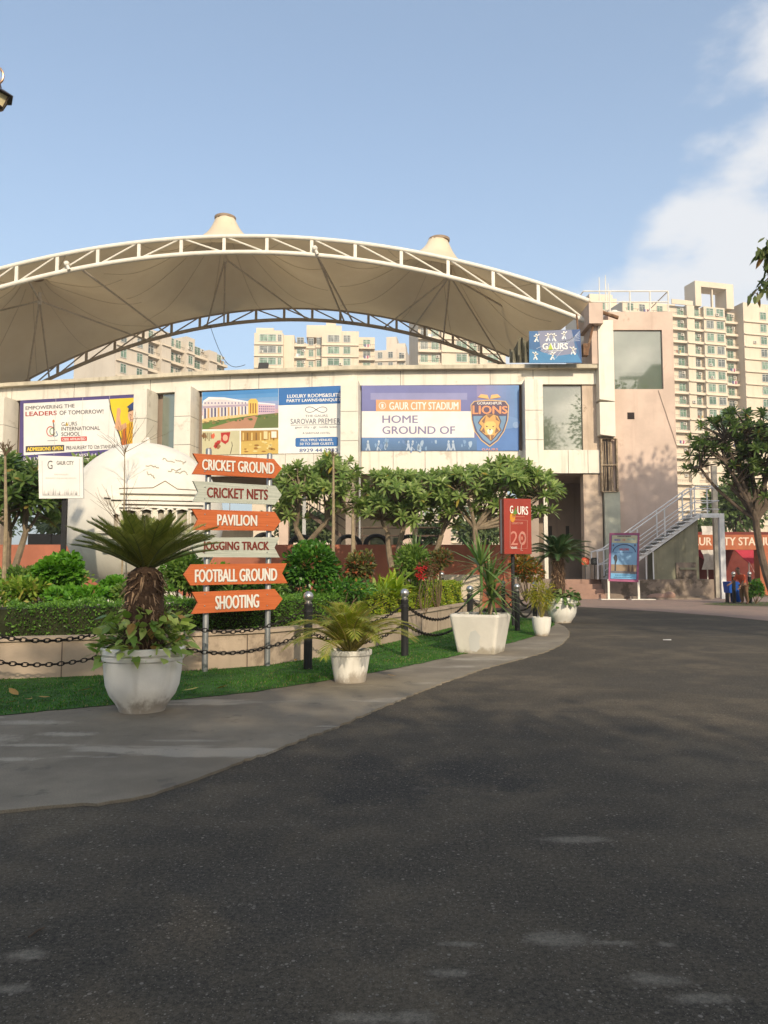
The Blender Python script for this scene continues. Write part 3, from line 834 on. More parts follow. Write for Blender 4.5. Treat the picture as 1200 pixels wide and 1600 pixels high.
# --- school banner
pl = fac_plane(1); OFF = 0.22
sb = board("advert_banner", "purple edged school banner with a graduate in yellow, behind the white board", pl, ((31.5, 626), (216.8, 616), (216.8, 706), (30, 720)), .05, flat(PURPLE), "vinyl_sheet", off=OFF, group="adverts on the stadium front")
P = Print(pl, OFF, .08)
P.poly(((37, 630.5), (216.5, 621), (216.5, 699), (37, 711.5)), WHITE, 1)
P.poly(((169.5, 623.5), (216.5, 621), (216.5, 699.5), (191, 701.5), (187, 684), (178, 660), (172, 640)), (62, 62, 60), 2)
P.poly(((171.5, 623.4), (216.5, 621), (216.5, 699.5), (193, 701.3), (189, 684), (180, 660), (174, 640)), (232, 200, 40), 3)
# graduate: gown, raised arm, face, cap
P.poly(((190, 701), (189, 676), (196, 664), (204, 660), (216.4, 664), (216.4, 699.6)), (214, 158, 24), 4)
P.poly(((179.5, 668), (182, 650), (183, 638), (187, 637), (189, 642), (187, 652), (190, 664), (197, 660), (198, 668), (186, 674)), (212, 160, 118), 5)
P.disc(206, 650, 6.2, 9.5, (222, 176, 138), 5)
P.poly(((200, 644), (201, 637), (210, 634), (216.3, 636), (216.3, 650), (212, 650), (208, 641)), (58, 46, 48), 6)
P.poly(((198, 636), (208, 628), (216.3, 631), (216.3, 643), (207, 641)), (42, 62, 112), 7)
P.line(((204, 655), (207, 656), (209, 655)), .8, (150, 60, 50), 6); P.disc(204, 648, .8, .8, (50, 35, 30), 6); P.disc(208.5, 648.3, .8, .8, (50, 35, 30), 6)
P.poly(((189, 701), (192, 672), (197, 668), (199, 700.6)), (190, 96, 34), 5)
GREY, RED = (74, 72, 78), (168, 46, 40)
P.text("EMPOWERING THE", 40, 635, 116.5, 640.6, GREY, 4, .01, -4, -4)
P.text("LEADERS", 40, 643.4, 88.5, 650.2, RED, 4, .022, -1.8, -1.8)
P.text("OF TOMORROW!", 93, 641.8, 161.5, 648.2, GREY, 4, .01, -2.4, -2.4)
P.text("GAURS", 96, 659.6, 120.5, 665.6, GREY, 4, .0, -.8, -.8)
P.poly(((102.3, 665.2), (104.5, 659.4), (106.8, 665)), (190, 160, 40), 5)
P.text("INTERNATIONAL", 96, 667.2, 156, 673, GREY, 4, .01, -1.6, -1.6)
P.text("SCHOOL", 96, 675.4, 125, 681.4, GREY, 4, .01, -.8, -.8)
P.rect(95.5, 683, 135.7, 689.8, (202, 60, 52), 4, -1.2); P.text("CBSE AFFILIATED", 97.5, 684.6, 133.5, 688.4, WHITE, 5, .02, -1, -1)
P.rect(40, 697, 100.2, 706.8, (70, 66, 72), 4, -1.9); P.text("ADMISSIONS OPEN", 42.4, 699, 97.8, 704.8, (244, 208, 60), 5, .03, -1.7, -1.7)
P.text("PRE-NURSERY TO 12th STANDARD", 103.5, 696.8, 184.5, 702.6, GREY, 4, .01, -2.4, -2.4)
for r, c, k in ((7.5, (196, 70, 60), 0), (5.2, (110, 150, 90), 3)):
    P.line([(79 + k + r * .8 * math.cos(a), 674 + r * math.sin(a)) for a in np.linspace(0.3, 5.9, 16)], 1.3, c, 4)
P.line(((83, 660), (84, 664), (84, 682)), 1.6, (80, 80, 90), 4); P.disc(83.5, 658, 1.8, 2.4, (214, 110, 50), 4); P.line(((86, 682), (90, 680), (88, 674)), 1.4, (70, 120, 160), 4)
P.line(((74, 688.6), (90, 687.8)), 1, (150, 150, 150), 4)
P.text("GAUR CITY", 36, 715.2, 60, 719.2, WHITE, 3, .02, -1, -1); P.text("(WEST) | d", 118, 709.5, 150, 714.8, WHITE, 3, .02, -1.4, -1.4)
P.build("print", sb)
for px in (87, 129, 171):
    a = hit(px, 633, pl, OFF + .03); b = MB(); z0, z1 = hit(px, 715 - (px - 31) * .07, pl, OFF).z, hit(px, 624 - (px - 31) * .054, pl, OFF).z
    b.box((a.x - .008, a.y - .004, z0), (a.x + .008, a.y + .004, z1)); b.build("sheet_joint", flat((210, 206, 200)), sb)

# --- hotel banner
pl = fac_plane(3)
hb = board("advert_banner", "hotel banner with building photograph and blue header, left of the cricket banner", pl, ((315.5, 613), (536.5, 602), (536.5, 707.2), (315.5, 711)), .05, flat(WHITE), "vinyl_sheet", off=OFF, group="adverts on the stadium front")
P = Print(pl, OFF, .08)
yl = lambda x, y: y                                            # rows read off the photograph
def band(x0, x1, ya0, ya1, yb0, yb1, c, l=1): P.poly(((x0, ya0), (x1, ya1), (x1, yb1), (x0, yb0)), c, l)
for k, c in enumerate(((64, 132, 196), (84, 146, 204), (110, 156, 204), (140, 160, 200), (170, 160, 190), (196, 160, 170))):
    band(315.8, 435, 613 + 6 * k, 606.8 + 6.4 * k, 619.2 + 6 * k, 613.4 + 6.4 * k, c, 1)
band(315.8, 435, 656, 645, 671, 668.5, (96, 108, 58), 2)
P.poly(((316, 668), (372, 655), (404, 648), (396, 669), (340, 670.6)), (176, 128, 96), 3)
P.poly(((316, 664), (350, 656), (396, 648), (370, 656), (330, 668), (316, 671)), (88, 116, 52), 4)
# the long white hotel front, receding to its far wing
P.poly(((317, 642), (318, 627), (326, 621.6), (350, 622.4), (392, 629.4), (394, 649), (344, 655), (317, 660)), (216, 206, 206), 3)
P.poly(((316.4, 632), (318, 626), (326, 620.4), (351, 621), (393, 628), (393, 630.4), (351, 624.4), (327, 624), (319, 629), (317, 634)), (236, 230, 232), 4)
P.poly(((317, 634.6), (393, 631.2), (393, 634), (317, 638)), (176, 160, 176), 5)
for k in range(14):
    x = 319 + 5.3 * k; yt_ = 637.6 - k * .28; yb = 656.4 - k * .55; w = 2.9 - .07 * k
    P.poly(((x, yt_ + 1), (x + w / 2, yt_), (x + w, yt_ + 1), (x + w, yb), (x, yb)), ((74, 78, 116), (196, 150, 84), (110, 104, 130))[k % 3], 5)
    P.rect(x + .4, 628.6 - k * .04, x + w - .3, 631 + k * .02, (124, 116, 150), 5)
    P.line(((x + w + .9, yt_), (x + w + .9, yb)), .9, (244, 236, 214), 6)
P.poly(((316, 655), (330, 652), (394, 646.4), (394, 649), (340, 657), (316, 661)), (226, 196, 130), 6)
P.poly(((388, 626), (392, 623), (400, 623), (403, 627), (403, 648), (388, 650)), (228, 190, 92), 7)
for k in range(3): P.rect(390.4 + 4 * k, 630, 392.6 + 4 * k, 646, (150, 104, 50), 8)
P.poly(((403, 630), (430, 632), (430, 645.6), (403, 648)), (206, 176, 190), 4); P.poly(((403, 628.6), (430, 631), (430, 633), (403, 631)), (234, 224, 228), 5)
for k in range(8):
    for j in range(3): P.rect(404.6 + 3.2 * k, 634 + 3.8 * j + .1 * k, 406.4 + 3.2 * k, 636 + 3.8 * j, (104, 92, 140), 6)
g = random.Random(31)
for k in range(26):                                             # shrubs and lamps along the drive
    x = g.uniform(318, 432); y = 660 - (x - 318) * .11 + g.uniform(-1.5, 4); P.disc(x, y, g.uniform(1, 3.4), g.uniform(.8, 2), ((70, 100, 44), (104, 128, 60), (140, 120, 70))[k % 3], 6, 9)
band(315.8, 435, 671, 668.4, 673.4, 671, WHITE, 3)
P.poly(((315.8, 674), (374.5, 673), (374.5, 709.9), (315.8, 710.8)), (196, 190, 150), 2)
g = random.Random(8)
for k in range(7):
    x, y = g.uniform(319, 356), g.uniform(678, 704)
    P.poly([(x + g.uniform(2, 5) * math.cos(a), y + g.uniform(2.5, 6) * math.sin(a)) for a in np.linspace(0, 5.6, 9)], ((176, 44, 34), (206, 90, 60), (140, 100, 60))[k % 3], 3)
P.poly(((345, 676), (360, 675), (357, 690), (352, 694), (346, 690)), (178, 40, 34), 4); P.disc(352, 684, 4, 5, (216, 170, 140), 5)
P.line(((360, 709), (363, 696), (362, 690)), 1, (70, 60, 50), 4)
for k in range(5): P.rect(317 + 3 * k, 676, 318.4 + 3 * k, 686 + 3 * (k % 2), (110, 96, 60), 3)
P.poly(((376.5, 673), (434.8, 672), (434.8, 708.9), (376.5, 709.9)), (170, 126, 50), 2)
P.poly(((376.5, 690), (434.8, 686), (434.8, 708.9), (376.5, 709.9)), (206, 172, 84), 3)
for k in range(22):
    x, y = g.uniform(380, 431), g.uniform(690, 706)
    P.disc(x, y, g.uniform(1.4, 4), g.uniform(.9, 1.8), ((228, 208, 140), (150, 104, 40), (222, 190, 100))[k % 3], 4, 10)
for k in range(8): P.rect(379 + 6.8 * k, 676, 381 + 6.8 * k, 688, (120, 84, 34) if k % 2 else (226, 198, 120), 4)
P.rect(412, 674, 418, 686, (226, 206, 150), 5); P.rect(424, 674, 432, 684, (232, 226, 210), 5)
P.poly(((435.4, 606.6), (536.3, 602.2), (536.3, 630), (435.4, 633.4)), (46, 104, 170), 2)
P.text("LUXURY ROOMS&SUITES", 449, 616.6, 536, 622, WHITE, 3, .02, -2.8, -2.6)
P.text("PARTY LAWNS\u2022BANQUETS", 448, 624, 536, 629.4, WHITE, 3, .02, -2.4, -2.2)
P.line([(494 + 17 * math.cos(a) / (1 + math.sin(a) ** 2), 640 + 12 * math.sin(a) * math.cos(a) / (1 + math.sin(a) ** 2)) for a in np.linspace(0, 2 * math.pi, 44)], .9, (74, 84, 110), 2)
INK = (76, 84, 106)
P.text("THE GAURS", 477, 648.2, 512, 651.8, INK, 2, -.012, -.6, -.6)
P.text("SAROVAR PREMIERE", 454, 654.4, 535.8, 662.6, INK, 2, -.014, -.9, -.9)
P.line(((454, 664.4), (535, 663)), .6, INK, 2)
P.text("gaur city - gr. noida west", 461, 665.8, 527, 670.2, INK, 2, -.012, -.8, -.8)
P.text("A SAROVAR HOTEL", 472.5, 675.2, 516, 678.4, INK, 2, -.01, -.4, -.4)
P.poly([(461.5, 686), (463, 684.2), (526, 682.4), (528, 684), (528, 696), (526, 697.4), (463, 698.2), (461.5, 696.6)], (46, 104, 170), 2)
P.text("MULTIPLE VENUES", 470, 686, 519, 689.6, WHITE, 3, .02, -.6, -.6); P.text("50 TO 2000 GUESTS", 468.5, 691.8, 521, 695.4, WHITE, 3, .02, -.6, -.6)
P.text("8929 44 2983", 468, 701, 527.5, 706.6, (52, 82, 140), 2, .02, -.8, -.8)
P.build("print", hb)

# --- cricket banner
pl = fac_plane(4)
cb = board("advert_banner", "blue and purple cricket banner with a lion shield and a white band", pl, ((565, 602.2), (810.8, 601.6), (810.8, 704.2), (565, 704.4)), .05, flat((116, 120, 170)), "vinyl_sheet", off=OFF, group="adverts on the stadium front")
P = Print(pl, OFF, .2)
cols = ((104, 100, 156), (98, 104, 164), (84, 112, 176), (70, 116, 186), (60, 108, 178), (56, 96, 168))
for k in range(10):
    P.rect(745 + 6.58 * k, 602.2, 751.6 + 6.58 * k, 704.2, (lambda a: (int(120 - 46 * a), int(114 + 8 * a), int(164 + 18 * a)))(k / 9), 1)
for k in range(8):
    P.rect(565.2, 684 + 2.5 * k, 745, 686.6 + 2.5 * k, (int(66 - 2 * k), int(112 - 3 * k), int(168 - 5 * k)), 1)
P.rect(745, 664, 810.6, 704.2, (58, 108, 180), 2); P.disc(790, 660, 22, 10, (88, 132, 190), 3); P.disc(806, 664, 5, 5, (120, 156, 204), 4)
g = random.Random(21)
for k in range(34):                                              # crowd of pale players fading into the blue
    x = g.uniform(567, 740); y = g.uniform(688, 702); w = g.uniform(.8, 3.0); c_ = g.randint(0, 2)
    P.poly([(x + w * math.cos(a_) * g.uniform(.5, 1.2), y + 2.2 * w * math.sin(a_) * g.uniform(.5, 1.2)) for a_ in np.linspace(0, 5.5, 7)], ((104, 146, 190), (84, 124, 176), (150, 178, 206))[c_], 2)
for x, sg in ((575, 1), (592, -1), (638, 1), (645, -1), (701, 1), (708, 1)):
    P.disc(x, 690, 1.6, 2.2, (176, 196, 214), 3, 9)
    P.poly(((x - 2.2, 693), (x + 1.8, 692.6), (x + 2.6 * sg, 698), (x + 4 * sg, 704), (x + 1.6 * sg, 704), (x, 699), (x - 2 * sg, 704), (x - 4 * sg, 704), (x - 1.6, 698)), (164, 186, 208), 3)
P.rect(565.2, 642.6, 741, 683.6, WHITE, 2)
P.rect(587.5, 624.6, 720, 642.6, (224, 150, 92), 3); P.rect(579, 614, 730, 624.6, (124, 128, 178), 2)
P.line([(597.5 + 5.2 * math.cos(a), 633.8 + 5.2 * math.sin(a)) for a in np.linspace(0, 2 * math.pi, 20)], 1, WHITE, 4); P.text("1", 596, 631, 599, 637, WHITE, 4, .01)
P.text("GAUR CITY STADIUM", 608.4, 628.2, 716, 640, WHITE, 4, .015)
P.text("HOME", 597.6, 649, 652.6, 660.8, (112, 106, 146), 3, .018); P.text("GROUND OF", 597.6, 666, 710.8, 678, (112, 106, 146), 3, .018)
def SH(pts, c, l): P.poly([(530 + x / 3.75, 570 + y / 3.75) for x, y in pts], c, l)
OUT = [(770, 235), (790, 212), (880, 204), (975, 212), (995, 240), (990, 320), (968, 390), (930, 445), (882, 482), (832, 445), (792, 390), (774, 320)]
def inset(p, k): return [(882 + (x - 882) * k, 335 + (y - 335) * k) for x, y in p]
SH(OUT, (226, 180, 100), 5); SH(inset(OUT, .955), (50, 56, 100), 6); SH([(786, 300), (978, 300), (975, 330), (955, 388), (920, 436), (882, 465), (844, 436), (808, 388), (788, 330)], (96, 140, 178), 7)
SH([(775, 236), (793, 216), (880, 210), (970, 216), (989, 240), (985, 296), (778, 300)], (70, 52, 78), 8)
P.text("GORAKHPUR", 745.5, 627.8, 784, 632, WHITE, 9, .02); P.text("LIONS", 738.8, 633.4, 792.6, 646.8, (228, 140, 84), 9, .03, 1.2, -.8)
SH([(812, 190), (830, 172), (868, 176), (878, 200), (850, 196)], (232, 172, 92), 9); SH([(946, 190), (930, 172), (892, 176), (884, 200), (912, 196)], (232, 172, 92), 9)
# the lion's head: mane locks, face, muzzle
MANE = [(842, 300), (860, 286), (905, 284), (935, 296), (950, 330), (940, 360), (952, 385), (930, 405), (915, 425), (890, 450), (866, 425), (846, 408), (820, 385), (832, 360), (812, 340), (825, 318)]
SH(MANE, (70, 50, 60), 9); SH([(882 + (x - 882) * .9, 362 + (y - 362) * .92) for x, y in MANE], (214, 158, 76), 10)
for k, pts in enumerate((((835, 330), (860, 300), (850, 345)), ((862, 296), (905, 290), (880, 312)), ((915, 296), (942, 335), (918, 322)), ((832, 388), (848, 366), (856, 402)), ((938, 388), (920, 366), (912, 402)), ((858, 410), (886, 446), (880, 412)), ((910, 412), (892, 446), (888, 412)))): SH(pts, (120, 78, 52), 11)
SH([(850, 345), (866, 332), (905, 332), (918, 345), (914, 378), (898, 405), (884, 412), (868, 405), (854, 378)], (236, 196, 96), 12)
SH([(866, 384), (876, 376), (892, 376), (902, 384), (896, 404), (884, 410), (872, 404)], (244, 236, 214), 13)
SH([(877, 376), (891, 376), (884, 386)], (70, 40, 40), 14)
SH([(858, 356), (874, 362), (862, 365)], (60, 40, 40), 14); SH([(910, 356), (894, 362), (906, 365)], (60, 40, 40), 14)
P.line(((764.4, 672.6), (764.4, 676.4)), .6, (70, 40, 40), 14)
P.text("GAURS", 753, 700.2, 778, 704.1, (224, 140, 92), 3, .01)
P.build("print", cb)

# --- flex banner tied on the roof edge
pl = vplane((6, 40.9, 0), (11, 40.9, 0))
fb = board("flex_banner", "blue shiny flex banner with white player silhouettes on the roof edge", pl, ((826.7, 517.5), (906.5, 514.5), (909.3, 567), (826.7, 567.3)), .02, flat((48, 100, 150)), "flex_sheet", "banner")
P = Print(pl)
P.poly(((840, 517.4), (893, 515.2), (901, 552), (871, 556), (846, 550)), (126, 132, 158), 1)
P.poly(((827, 545), (846, 550), (871, 556), (901, 552), (909, 566), (827, 567)), (60, 128, 176), 1)
P.poly(((893, 515.2), (906.3, 514.7), (909, 566), (904, 545)), (40, 78, 132), 2)
for k in range(6): P.line(((906, 517 + 3 * k), (884 - 5 * k, 540 - k), (868 - 6 * k, 560 - 3 * k)), .7, (176, 186, 206), 3)
for x, y, s in ((838, 528, 1), (856, 527, 1.1), (866, 527, -1), (881, 524, 1), (837, 556, -1), (863, 556, 1), (896, 548, -1.2)):
    P.disc(x, y - 5, 1.4, 1.7, WHITE, 4, 8); P.line(((x, y - 4), (x + s, y), (x - 2.5 * s, y + 6)), 2.4, WHITE, 4); P.line(((x + s, y), (x + 3 * s, y + 6)), 1.6, (210, 224, 236), 4); P.line(((x - 4 * s, y - 3), (x, y - 2.4), (x + 5 * s, y - 6)), 1.3, WHITE, 4)
P.text("GAURS", 848, 536.4, 887, 546, WHITE, 5, .03, -.4, -.4); P.poly(((856.4, 546.2), (860.2, 536.4), (864, 546.2)), (170, 190, 60), 6); P.line(((857, 548.6), (880, 547.8)), .7, WHITE, 5)
P.build("print", fb)

# ================================================================== direction signpost
pA, pB = gnd(320, 1052), gnd(417.5, 1043)
sp = thing("direction_signpost", "two post direction sign with six orange and grey arrow boards", "signpost", ((pA.x + pB.x) / 2, (pA.y + pB.y) / 2, 0))
M_GALV = mat("galvanised_post", (0.27, 0.28, 0.28), 0.45, 0.15, 2.5, metal=0.6)
spl = vplane(pA, pB)
for p, ytop in ((pA, 700), (pB, 708)):
    z1 = hit(368 if 0 else (320 if p is pA else 417.5), ytop, spl).z
    b = MB(); b.lathe([(.042, 0), (.042, z1 - .02), (.03, z1)], (p.x, p.y, 0), 14); b.build("post", M_GALV, sp, smooth=True)
def wood(name, c1, c2):
    m, t, b, _ = nodes_of(name)
    s = noise(t, 3.0, 6, 0.65, stretch=(0.6, 0.6, 22))
    c = mixc(t, ramp(t, s, 0.35, 0.65), c1, c2)
    t.links.new(c, b.inputs['Base Color']); b.inputs['Roughness'].default_value = 0.6
    bump(t, b, s, 0.25, 0.004); return m
M_ORANGE = wood("orange_painted_board", (0.40, 0.088, 0.018), (0.51, 0.125, 0.030))
M_GREYB = wood("grey_painted_board", (0.34, 0.36, 0.30), (0.46, 0.475, 0.40))
Z = lambda p: (260 + p[0] / 4.104, 690 + p[1] / 4.104)
SIGNS = [
 ("CRICKET GROUND", M_ORANGE, ((172, 75), (690, 112), (740, 172), (693, 235), (168, 208), (208, 138)), (231, 112, 690, 207), 24, 27, None),
 ("CRICKET NETS", M_GREYB, ((172, 252), (700, 283), (740, 342), (695, 405), (172, 385), (205, 322)), (262, 292, 650, 372), 15, 16, None),
 ("PAVILION", M_ORANGE, ((165, 433), (695, 450), (733, 512), (690, 572), (170, 566), (202, 500)), (328, 466, 580, 540), 6, 4, None),
 ("JOGGING TRACK", M_GREYB, ((205, 616), (727, 613), (693, 680), (727, 743), (205, 741), (160, 680)), (236, 640, 657, 710), 2, 0, None),
 ("FOOTBALL GROUND", M_ORANGE, ((160, 787), (773, 780), (742, 845), (778, 908), (155, 922), (112, 855)), (185, 820, 708, 890), -8, -12, None),
 ("SHOOTING", M_ORANGE, ((165, 965), (695, 945), (745, 1010), (695, 1075), (163, 1105), (203, 1035)), (316, 990, 592, 1062), -12, -14, None)]
for body, m, pts, tb, dy, dyb, _ in SIGNS:
    p = [hit(*Z(q), spl, .085) for q in pts]
    b = MB(); b.prism(p, -spl[1] * .035)
    o = b.build("arrow_board", m, sp)
    o['label'] = "%s arrow board reading %s" % ("orange" if m is M_ORANGE else "grey", body.lower())
    P = Print(spl, .085)
    x0, y0 = Z(tb[:2]); x1, y1 = Z(tb[2:])
    d, d2 = dy / 4.104, dyb / 4.104
    ink = (226, 222, 212) if m is M_ORANGE else (122, 50, 40)
    if m is M_ORANGE: P.text(body, x0 + .45, y0 + .5, x1 + .45, y1 - d2 + .5, (96, 84, 78), 1, .02, d, d2)
    P.text(body, x0, y0, x1, y1 - d2, ink, 2, .022, d, d2)
    P.build("lettering", o) if False else None
    lt = P.mb.build("lettering", P.mats, None, fix=False); lt.data.transform(o.matrix_basis.inverted() @ sp.matrix_basis.inverted()); lt.parent = o
    b = MB()
    for q in (pA, pB):
        c = hit(320 if q is pA else 417.5, Z((0, (pts[0][1] + pts[1][1]) / 2))[1] + 15, spl, .087)
        for dz in (.08, -.08): b.ball((c.x, c.y, c.z + dz), .010, 8, 6)
    bo = b.build("bolt", M_GALV, None); bo.data.transform(sp.matrix_basis.inverted()); bo.parent = o

# ================================================================== white notice board on a black post
nb_p = at(97, 800, 13.2)
npl = vplane((nb_p.x - 1, 13.15, 0), (nb_p.x + 1, 13.35, 0))
nt = thing("notice_board", "white square notice board on a black post before the globe", "notice board", (nb_p.x, 13.25, .5))
b = MB(); b.box((nb_p.x - .038, 13.27, .3), (nb_p.x + .038, 13.34, hit(97, 730, npl).z)); b.build("post", mat("black_metal", 0), nt)
b = MB(); b.prism([hit(x, y, npl, .04) for x, y in ((59.7, 711.6), (128.8, 713.7), (130.4, 778.5), (61, 779))], -npl[1] * .05); b.build("panel", mat("white_sheet", (0.72, 0.70, 0.66), 0.5, 0.04, 3, stain=(0.5, 0.36, 0.22), stain_lo=0.66, stain_scale=2.5), nt)
P = Print(npl, .04)
G2 = (96, 96, 98)
P.text("G", 74.2, 719.6, 82, 733, G2, 1, -.012); P.text("GAUR CITY", 88.6, 720, 115, 726.2, G2, 1, .01, .2, .2)
for k, (x0, x1, y) in enumerate(((85, 106, 741), (71, 119, 747))):
    g = random.Random(k); x = x0
    while x < x1: w = g.uniform(.6, 1.6); P.rect(x, y - 1, x + w, y + 1.2, (212, 208, 200), 1); x += w + .7
P.line(((65.7, 720), (66.5, 774), (124.6, 774.6), (124, 717)), .45, (150, 150, 150), 1)
g = random.Random(5)
for k in range(70):
    x = g.uniform(67.5, 121); y = 773.4; hgt = g.uniform(2, 13) * (.5 + .5 * abs(math.sin(x * .13)))
    P.poly(((x - .35, y), (x + .35, y), (x + g.uniform(-1.6, 1.6), y - hgt)), ((176, 174, 172), (140, 140, 142), (196, 192, 190))[k % 3], 1)
P.build("print", nt)

# ================================================================== red light box sign on a pole
lp = Vector((at(801, 870, 19.8).x, 19.8, 0))
lb = thing("box_sign", "red upright box sign on a dark pole behind the square planter", "sign", lp)
b = MB(); b.lathe([(.045, 0), (.045, at(801, 864, 19.8).z)], lp, 12); b.build("pole", mat("black_metal", 0), lb, smooth=True)
A, B = at(787, 780, 19.55), at(829.5, 782, 19.7)
lpl = vplane(A, B)
zb_, zt_ = hit(800, 865.5, lpl).z, hit(800, 779, lpl).z
C_ = at(779.5, 780, 19.95)
b = MB(); q = [Vector((A.x, A.y, 0)), Vector((B.x, B.y, 0)), Vector((B.x + (C_.x - A.x), B.y + .36, 0)), Vector((C_.x, C_.y, 0))]
q[0].y, q[3].y = 19.55, 19.95
b.hexa([(v.x, v.y, zb_) for v in q] + [(v.x, v.y, zt_) for v in q])
M_REDBOX = mat("red_acrylic", (0.27, 0.030, 0.017), 0.35, 0.08, 2, spec=0.4)
b.build("box", M_REDBOX, lb)
e = (q[3] - q[0]); b = MB(); n2 = Vector((-e.y, e.x, 0)).normalized(); n2 = n2 if n2.x < 0 else -n2
a0, a1 = q[0] + e * .42, q[0] + e * .72
b.hexa([(v.x, v.y, zb_ + .01) for v in (a0, a1, a1 + n2 * .006, a0 + n2 * .006)] + [(v.x, v.y, zt_ - .01) for v in (a0, a1, a1 + n2 * .006, a0 + n2 * .006)])
b.build("white_trim", flat((200, 190, 180)), lb)
P = Print(lpl, 0.0)
P.text("G", 797, 790, 801.6, 801.6, WHITE, 2, .01, .3, .3); P.text("URS", 808.6, 790.6, 825, 803.6, WHITE, 2, .01, .9, .9)
P.poly(((802, 803), (805.6, 792), (808.4, 803)), (88, 130, 60), 2); P.disc(801, 808, 4.2, 8, (206, 140, 40), 1); P.disc(803, 804, 2.6, 5, (150, 150, 50), 1)
P.line(((797, 812), (824, 813), (823.6, 857), (797, 857), (797, 812)), .4, (206, 170, 150), 1)
P.text("LEGACY OF", 800, 816, 817, 819, (214, 160, 140), 2, .0); P.rect(800, 806.8, 820, 808, (190, 110, 90), 2)
P.text("20", 798, 830, 822, 852, (196, 128, 112), 2, 0); P.line([(815.5 + 4.6 * math.cos(a), 841 + 8 * math.sin(a)) for a in np.linspace(0, 2 * math.pi, 18)], 1.2, (206, 160, 146), 2); P.disc(815.5, 841, 1.6, 3, (190, 120, 100), 3)
P.line(((815, 849), (814, 860), (817, 860)), .9, (190, 160, 150), 2)
P.text("YEARS", 798, 854, 808, 857.4, WHITE, 3, .01)
P.build("print", lb)

# ================================================================== welcome standee
wpl = vplane((8, 38.6, 0), (14, 38.2, 0))
W_ = lambda x, y: (900 + x / 8.5714, 800 + y / 8.5714)
base = gnd(974, 936)
ws = board("poster_stand", "purple framed welcome poster on two white legs before the stairs", wpl, [W_(*q) for q in ((452, 280), (852, 280), (838, 940), (434, 925))], .08, mat("purple_frame", (0.30, 0.085, 0.17), 0.5), "frame", "poster stand")
P = Print(wpl)
def WP(pts, c, l): P.poly([W_(*q) for q in pts], c, l)
WP(((476, 306), (830, 308), (812, 908), (458, 896)), (70, 60, 120), 1)
WP(((482, 312), (824, 314), (806, 902), (464, 890)), (128, 170, 206), 2)
WP(((482, 312), (824, 314), (820, 420), (479, 410)), (188, 188, 160), 3)
WP(((470, 700), (813, 712), (809, 830), (465, 815)), (152, 132, 108), 3)
WP(((469, 785), (810, 800), (809, 830), (465, 815)), (110, 108, 112), 4)
WP(((466, 822), (809, 835), (806, 902), (464, 890)), (116, 176, 216), 4)
P.line([W_(645 + 152 * math.cos(a), 545 + 110 * math.sin(a)) for a in np.linspace(math.pi * 1.02, math.pi * 1.98, 16)], 1.5, (66, 84, 120), 4)
x0, y0 = W_(580, 488); x1, y1 = W_(708, 514); P.text("WELCOME", x0, y0, x1, y1, (190, 70, 80), 4, .03)
def bars(xa, xb, yc, h, c, l, seed):
    g = random.Random(seed); x = xa
    while x < xb:
        w = g.uniform(8, 20); a, b_ = W_(x, yc - h / 2), W_(min(x + w, xb), yc + h / 2); P.rect(a[0], a[1], b_[0], b_[1], c, l); x += w + 5
bars(555, 735, 326, 14, (80, 70, 80), 4, 1); bars(515, 595, 375, 28, (120, 120, 170), 4, 2); bars(625, 662, 375, 26, (190, 130, 120), 4, 3); bars(690, 790, 365, 22, (140, 176, 170), 4, 4)
bars(515, 760, 544, 9, (80, 120, 170), 4, 5); bars(525, 730, 845, 14, (70, 110, 150), 5, 6); bars(505, 750, 874, 14, (70, 110, 150), 5, 7)
WP(((515, 790), (520, 660), (500, 610), (520, 570), (545, 580), (556, 640), (536, 690), (535, 790)), (62, 66, 74), 5)
for xx in (705, 755): WP(((xx - 16, 800), (xx - 12, 740), (xx - 4, 705), (xx + 6, 705), (xx + 12, 745), (xx + 15, 800)), (104, 84, 78), 5)
for xx in (500, 790): P.disc(*W_(xx, 445), 1.6, 1.9, (100, 110, 130), 4, 10)
P.build("print", ws)
for xa, ya, xb, yb in ((434, 900, 424, 1140), (836, 910, 820, 1158)):
    a, c = hit(*W_(xa, ya), wpl, -.04), None
    b = MB(); b.box((a.x - .05, a.y - .03, 0.01), (a.x + .05, a.y + .03, a.z + (.0 if xa < 500 else .0)))
    b.box((a.x - .45, a.y - .28, .006), (a.x + .75, a.y + .28, .04)); b.build("leg", M_WHITESTEEL, ws)

# ================================================================== plinth, steps, steel staircase, gate
M_STONE = mat("stained_stone", (0.24, 0.19, 0.15), 0.9, 0.22, 0.9, bmp=.2, bscale=14, stain=(0.075, 0.06, 0.045), stain_lo=0.5, stain_scale=0.9)
M_STEP = mat("red_sandstone", (0.30, 0.19, 0.145), 0.9, 0.15, 1.2, stain=(0.16, 0.11, 0.08), stain_lo=0.58)
ZP = 1.0
pt = thing("stone_plinth", "stained stone plinth with front steps under the pink tower", "plinth", (12, 41, 0))
b = MB(); b.box((11.3, 39.5, 0), (16.9, 41.9, ZP)); b.box((3.0, 40.6, 0), (11.3, 46.4, ZP - .004)); b.build("base", M_STONE, pt)
b = MB()
for k in range(4): b.box((8.8, 40.6 - .34 * (4 - k), 0), (11.29, 40.6 - .34 * (3 - k) - .002, .25 * (k + 1) - .003 if k < 3 else ZP - .01))
b.build("step", M_STEP, pt)
b = MB(); b.box((12.4, 38.9, 0), (16.4, 39.49, .16)); b.box((13.2, 38.55, 0), (16.4, 38.89, .09)); b.build("ledge", M_STONE, pt)
g = random.Random(3)
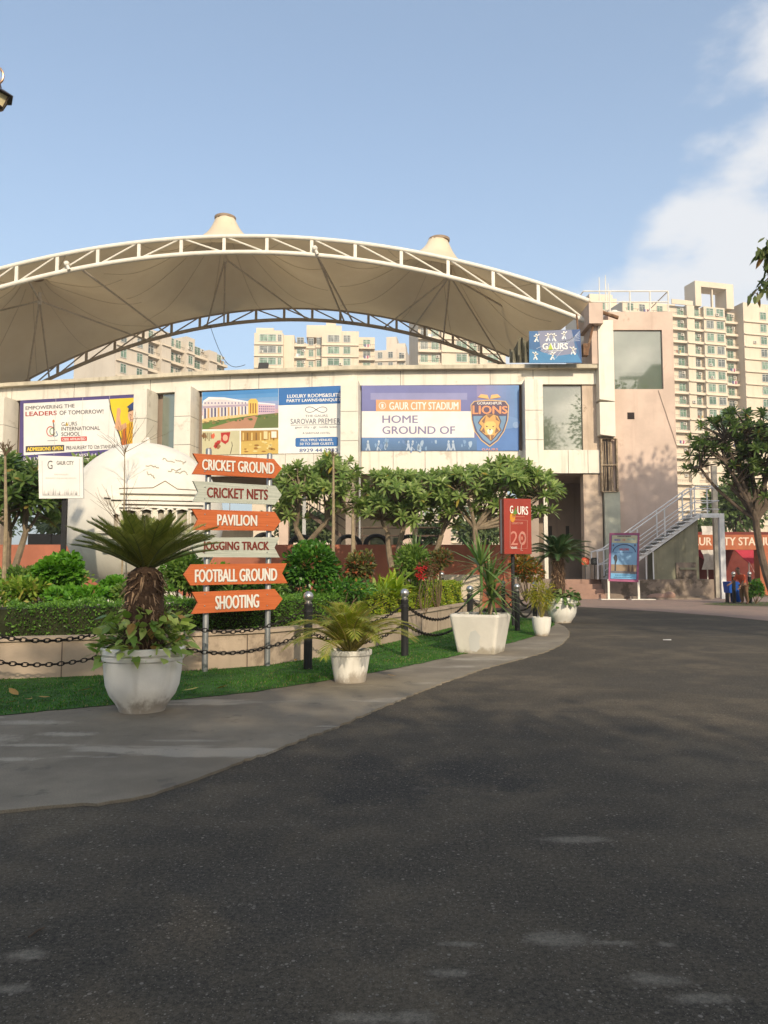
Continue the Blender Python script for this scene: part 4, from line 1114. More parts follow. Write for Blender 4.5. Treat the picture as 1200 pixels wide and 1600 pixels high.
for k in range(1):
    p = gnd(975, 931)
    b = MB(); b.ball((p.x, 38.9, .12), .42, 12, 8, (1.5, .6, .45)); b.ball((p.x + .5, 38.8, .2), .25, 10, 7, (1.2, .7, .8))
    tag(b.build("rubble_sack", M_STEP, smooth=True), "brown lumpy sack lying at the plinth behind the poster stand", "sack")
YS = 40.2
def sx(px): return (at(px, 850, YS)).x
def sz(py): return CAMZ + ray(600, py).z * YS
st = thing("steel_staircase", "white steel staircase climbing along the pink wall to a landing", "staircase", (sx(942), YS, ZP))
x0, z0, x1, z1 = sx(945), ZP, sx(1083), sz(806)
xl, nst = sx(1118), 15
M_LSTEEL = mat("pale_steel_paint", (0.68, 0.68, 0.67), 0.5, 0.08, 2.0, stain=(0.25, 0.17, 0.12), stain_lo=0.68, stain_scale=2)
for y in (YS - .6, YS + .55):
    b = MB(); b.hexa([(x0 - .1, y, z0), (x0 + .25, y, z0), (x0 + .25, y + .06, z0), (x0 - .1, y + .06, z0), (x0 - .1, y, z0 + .28), (x0 + .25, y, z0 + .30), (x0 + .25, y + .06, z0 + .30), (x0 - .1, y + .06, z0 + .28)]) if 0 else None
    b.prism([(x0, y, z0), (x0 + .24, y, z0), (x1 + .22, y, z1 - .10), (x1 + .22, y, z1), (x1 - .02, y, z1)], (0, .06, 0)); b.build("stringer", M_LSTEEL, st)
for k in range(nst):
    a = (k + 1) / (nst + 1); xx, zz = x0 + (x1 - x0) * a, z0 + (z1 - z0) * a
    b = MB(); b.box((xx - .10, YS - .66, zz + .04), (xx + .20, YS + .54, zz + .11)); b.build("tread", M_LSTEEL, st)
b = MB(); b.box((x1, YS - .6, z1 + .004), (xl, YS + 1.2, z1 + .09)); b.box((x1 + .19, YS - .66, z1 - .14), (xl, YS - .54, z1)); b.build("landing", M_LSTEEL, st)
b = MB()
zr = sz(762) - z1
for k, y in ((0, YS - .57), (1, YS + .58)):
    for f in (1.0, .5):
        b.tube([(x0 - .6, y, z0 + zr * f * .95), (x0, y, z0 + zr * f + .1), (x1, y, z1 + zr * f), (xl, y, z1 + zr * f)], .036 if f == 1 else .026, 8)
    b.tube([(x0 + .1, y, z0 + .42), (x1, y, z1 + .34), (xl, y, z1 + .30)], .024, 6)
b.tube([(xl, YS - .57, z1 + zr), (xl, YS + .58, z1 + zr)], .036, 8); b.tube([(xl, YS - .57, z1 + zr * .5), (xl, YS + .58, z1 + zr * .5)], .026, 8)
b.build("handrail", M_LSTEEL, st, smooth=True)
for a in (-.12, .02, .33, .64, .94):
    for y in (YS - .57, YS + .58):
        xx, zz = x0 + (x1 - x0) * a, z0 + (z1 - z0) * max(a, -.03)
        b = MB(); b.box((xx - .03, y - .03, zz + .1), (xx + .03, y + .03, zz + zr * (1 if a else .98))); b.build("baluster", M_LSTEEL, st)
for xx, zt2 in ((x1 + .35, z1 + zr), (xl - .15, z1 + zr)):
    b = MB(); b.box((xx, YS + .55, z1 + .09), (xx + .05, YS + .6, zt2)); b.build("baluster", M_LSTEEL, st)
b = MB(); b.box((xl - .02, YS - .6, 0), (xl + .24, YS - .38, z1 + .09)); b.build("post", M_LSTEEL, st)
tp = MB(); q = at(1117, 790, 41.2); tp.box((q.x - .13, 41.1, 0), (q.x + .13, 41.3, CAMZ + ray(600, 728).z * 41.2))
tag(tp.build("steel_pole", mat("beige_post", (0.42, 0.38, 0.31), .6)), "tall plain beige pole behind the staircase landing", "pole")
for px in (1004, 1015):
    b = MB(); b.box((sx(px) - .03, YS - .5, ZP), (sx(px) + .03, YS - .44, z0 + (z1 - z0) * (sx(px) - x0) / (x1 - x0) - .25)); b.build("prop", M_LSTEEL, st)
cbx = thing("utility_cabinet", "stained grey green concrete panel under the staircase", "cabinet", (15, 40, ZP))
M_CAB = mat("mossy_concrete", (0.25, 0.24, 0.165), 0.9, 0.18, 1.0, streak=(0.09, 0.085, 0.06), stain=(0.055, 0.05, 0.035), stain_lo=0.6, stain_scale=.8)
ax0, ax1 = sx(1006), sx(1086)
def uz(x): return z0 + (z1 - z0) * (x - x0) / (x1 - x0) - .32
b = MB(); b.prism([(ax0 + .35, YS - .42, ZP), (ax1, YS - .42, ZP), (ax1, YS - .42, uz(ax1)), (ax0 + .35, YS - .42, uz(ax0 + .35))], (0, .9, 0)); b.build("body", M_CAB, cbx)
b = MB()
for c0, c1, r0, r1 in ((1050, 1081, 906, 879), (1053, 1080, 905, 893)): b.box((sx(c0), YS - (.50 if c0 == 1050 else .53), sz(r0) + (.04 if c0 == 1050 else .10)), (sx(c1), YS - .425 if c0 == 1050 else YS - .501, sz(r1)))
b.build("recess_panel", M_STONE, cbx)
b = MB(); b.box((sx(1055), YS - .58, sz(890)), (sx(1080), YS - .505, sz(887))); b.build("pipe_ledge", M_CAB, cbx)
# potted plant in a steel bucket, two signs on the railing
bk = thing("metal_bucket", "galvanised bucket planter beside the foot of the stairs", "bucket", (sx(929), 40.0, ZP))
b = MB(); b.lathe([(.24, 0), (.25, .02), (.30, .75), (.32, .78), (.29, .78), (.27, .70)], (sx(929), 40.1, ZP), 20); b.build("pail", mat("dull_zinc", (0.36, 0.35, 0.32), .45, .15, 3, metal=.6), bk, smooth=True)
for px, c, ink, lab in ((914.8, (0.46, 0.05, 0.015), (240, 150, 110), "small orange red sign plate with a pale mark beside the stairs"), (929.5, (0.02, 0.022, 0.022), (120, 124, 116), "small black sign plate with a grey mark beside the orange one")):
    y_ = 39.75; pl_ = vplane((8, y_, 0), (14, y_, 0)); b = MB()
    b.prism([hit(px + 6.0 * sx_, 877 + 5.6 * sy_, pl_) for sx_, sy_ in ((-1, -.7), (-.7, -1), (.7, -1), (1, -.7), (1, .7), (.7, 1), (-.7, 1), (-1, .7))], (0, .05, 0))
    th = thing("sign_plate", lab, "sign", hit(px, 882, pl_), "sign plates beside the stairs")
    b.build("plate", mat("plate_" + ("red" if px < 920 else "black"), c, .5), th)
    P = Print(pl_); P.line([(px + 2.8 * math.cos(a), 877 + 2.8 * math.sin(a)) for a in np.linspace(0, 2 * math.pi, 14)], .8, ink, 1)
    P.poly(((px - 1.6, 878.6), (px, 874.6), (px + 1.6, 878.6)), ink, 1); P.build("print", th)
    b = MB(); p = hit(px, 882, pl_); b.box((p.x - .02, y_ + .06, ZP if 1 else 0), (p.x + .02, y_ + .1, p.z + .2)); b.build("post", mat("black_metal", 0), th)
# gate with the stadium's name, red tents behind
YG = 46.0
gx = lambda px: at(px, 850, YG).x
gz = lambda py: CAMZ + ray(600, py).z * YG
gt = thing("entrance_gate", "brick red gate beam with white stadium lettering on red posts", "gate", (gx(1150), YG, 0))
M_GATE = mat("brick_red_paint", (0.36, 0.115, 0.055), 0.8, .18, 1.2, stain=(0.22, 0.08, 0.05), stain_lo=0.55)
b = MB(); b.box((gx(1040), YG, gz(859)), (gx(1260), YG + .5, gz(835.5))); b.build("beam", M_GATE, gt)
b = MB(); b.box((gx(1184), YG - .15, 0), (gx(1201), YG + .55, gz(859.1))); b.build("post", M_GATE, gt)
b = MB(); b.box((gx(1042), YG, 0), (gx(1056), YG + .5, gz(859.1))); b.build("post", M_GATE, gt)
gpl = vplane((0, YG, 0), (30, YG, 0)); P = Print(gpl)
P.text("GAUR CITY STADIUM", 1071, 839.5, 1217, 852, (226, 206, 186), 2, .02); P.build("lettering", gt)
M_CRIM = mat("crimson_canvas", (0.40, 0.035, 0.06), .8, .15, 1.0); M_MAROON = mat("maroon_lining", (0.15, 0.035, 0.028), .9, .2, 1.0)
tent = thing("event_tent", "crimson tent with tied back curtains and dark maroon inside beyond the gate", "tent", (at(1135, 870, 49).x, 49, 0))
tpl = vplane((0, 49, 0), (40, 49, 0))
tX = lambda px, Y: at(px, 870, Y).x
for pts in (((1062, 856), (1131, 857), (1122, 866), (1108, 879), (1098, 873), (1088, 866)), ((1146, 857), (1196, 857), (1196, 881), (1171, 880.5), (1160, 871))):
    b = MB(); b.prism([hit(x, y, tpl) for x, y in pts], (0, .06, 0)); b.build("curtain", M_CRIM, tent)
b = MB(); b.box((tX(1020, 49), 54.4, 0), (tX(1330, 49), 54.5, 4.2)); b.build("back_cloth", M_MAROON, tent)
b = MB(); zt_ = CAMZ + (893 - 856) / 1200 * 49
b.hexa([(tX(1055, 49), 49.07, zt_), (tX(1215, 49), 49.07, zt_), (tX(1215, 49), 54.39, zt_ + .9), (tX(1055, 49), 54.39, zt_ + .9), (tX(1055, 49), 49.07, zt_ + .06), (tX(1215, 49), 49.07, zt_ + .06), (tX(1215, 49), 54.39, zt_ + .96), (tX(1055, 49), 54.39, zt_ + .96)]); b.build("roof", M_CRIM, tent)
for px in (1058, 1106, 1171, 1212):
    b = MB(); x = tX(px, 49); b.tube([(x, 49.12, 0), (x, 49.12, zt_)], .035, 6); b.build("pole", M_WHITESTEEL, tent)
b = MB(); x = tX(1171, 48.6); b.tube([(x, 48.7, zt_ - .9), (x + .35, 47.4, .05)], .012, 4); b.build("guy_rope", M_WHITESTEEL, tent)
p = at(1108, 800, 48.6); b = MB(); g = random.Random(6)
vv = []
for i in range(5):
    for j in range(14):
        vv.append((p.x - .55 + .28 * i + .1 * math.sin(j * .8 + i), p.y + .12 * math.sin(i * 2.1 + j * .4), CAMZ + (893 - 822 - (890 - 822) * j / 13) / 1200 * 48.6))
b.add(vv, [(i * 14 + j, i * 14 + j + 1, (i + 1) * 14 + j + 1, (i + 1) * 14 + j) for i in range(4) for j in range(13)])
tag(b.build("cloth_drape", mat("off_white_cloth", (0.55, 0.52, 0.48), .8), smooth=True), "long off white cloth hanging beside the stair landing post", "cloth")

# ================================================================== compound wall with half tyres
YW = 30.0
wxx = lambda px: at(px, 860, YW).x
wz = lambda py: CAMZ + ray(600, py).z * YW
cw = thing("compound_wall", "long terracotta compound wall with a cream base behind the trees", "wall", (wxx(380), YW, 0))
M_TERRA = mat("terracotta_paint", (0.33, 0.115, 0.065), .85, .14, .8, streak=(0.22, 0.075, 0.045))
b = MB(); b.box((wxx(-200), YW, 0), (wxx(786), YW + .3, wz(851))); b.build("panel", M_TERRA, cw)
b = MB(); b.box((wxx(625), YW - .15, 0), (wxx(752), YW - .003, 1.279)); b.build("base", M_CREAMWALL, cw)
b = MB(); b.box((wxx(786), YW - .1, 0), (wxx(803), YW + .4, wz(835))); b.build("pier", M_TERRA, cw)
M_TYRE = mat("tyre_rubber", (0.018, 0.017, 0.016), .85, .2, 6)
def half_tyre():
    b = MB(); n = 16
    b.tube([(.42 * math.cos(math.pi * k / n), 0, .42 * math.sin(math.pi * k / n)) for k in range(n + 1)], .10, 8)
    o = b.build("half_tyre", M_TYRE, None, smooth=True); return o
t0 = None; k = 0
ztw = wz(851)
for px in [412, 470, 545, 588, 640]:
    if t0 is None: o = t0 = half_tyre()
    else: o = t0.copy(); link(o)
    o.location = (wxx(px), YW + .15, ztw); o.scale = (1, 1, .8 + .2 * ((px * 7) % 5) / 5)
    tag(o, "black half tyre standing as an arch on the terracotta wall", "tyre", "half tyres along the wall top")
b = MB()
for x0_, x1_, t_ in ((42, 78, 834), (79, 112, 835)): b.box((wxx(x0_), YW + .05, ztw), (wxx(x1_), YW + .2, wz(t_)))
tag(b.build("dark_screen", mat("black_cloth", (0.012, 0.012, 0.013), .9)), "black cloth screen on the terracotta wall below the globe", "screen")

# ================================================================== rear steel stairs under the building
YR = 46.5
rs = thing("steel_staircase", "brown steel stairs going down behind the trees under the building", "staircase", (at(500, 820, YR).x, YR, 0))
ra, rb_ = at(436, 776, YR), at(556, 856, YR)
M_BRST = mat("brown_steel", (0.12, 0.085, 0.065), .7, .2, 2)
for y in (0, 1.2):
    b = MB(); o_ = Vector((0, y, 0)); b.prism([ra + o_, ra + o_ + Vector((.4, 0, 0)), rb_ + o_ + Vector((.4, 0, 0)), rb_ + o_], (0, .06, 0)); b.build("stringer", M_BRST, rs)
for k in range(13):
    p = ra.lerp(rb_, (k + .5) / 13); b = MB(); b.box((p.x - .02, YR + .07, p.z + .05), (p.x + .32, YR + 1.19, p.z + .10)); b.build("tread", M_BRST, rs)
b = MB()
for y in (YR, YR + 1.2):
    for h in (.55, 1.05): b.tube([(ra.x, y, ra.z + h + .2), (rb_.x, y, rb_.z + h + .2), (rb_.x + 5.5, y, rb_.z + h + .2)], .03, 6)
for k in range(9):
    for y in (YR, YR + 1.2): p = ra.lerp(rb_, k / 8); b.tube([(p.x, y, p.z), (p.x, y, p.z + 1.25)], .025, 6)
for k in range(4): b.tube([(rb_.x + 1.6 * k + .4, YR, rb_.z), (rb_.x + 1.6 * k + .4, YR, rb_.z + 1.25)], .025, 6)
b.build("handrail", M_BRST, rs)
b = MB(); b.box((rb_.x + .41, YR - .1, rb_.z - .25), (rb_.x + 7, YR + 1.4, rb_.z)); b.build("landing", M_BRST, rs)

# ================================================================== apartment towers
M_APT = mat("cream_apartment_render", (0.60, 0.515, 0.405), .9, .07, .12, streak=(0.47, 0.385, 0.28))
M_APT2 = mat("sand_apartment_render", (0.54, 0.48, 0.40), .9, .07, .12, streak=(0.44, 0.37, 0.29))
M_BALC = mat("balcony_render", (0.62, 0.535, 0.42), .9, .06, .4, streak=(0.42, 0.35, 0.27))
M_WFR = mat("window_frame_paint", (0.50, 0.50, 0.46), .6)
def pane_mat(name, a, c):
    m, t, b, _ = nodes_of(name)
    oi = t.nodes.new('ShaderNodeObjectInfo')
    s = noise(t, 1.6, 2, .5, stretch=(3, 1, .3))
    col = mixc(t, oi.outputs['Random'], a, c)
    col = mixc(t, ramp(t, s, .45, .6, 0, .7), col, tuple(x * .35 for x in a))
    t.links.new(col, b.inputs['Base Color']); b.inputs['Roughness'].default_value = .12; b.inputs['Specular IOR Level'].default_value = .6
    MATS[name] = m; return m
M_PGREEN = pane_mat("green_curtained_pane", (0.09, 0.17, 0.12), (0.24, 0.36, 0.27)); M_PGREY = pane_mat("grey_pane", (0.09, 0.11, 0.11), (0.26, 0.28, 0.26))
M_DARKREC = mat("shaded_recess", (0.34, 0.28, 0.21), .9, .1, .5)
M_RAILD = mat("balcony_rail", (0.16, 0.15, 0.13), .6)
def window_proto(m):
    b = MB(); b.box((-.82, -.05, -.82), (.82, .03, -.72)); b.box((-.82, -.05, .72), (.82, .03, .82)); b.box((-.82, -.05, -.719), (-.72, .03, .719)); b.box((.72, -.05, -.719), (.82, .03, .719)); b.box((-.03, -.045, -.719), (.03, .03, .719)); b.box((-.719, -.04, .30), (-.031, .02, .36)); b.box((.031, -.04, .30), (.719, .02, .36))
    o = b.build("window", M_WFR, None, local=True); COL.objects.unlink(o)
    p = MB().box((-.72, .031, -.72), (.72, .06, .72)).build("pane", m, o, local=True); COL.objects.unlink(p); return o
def balcony_proto():
    b = MB(); b.box((-.5, -1, 0), (.5, .3, .16)); b.box((-.5, -1, .161), (.5, -.92, .55)); b.cm = 1
    for k in range(9): b.box((-.47 + .117 * k, -.98, .551), (-.462 + .117 * k, -.95, 1.05))
    b.box((-.5, -1, 1.051), (.5, -.93, 1.12)); b.cm = 0
    o = b.build("balcony", [M_BALC, M_RAILD], None, local=True); COL.objects.unlink(o); return o
def slab_proto():
    b = MB(); b.box((-.5, -.35, -.12), (.5, .1, .12)); o = b.build("ledge", M_BALC, None, local=True); COL.objects.unlink(o); return o
def ac_proto():
    b = MB(); b.box((-.4, -.3, 0), (.4, 0, .6)); b.cm = 1; b.box((-.3, -.31, .1), (.15, -.301, .5)); o = b.build("air_conditioner", [flat((214, 210, 200)), M_RAILD], None, local=True); COL.objects.unlink(o); return o
def laundry_proto(cols, nm):
    b = MB(); x = -.9; ms = []
    for k, (w, h, c) in enumerate(cols): b.cm = k; ms.append(flat(c)); b.box((x, -.02 - .004 * k, -h), (x + w, .004 - .004 * k, 0)); x += w + .06
    o = b.build(nm, ms, None, local=True); COL.objects.unlink(o); return o
PL = [laundry_proto(((.5, .7, (90, 84, 130)), (.35, .8, (214, 208, 200)), (.4, .75, (170, 60, 96)), (.3, .5, (220, 190, 196))), "laundry"), laundry_proto(((.7, .9, (226, 224, 220)), (.5, .6, (150, 160, 176))), "laundry"), laundry_proto(((.4, .6, (150, 84, 60)), (.6, .8, (120, 128, 120)), (.35, .55, (204, 170, 90))), "laundry")]
PW1, PW2, PB, PS, PAC = window_proto(M_PGREEN), window_proto(M_PGREY), balcony_proto(), slab_proto(), ac_proto()
def put(o, parent, loc, sc=(1, 1, 1), rz=0):
    c = o.copy(); COL.objects.link(c); c.parent = parent; c.location = loc; c.scale = sc; c.rotation_euler = (0, 0, rz)
    for k in o.children:
        d = k.copy(); COL.objects.link(d); d.parent = c
    return c
def tower(label, px, Y, rz, floors, fh, bays, m, ptop, vis0=0, depth=16, seed=1, extra=None, wm=None, loc=None, ztop=None):
    """bays: (x0, x1, setback, windows [(x, width)], balcony bool, extra floors) measured along the front"""
    g = random.Random(seed)
    loc = loc or (at(px, 700, Y).x, Y, 0)
    t_ = thing("apartment_tower", label, "tower", loc, "apartment towers behind the stadium", rz)
    ztop = ztop or CAMZ + ray(600, ptop).z * Y
    b = MB()
    for x0, x1, sb, wins, balc, ef in bays: b.box((x0, sb, -1), (x1, depth + .01 * x0, ztop + ef * fh))
    b.build("wall", m, t_, local=True)
    nW = nB = 0
    for f in range(floors):
        z = ztop - (f + 1) * fh
        for x0, x1, sb, wins, balc, ef in bays:
            if wins and z < ztop + ef * fh:
                for wx, ww in wins:
                    if nW < 99:
                        put(PW2 if (wm or g.random() < .16) else PW1, t_, (wx, sb - .075, z + 1.75), (ww / 1.64, 1, 1.15)); nW += 1
            if balc == 1 and nB < 99:
                put(PB, t_, ((x0 + x1) / 2, sb - .02, z), (x1 - x0 - .06, 1.0 if sb > .8 else .8, 1)); nB += 1
                if g.random() < .22: put(PL[g.randrange(3)], t_, ((x0 + x1) / 2 + g.uniform(-.4, .4), sb - 1.06 if sb > .8 else sb - .86, z + 1.15), (.8, 1, 1))
                if g.random() < .35: put(PAC, t_, (x1 - .7, sb - .04, z + 1.9))
            elif balc == 2:
                put(PS, t_, ((x0 + x1) / 2, sb - .02, z + .05), (x1 - x0 - .04, 1, 1))
                if g.random() < .25: put(PAC, t_, (g.uniform(x0 + .5, x1 - .5), sb - .04, z + .9))
    if extra:
        class RB:
            def frame(s, q): q.build("portal_frame", m, t_, local=True)
            def box(s, lo, hi): MB().box(lo, hi).build("rooftop_block", m, t_, local=True)
        extra(RB(), ztop, fh)
    return t_
u = 173 / 1200
def ex1(b, z, fh):
    m = M_APT; q = MB(); q.box((6.2, .0, z), (7.8, 4, z + 6.0)); q.box((14.6, .0, z), (16.6, 4, z + 6.0)); q.box((7.8, .0, z + 4.7), (14.6, 4, z + 6.0)); q.box((11.0, .5, z), (11.35, 1, z + 4.7)); b.frame(q)
    b.box((0, .1, z), (5.6, .3, z + 1.1)); b.box((-1, 6, z), (5, 12, z + 2.2))
tower("tall cream apartment tower with a portal frame on its roof", 1057, 173, R(14), 19, 3.0,
      [(-12, -0.2, 1.4, [(-10, 1.6), (-7, 1.6), (-2.4, 1.6)], 1, 0), (0, 3.9, 1.3, [(2.9, 1.8)], 1, 0), (3.9, 5.9, 0.15, [], 2, 0), (5.9, 8.3, 1.2, [(7.0, 1.7)], 1, 0), (8.3, 14.0, 0, [(9.9, 2.0), (12.6, 2.0)], 2, 0), (14.0, 15.2, 1.6, [], 0, 0), (15.2, 18.6, 2.4, [(17.0, 1.8)], 1, 0), (18.6, 30, -.6, [(24.0, 1.8), (28, 1.8)], 2, .55)], M_APT, 474, seed=4, extra=ex1)
def ex2(b, z, fh):
    b.box((0, 4, z), (4.5, 10, z + 2.6)); b.box((13, 3, z), (22, 10, z + 3.2)); b.box((18, 4, z + 3.201), (20.5, 8, z + 4.6)); b.box((1, .3, z), (7, .5, z + .8))
tower("wide cream apartment block seen centrally through the canopy arch", 395, 190, R(3), 12, 3.0,
      [(0, 7.3, 0, [(3.4, 4.6), (6.4, 1.0)], 2, 0), (7.3, 10, 1.5, [], 0, 0), (10, 13, 2.2, [(11.5, 1.9)], 1, -.6), (13, 15.4, 2.8, [(14.2, 1.3)], 2, -.6), (15.4, 17.0, 2.0, [(16.2, 1.1)], 2, -.6), (17, 26.4, -.2, [(20, 3.2), (23.4, 1.9)], 2, .25), (26.4, 30.6, 3.2, [(28.5, 2.0)], 1, .1)], M_APT, 520, seed=7, extra=ex2)
def ex3(b, z, fh): b.box((3.5, 2, z), (6.5, 7, z + 4.6)); b.box((6.5, 2, z), (9.0, 7, z + 2.6)); b.box((0, 2, z), (3.5, 7, z + .8))
tower("small pale apartment block right behind the wide central one", 583, 215, R(-8), 8, 3.0, [(0, 6.8, 0, [(2, 1.4), (5, 1.4)], 2, 0), (6.8, 9.2, 1.2, [(8, 1.5)], 1, .4)], M_APT2, 549, seed=9, extra=ex3, wm=1)
tower("cream apartment block with green windows beyond the right end of the canopy", 655, 170, R(6), 12, 3.0,
      [(0, 5.2, 1.2, [(1.4, 1.8), (3.9, 1.8)], 1, 0), (5.2, 8.0, 0, [], 2, 0), (8, 11.4, .0, [(9.8, 2.6)], 2, 0), (11.4, 14, 1.2, [(12.7, 1.8)], 1, 0), (14, 20, 0, [(17, 2.6)], 2, 0)], M_APT, 468, seed=12)
tower("far cream apartment block receding behind the canopy's low end", 228, 150, R(60), 9, 3.0,
      [(-8, 0, 0, [(-6.2, 1.5), (-2.2, 1.5)], 2, -.4), (0, 3.6, 1.6, [(2, 1.7)], 1, 0), (3.6, 6.2, .1, [], 2, 0), (6.2, 10.5, 1.6, [(7.6, 1.6), (9.6, 1.5)], 1, -.1), (10.5, 13, .1, [(11.7, 1.3)], 2, .2), (13, 17.4, 1.6, [(15.2, 2)], 1, -.2), (17.4, 20, .1, [], 2, -.2), (20, 24, 1.6, [(22, 1.8)], 1, -.6)], M_APT2, 508, seed=14, depth=12)
tower("cream apartment block behind the left canopy end, with white framed windows", 112, 158, R(2), 5, 3.0, [(0, 5, 0, [(2.2, 1.7)], 2, 0), (5, 9, .9, [(6.6, 1.7)], 2, 0), (9, 15, 0, [], 2, 0)], M_APT2, 552, seed=15)
def ex5(b, z, fh): b.box((2, 2, z), (8, 8, z + 1.6)); b.box((14, 3, z), (19, 8, z + 1.0))
tower("cream apartment block peeping over the pink tower roof railing", 926, 185, R(8), 6, 3.0, [(0, 6, 0, [(3, 2)], 2, .6), (6, 9, 1, [], 1, 0), (9, 17, 0, [(12, 2.4), (15, 1.8)], 2, .1), (17, 21, 1.2, [(19, 1.8)], 1, -.6)], M_APT, 470, seed=17, extra=ex5)
tower("low cream block standing far behind the trees under the stadium floor", 655, 120, R(-5), 6, 3.0, [(0, 5, 0, [(1.5, 1.6), (3.6, 1.6)], 1, 0), (5, 9, 1, [(7, 2)], 2, -.3)], M_APT2, 800 - 12, seed=19)
tower("cream apartment tower standing behind the viewpoint across the road", 0, 0, math.pi + .12, 14, 3.0, [(0, 7, 0, [(2.5, 2), (5.5, 1.6)], 1, 2), (7, 14, 1.2, [(9, 2), (12, 2)], 1, 1), (14, 19, 0, [(16.5, 2.4)], 2, 0), (19, 26, 1.2, [(21, 2), (24, 2)], 1, -2)], M_APT, 0, seed=23, loc=(78, -80, 0), ztop=47)

# ================================================================== raised planter, soil, hedges
M_PLWALL = mat("sandstone_planter", (0.40, 0.315, 0.235), .85, .12, 1.4, streak=(0.25, 0.19, 0.14), stain=(0.20, 0.155, 0.115), stain_lo=.56, stain_scale=1.1, bmp=.15, bscale=30)
def off_poly(pts, d):
    n = len(pts); out = []
    for i in range(n):
        a, b = pts[i - 1], pts[(i + 1) % n]; t = (b - a).normalized(); out.append(pts[i] + Vector((-t.y, t.x)) * d)
    return out
pw = thing("planter_wall", "curved low sandstone planter wall round the flower bed", "planter wall", (-3, 12, 0))
ZW = .50
def ring(pts, d0, d1, z0, z1, name, m):
    o, i_ = off_poly(pts, d0), off_poly(pts, d1); b = MB(); n = len(pts)
    for k in range(n):
        j = (k + 1) % n
        b.add([(o[k].x, o[k].y, z0), (o[j].x, o[j].y, z0), (o[j].x, o[j].y, z1), (o[k].x, o[k].y, z1), (i_[k].x, i_[k].y, z0), (i_[j].x, i_[j].y, z0), (i_[j].x, i_[j].y, z1), (i_[k].x, i_[k].y, z1)], [(0, 1, 2, 3), (3, 2, 6, 7), (5, 4, 7, 6), (1, 0, 4, 5)])
    return b.build(name, m, pw, fix=False)
ring(wallpts, 0, .2, -.05, ZW, "wall", M_PLWALL)
ring(wallpts, -.035, .235, ZW + .002, ZW + .05, "coping", M_PLWALL)
b = MB(); acc = 0; seg = 1.25
for a, c in zip(wallpts[:12], wallpts[1:13]):
    L = (c - a).length; t = (c - a).normalized(); n = Vector((t.y, -t.x))
    while acc < L:
        p = a + t * acc; b.box((p.x - .006, p.y - .012, .0), (p.x + .006, p.y + .0, ZW - .003), rz=math.atan2(t.y, t.x)); acc += seg
    acc -= L
b.build("joint", mat("mortar_joint", (.14, .11, .085), .9), pw)
soil = off_poly(wallpts, .15)
sheet("flower_bed_soil", [(p.x, p.y, .44) for p in soil], mat("dark_soil", (0.065, 0.048, 0.032), .95, .3, 3, stain=(0.04, 0.06, 0.02), stain_lo=.55))

def along(pts, s):
    for a, c in zip(pts[:-1], pts[1:]):
        L = (c - a).length
        if s <= L: t = (c - a).normalized(); return a + t * s, Vector((-t.y, t.x))
        s -= L
    t = (pts[-1] - pts[-2]).normalized(); return pts[-1], Vector((-t.y, t.x))
def hedge(label, pts, h0, h1, wd, m, mcore, seed, dens, ins=.30, lsz=.042):
    g = np.random.default_rng(seed)
    tot = sum((c - a).length for a, c in zip(pts[:-1], pts[1:]))
    c0, _ = along(pts, tot / 2)
    th = thing("hedge", label, "hedge", (c0.x, c0.y, ZW))
    b = MB(); k = int(tot / .3); prev = None
    for i in range(k + 1):
        s = tot * i / k; p, n = along(pts, s); h = h0 + (h1 - h0) * s / tot
        q = [p + n * (ins + .05), p + n * (ins + wd - .05)]
        cur = [(q[0].x, q[0].y, .44), (q[1].x, q[1].y, .44), (q[1].x, q[1].y, h - .06), (q[0].x, q[0].y, h - .06)]
        if prev: b.add(prev + cur, [(0, 4, 7, 3), (3, 7, 6, 2), (2, 6, 5, 1)])
        else: b.add(cur, [(0, 1, 2, 3)])
        prev = cur
    b.add(prev, [(0, 1, 2, 3)]); b.build("twig_core", mcore, th)
    n = int(dens * tot * (wd + .5 + .15)); P, D = [], []
    for i in range(n):
        s = g.uniform(0, tot); p, nn = along(pts, s); h = h0 + (h1 - h0) * s / tot
        bumpy = .025 * math.sin(s * 5.1) + .02 * math.sin(s * 11.3 + 1)
        r = g.uniform(0, wd + .5 + .12)
        if r < wd: w, z, o = r, h + bumpy, (0, 0, 1)
        elif r < wd + .5: w, z, o = 0, .5 + (h - .5) * (r - wd) / .5, (-nn.x, -nn.y, .2)
        else: w, z, o = wd, g.uniform(.5, h), (nn.x, nn.y, .2)
        dep = abs(g.normal(0, .035)); e = g.normal(0, .018)
        P.append((p.x + nn.x * (ins + w) - o[0] * (dep - e + (.03 * math.sin(s * 7 + z * 9) if r >= wd else 0)), p.y + nn.y * (ins + w) - o[1] * (dep - e), z - (o[2] > .5) * (dep - e)))
        D.append((o[0] + g.normal(0, .7), o[1] + g.normal(0, .7), o[2] * .6 + g.normal(.2, .6)))
    P, D = np.array(P), np.array(D)
    if n:
        ends = g.uniform(0, 1, n) < .02
    V, Q = leaves(P, D, rdirs(g, n), g.uniform(lsz * .7, lsz * 1.35, n), g.uniform(lsz * .4, lsz * .7, n), rows=KITE, droop=.1)
    np_mesh("foliage", V, Q, m, th)
    return th
M_HCORE = mat("hedge_twigs", (0.022, 0.026, 0.010), .95, .3, 6)
M_HEDGE = leafmat("dark_hedge_leaf", (0.054, 0.136, 0.020), (0.165, 0.320, 0.039), .25)
M_GOLD_SUNLIT = leafmat("golden_sunlit_hedge_leaf", (0.122, 0.230, 0.017), (0.389, 0.446, 0.036), .3, c3=(0.40, 0.36, 0.03), p3=.12)  # some of the yellow is sunlight put into the leaf colour
left_pts = wallpts[0:9]; right_pts = [wallpts[8].lerp(wallpts[9], .0), wallpts[9], wallpts[10], wallpts[11], wallpts[11].lerp(wallpts[12], .55)]
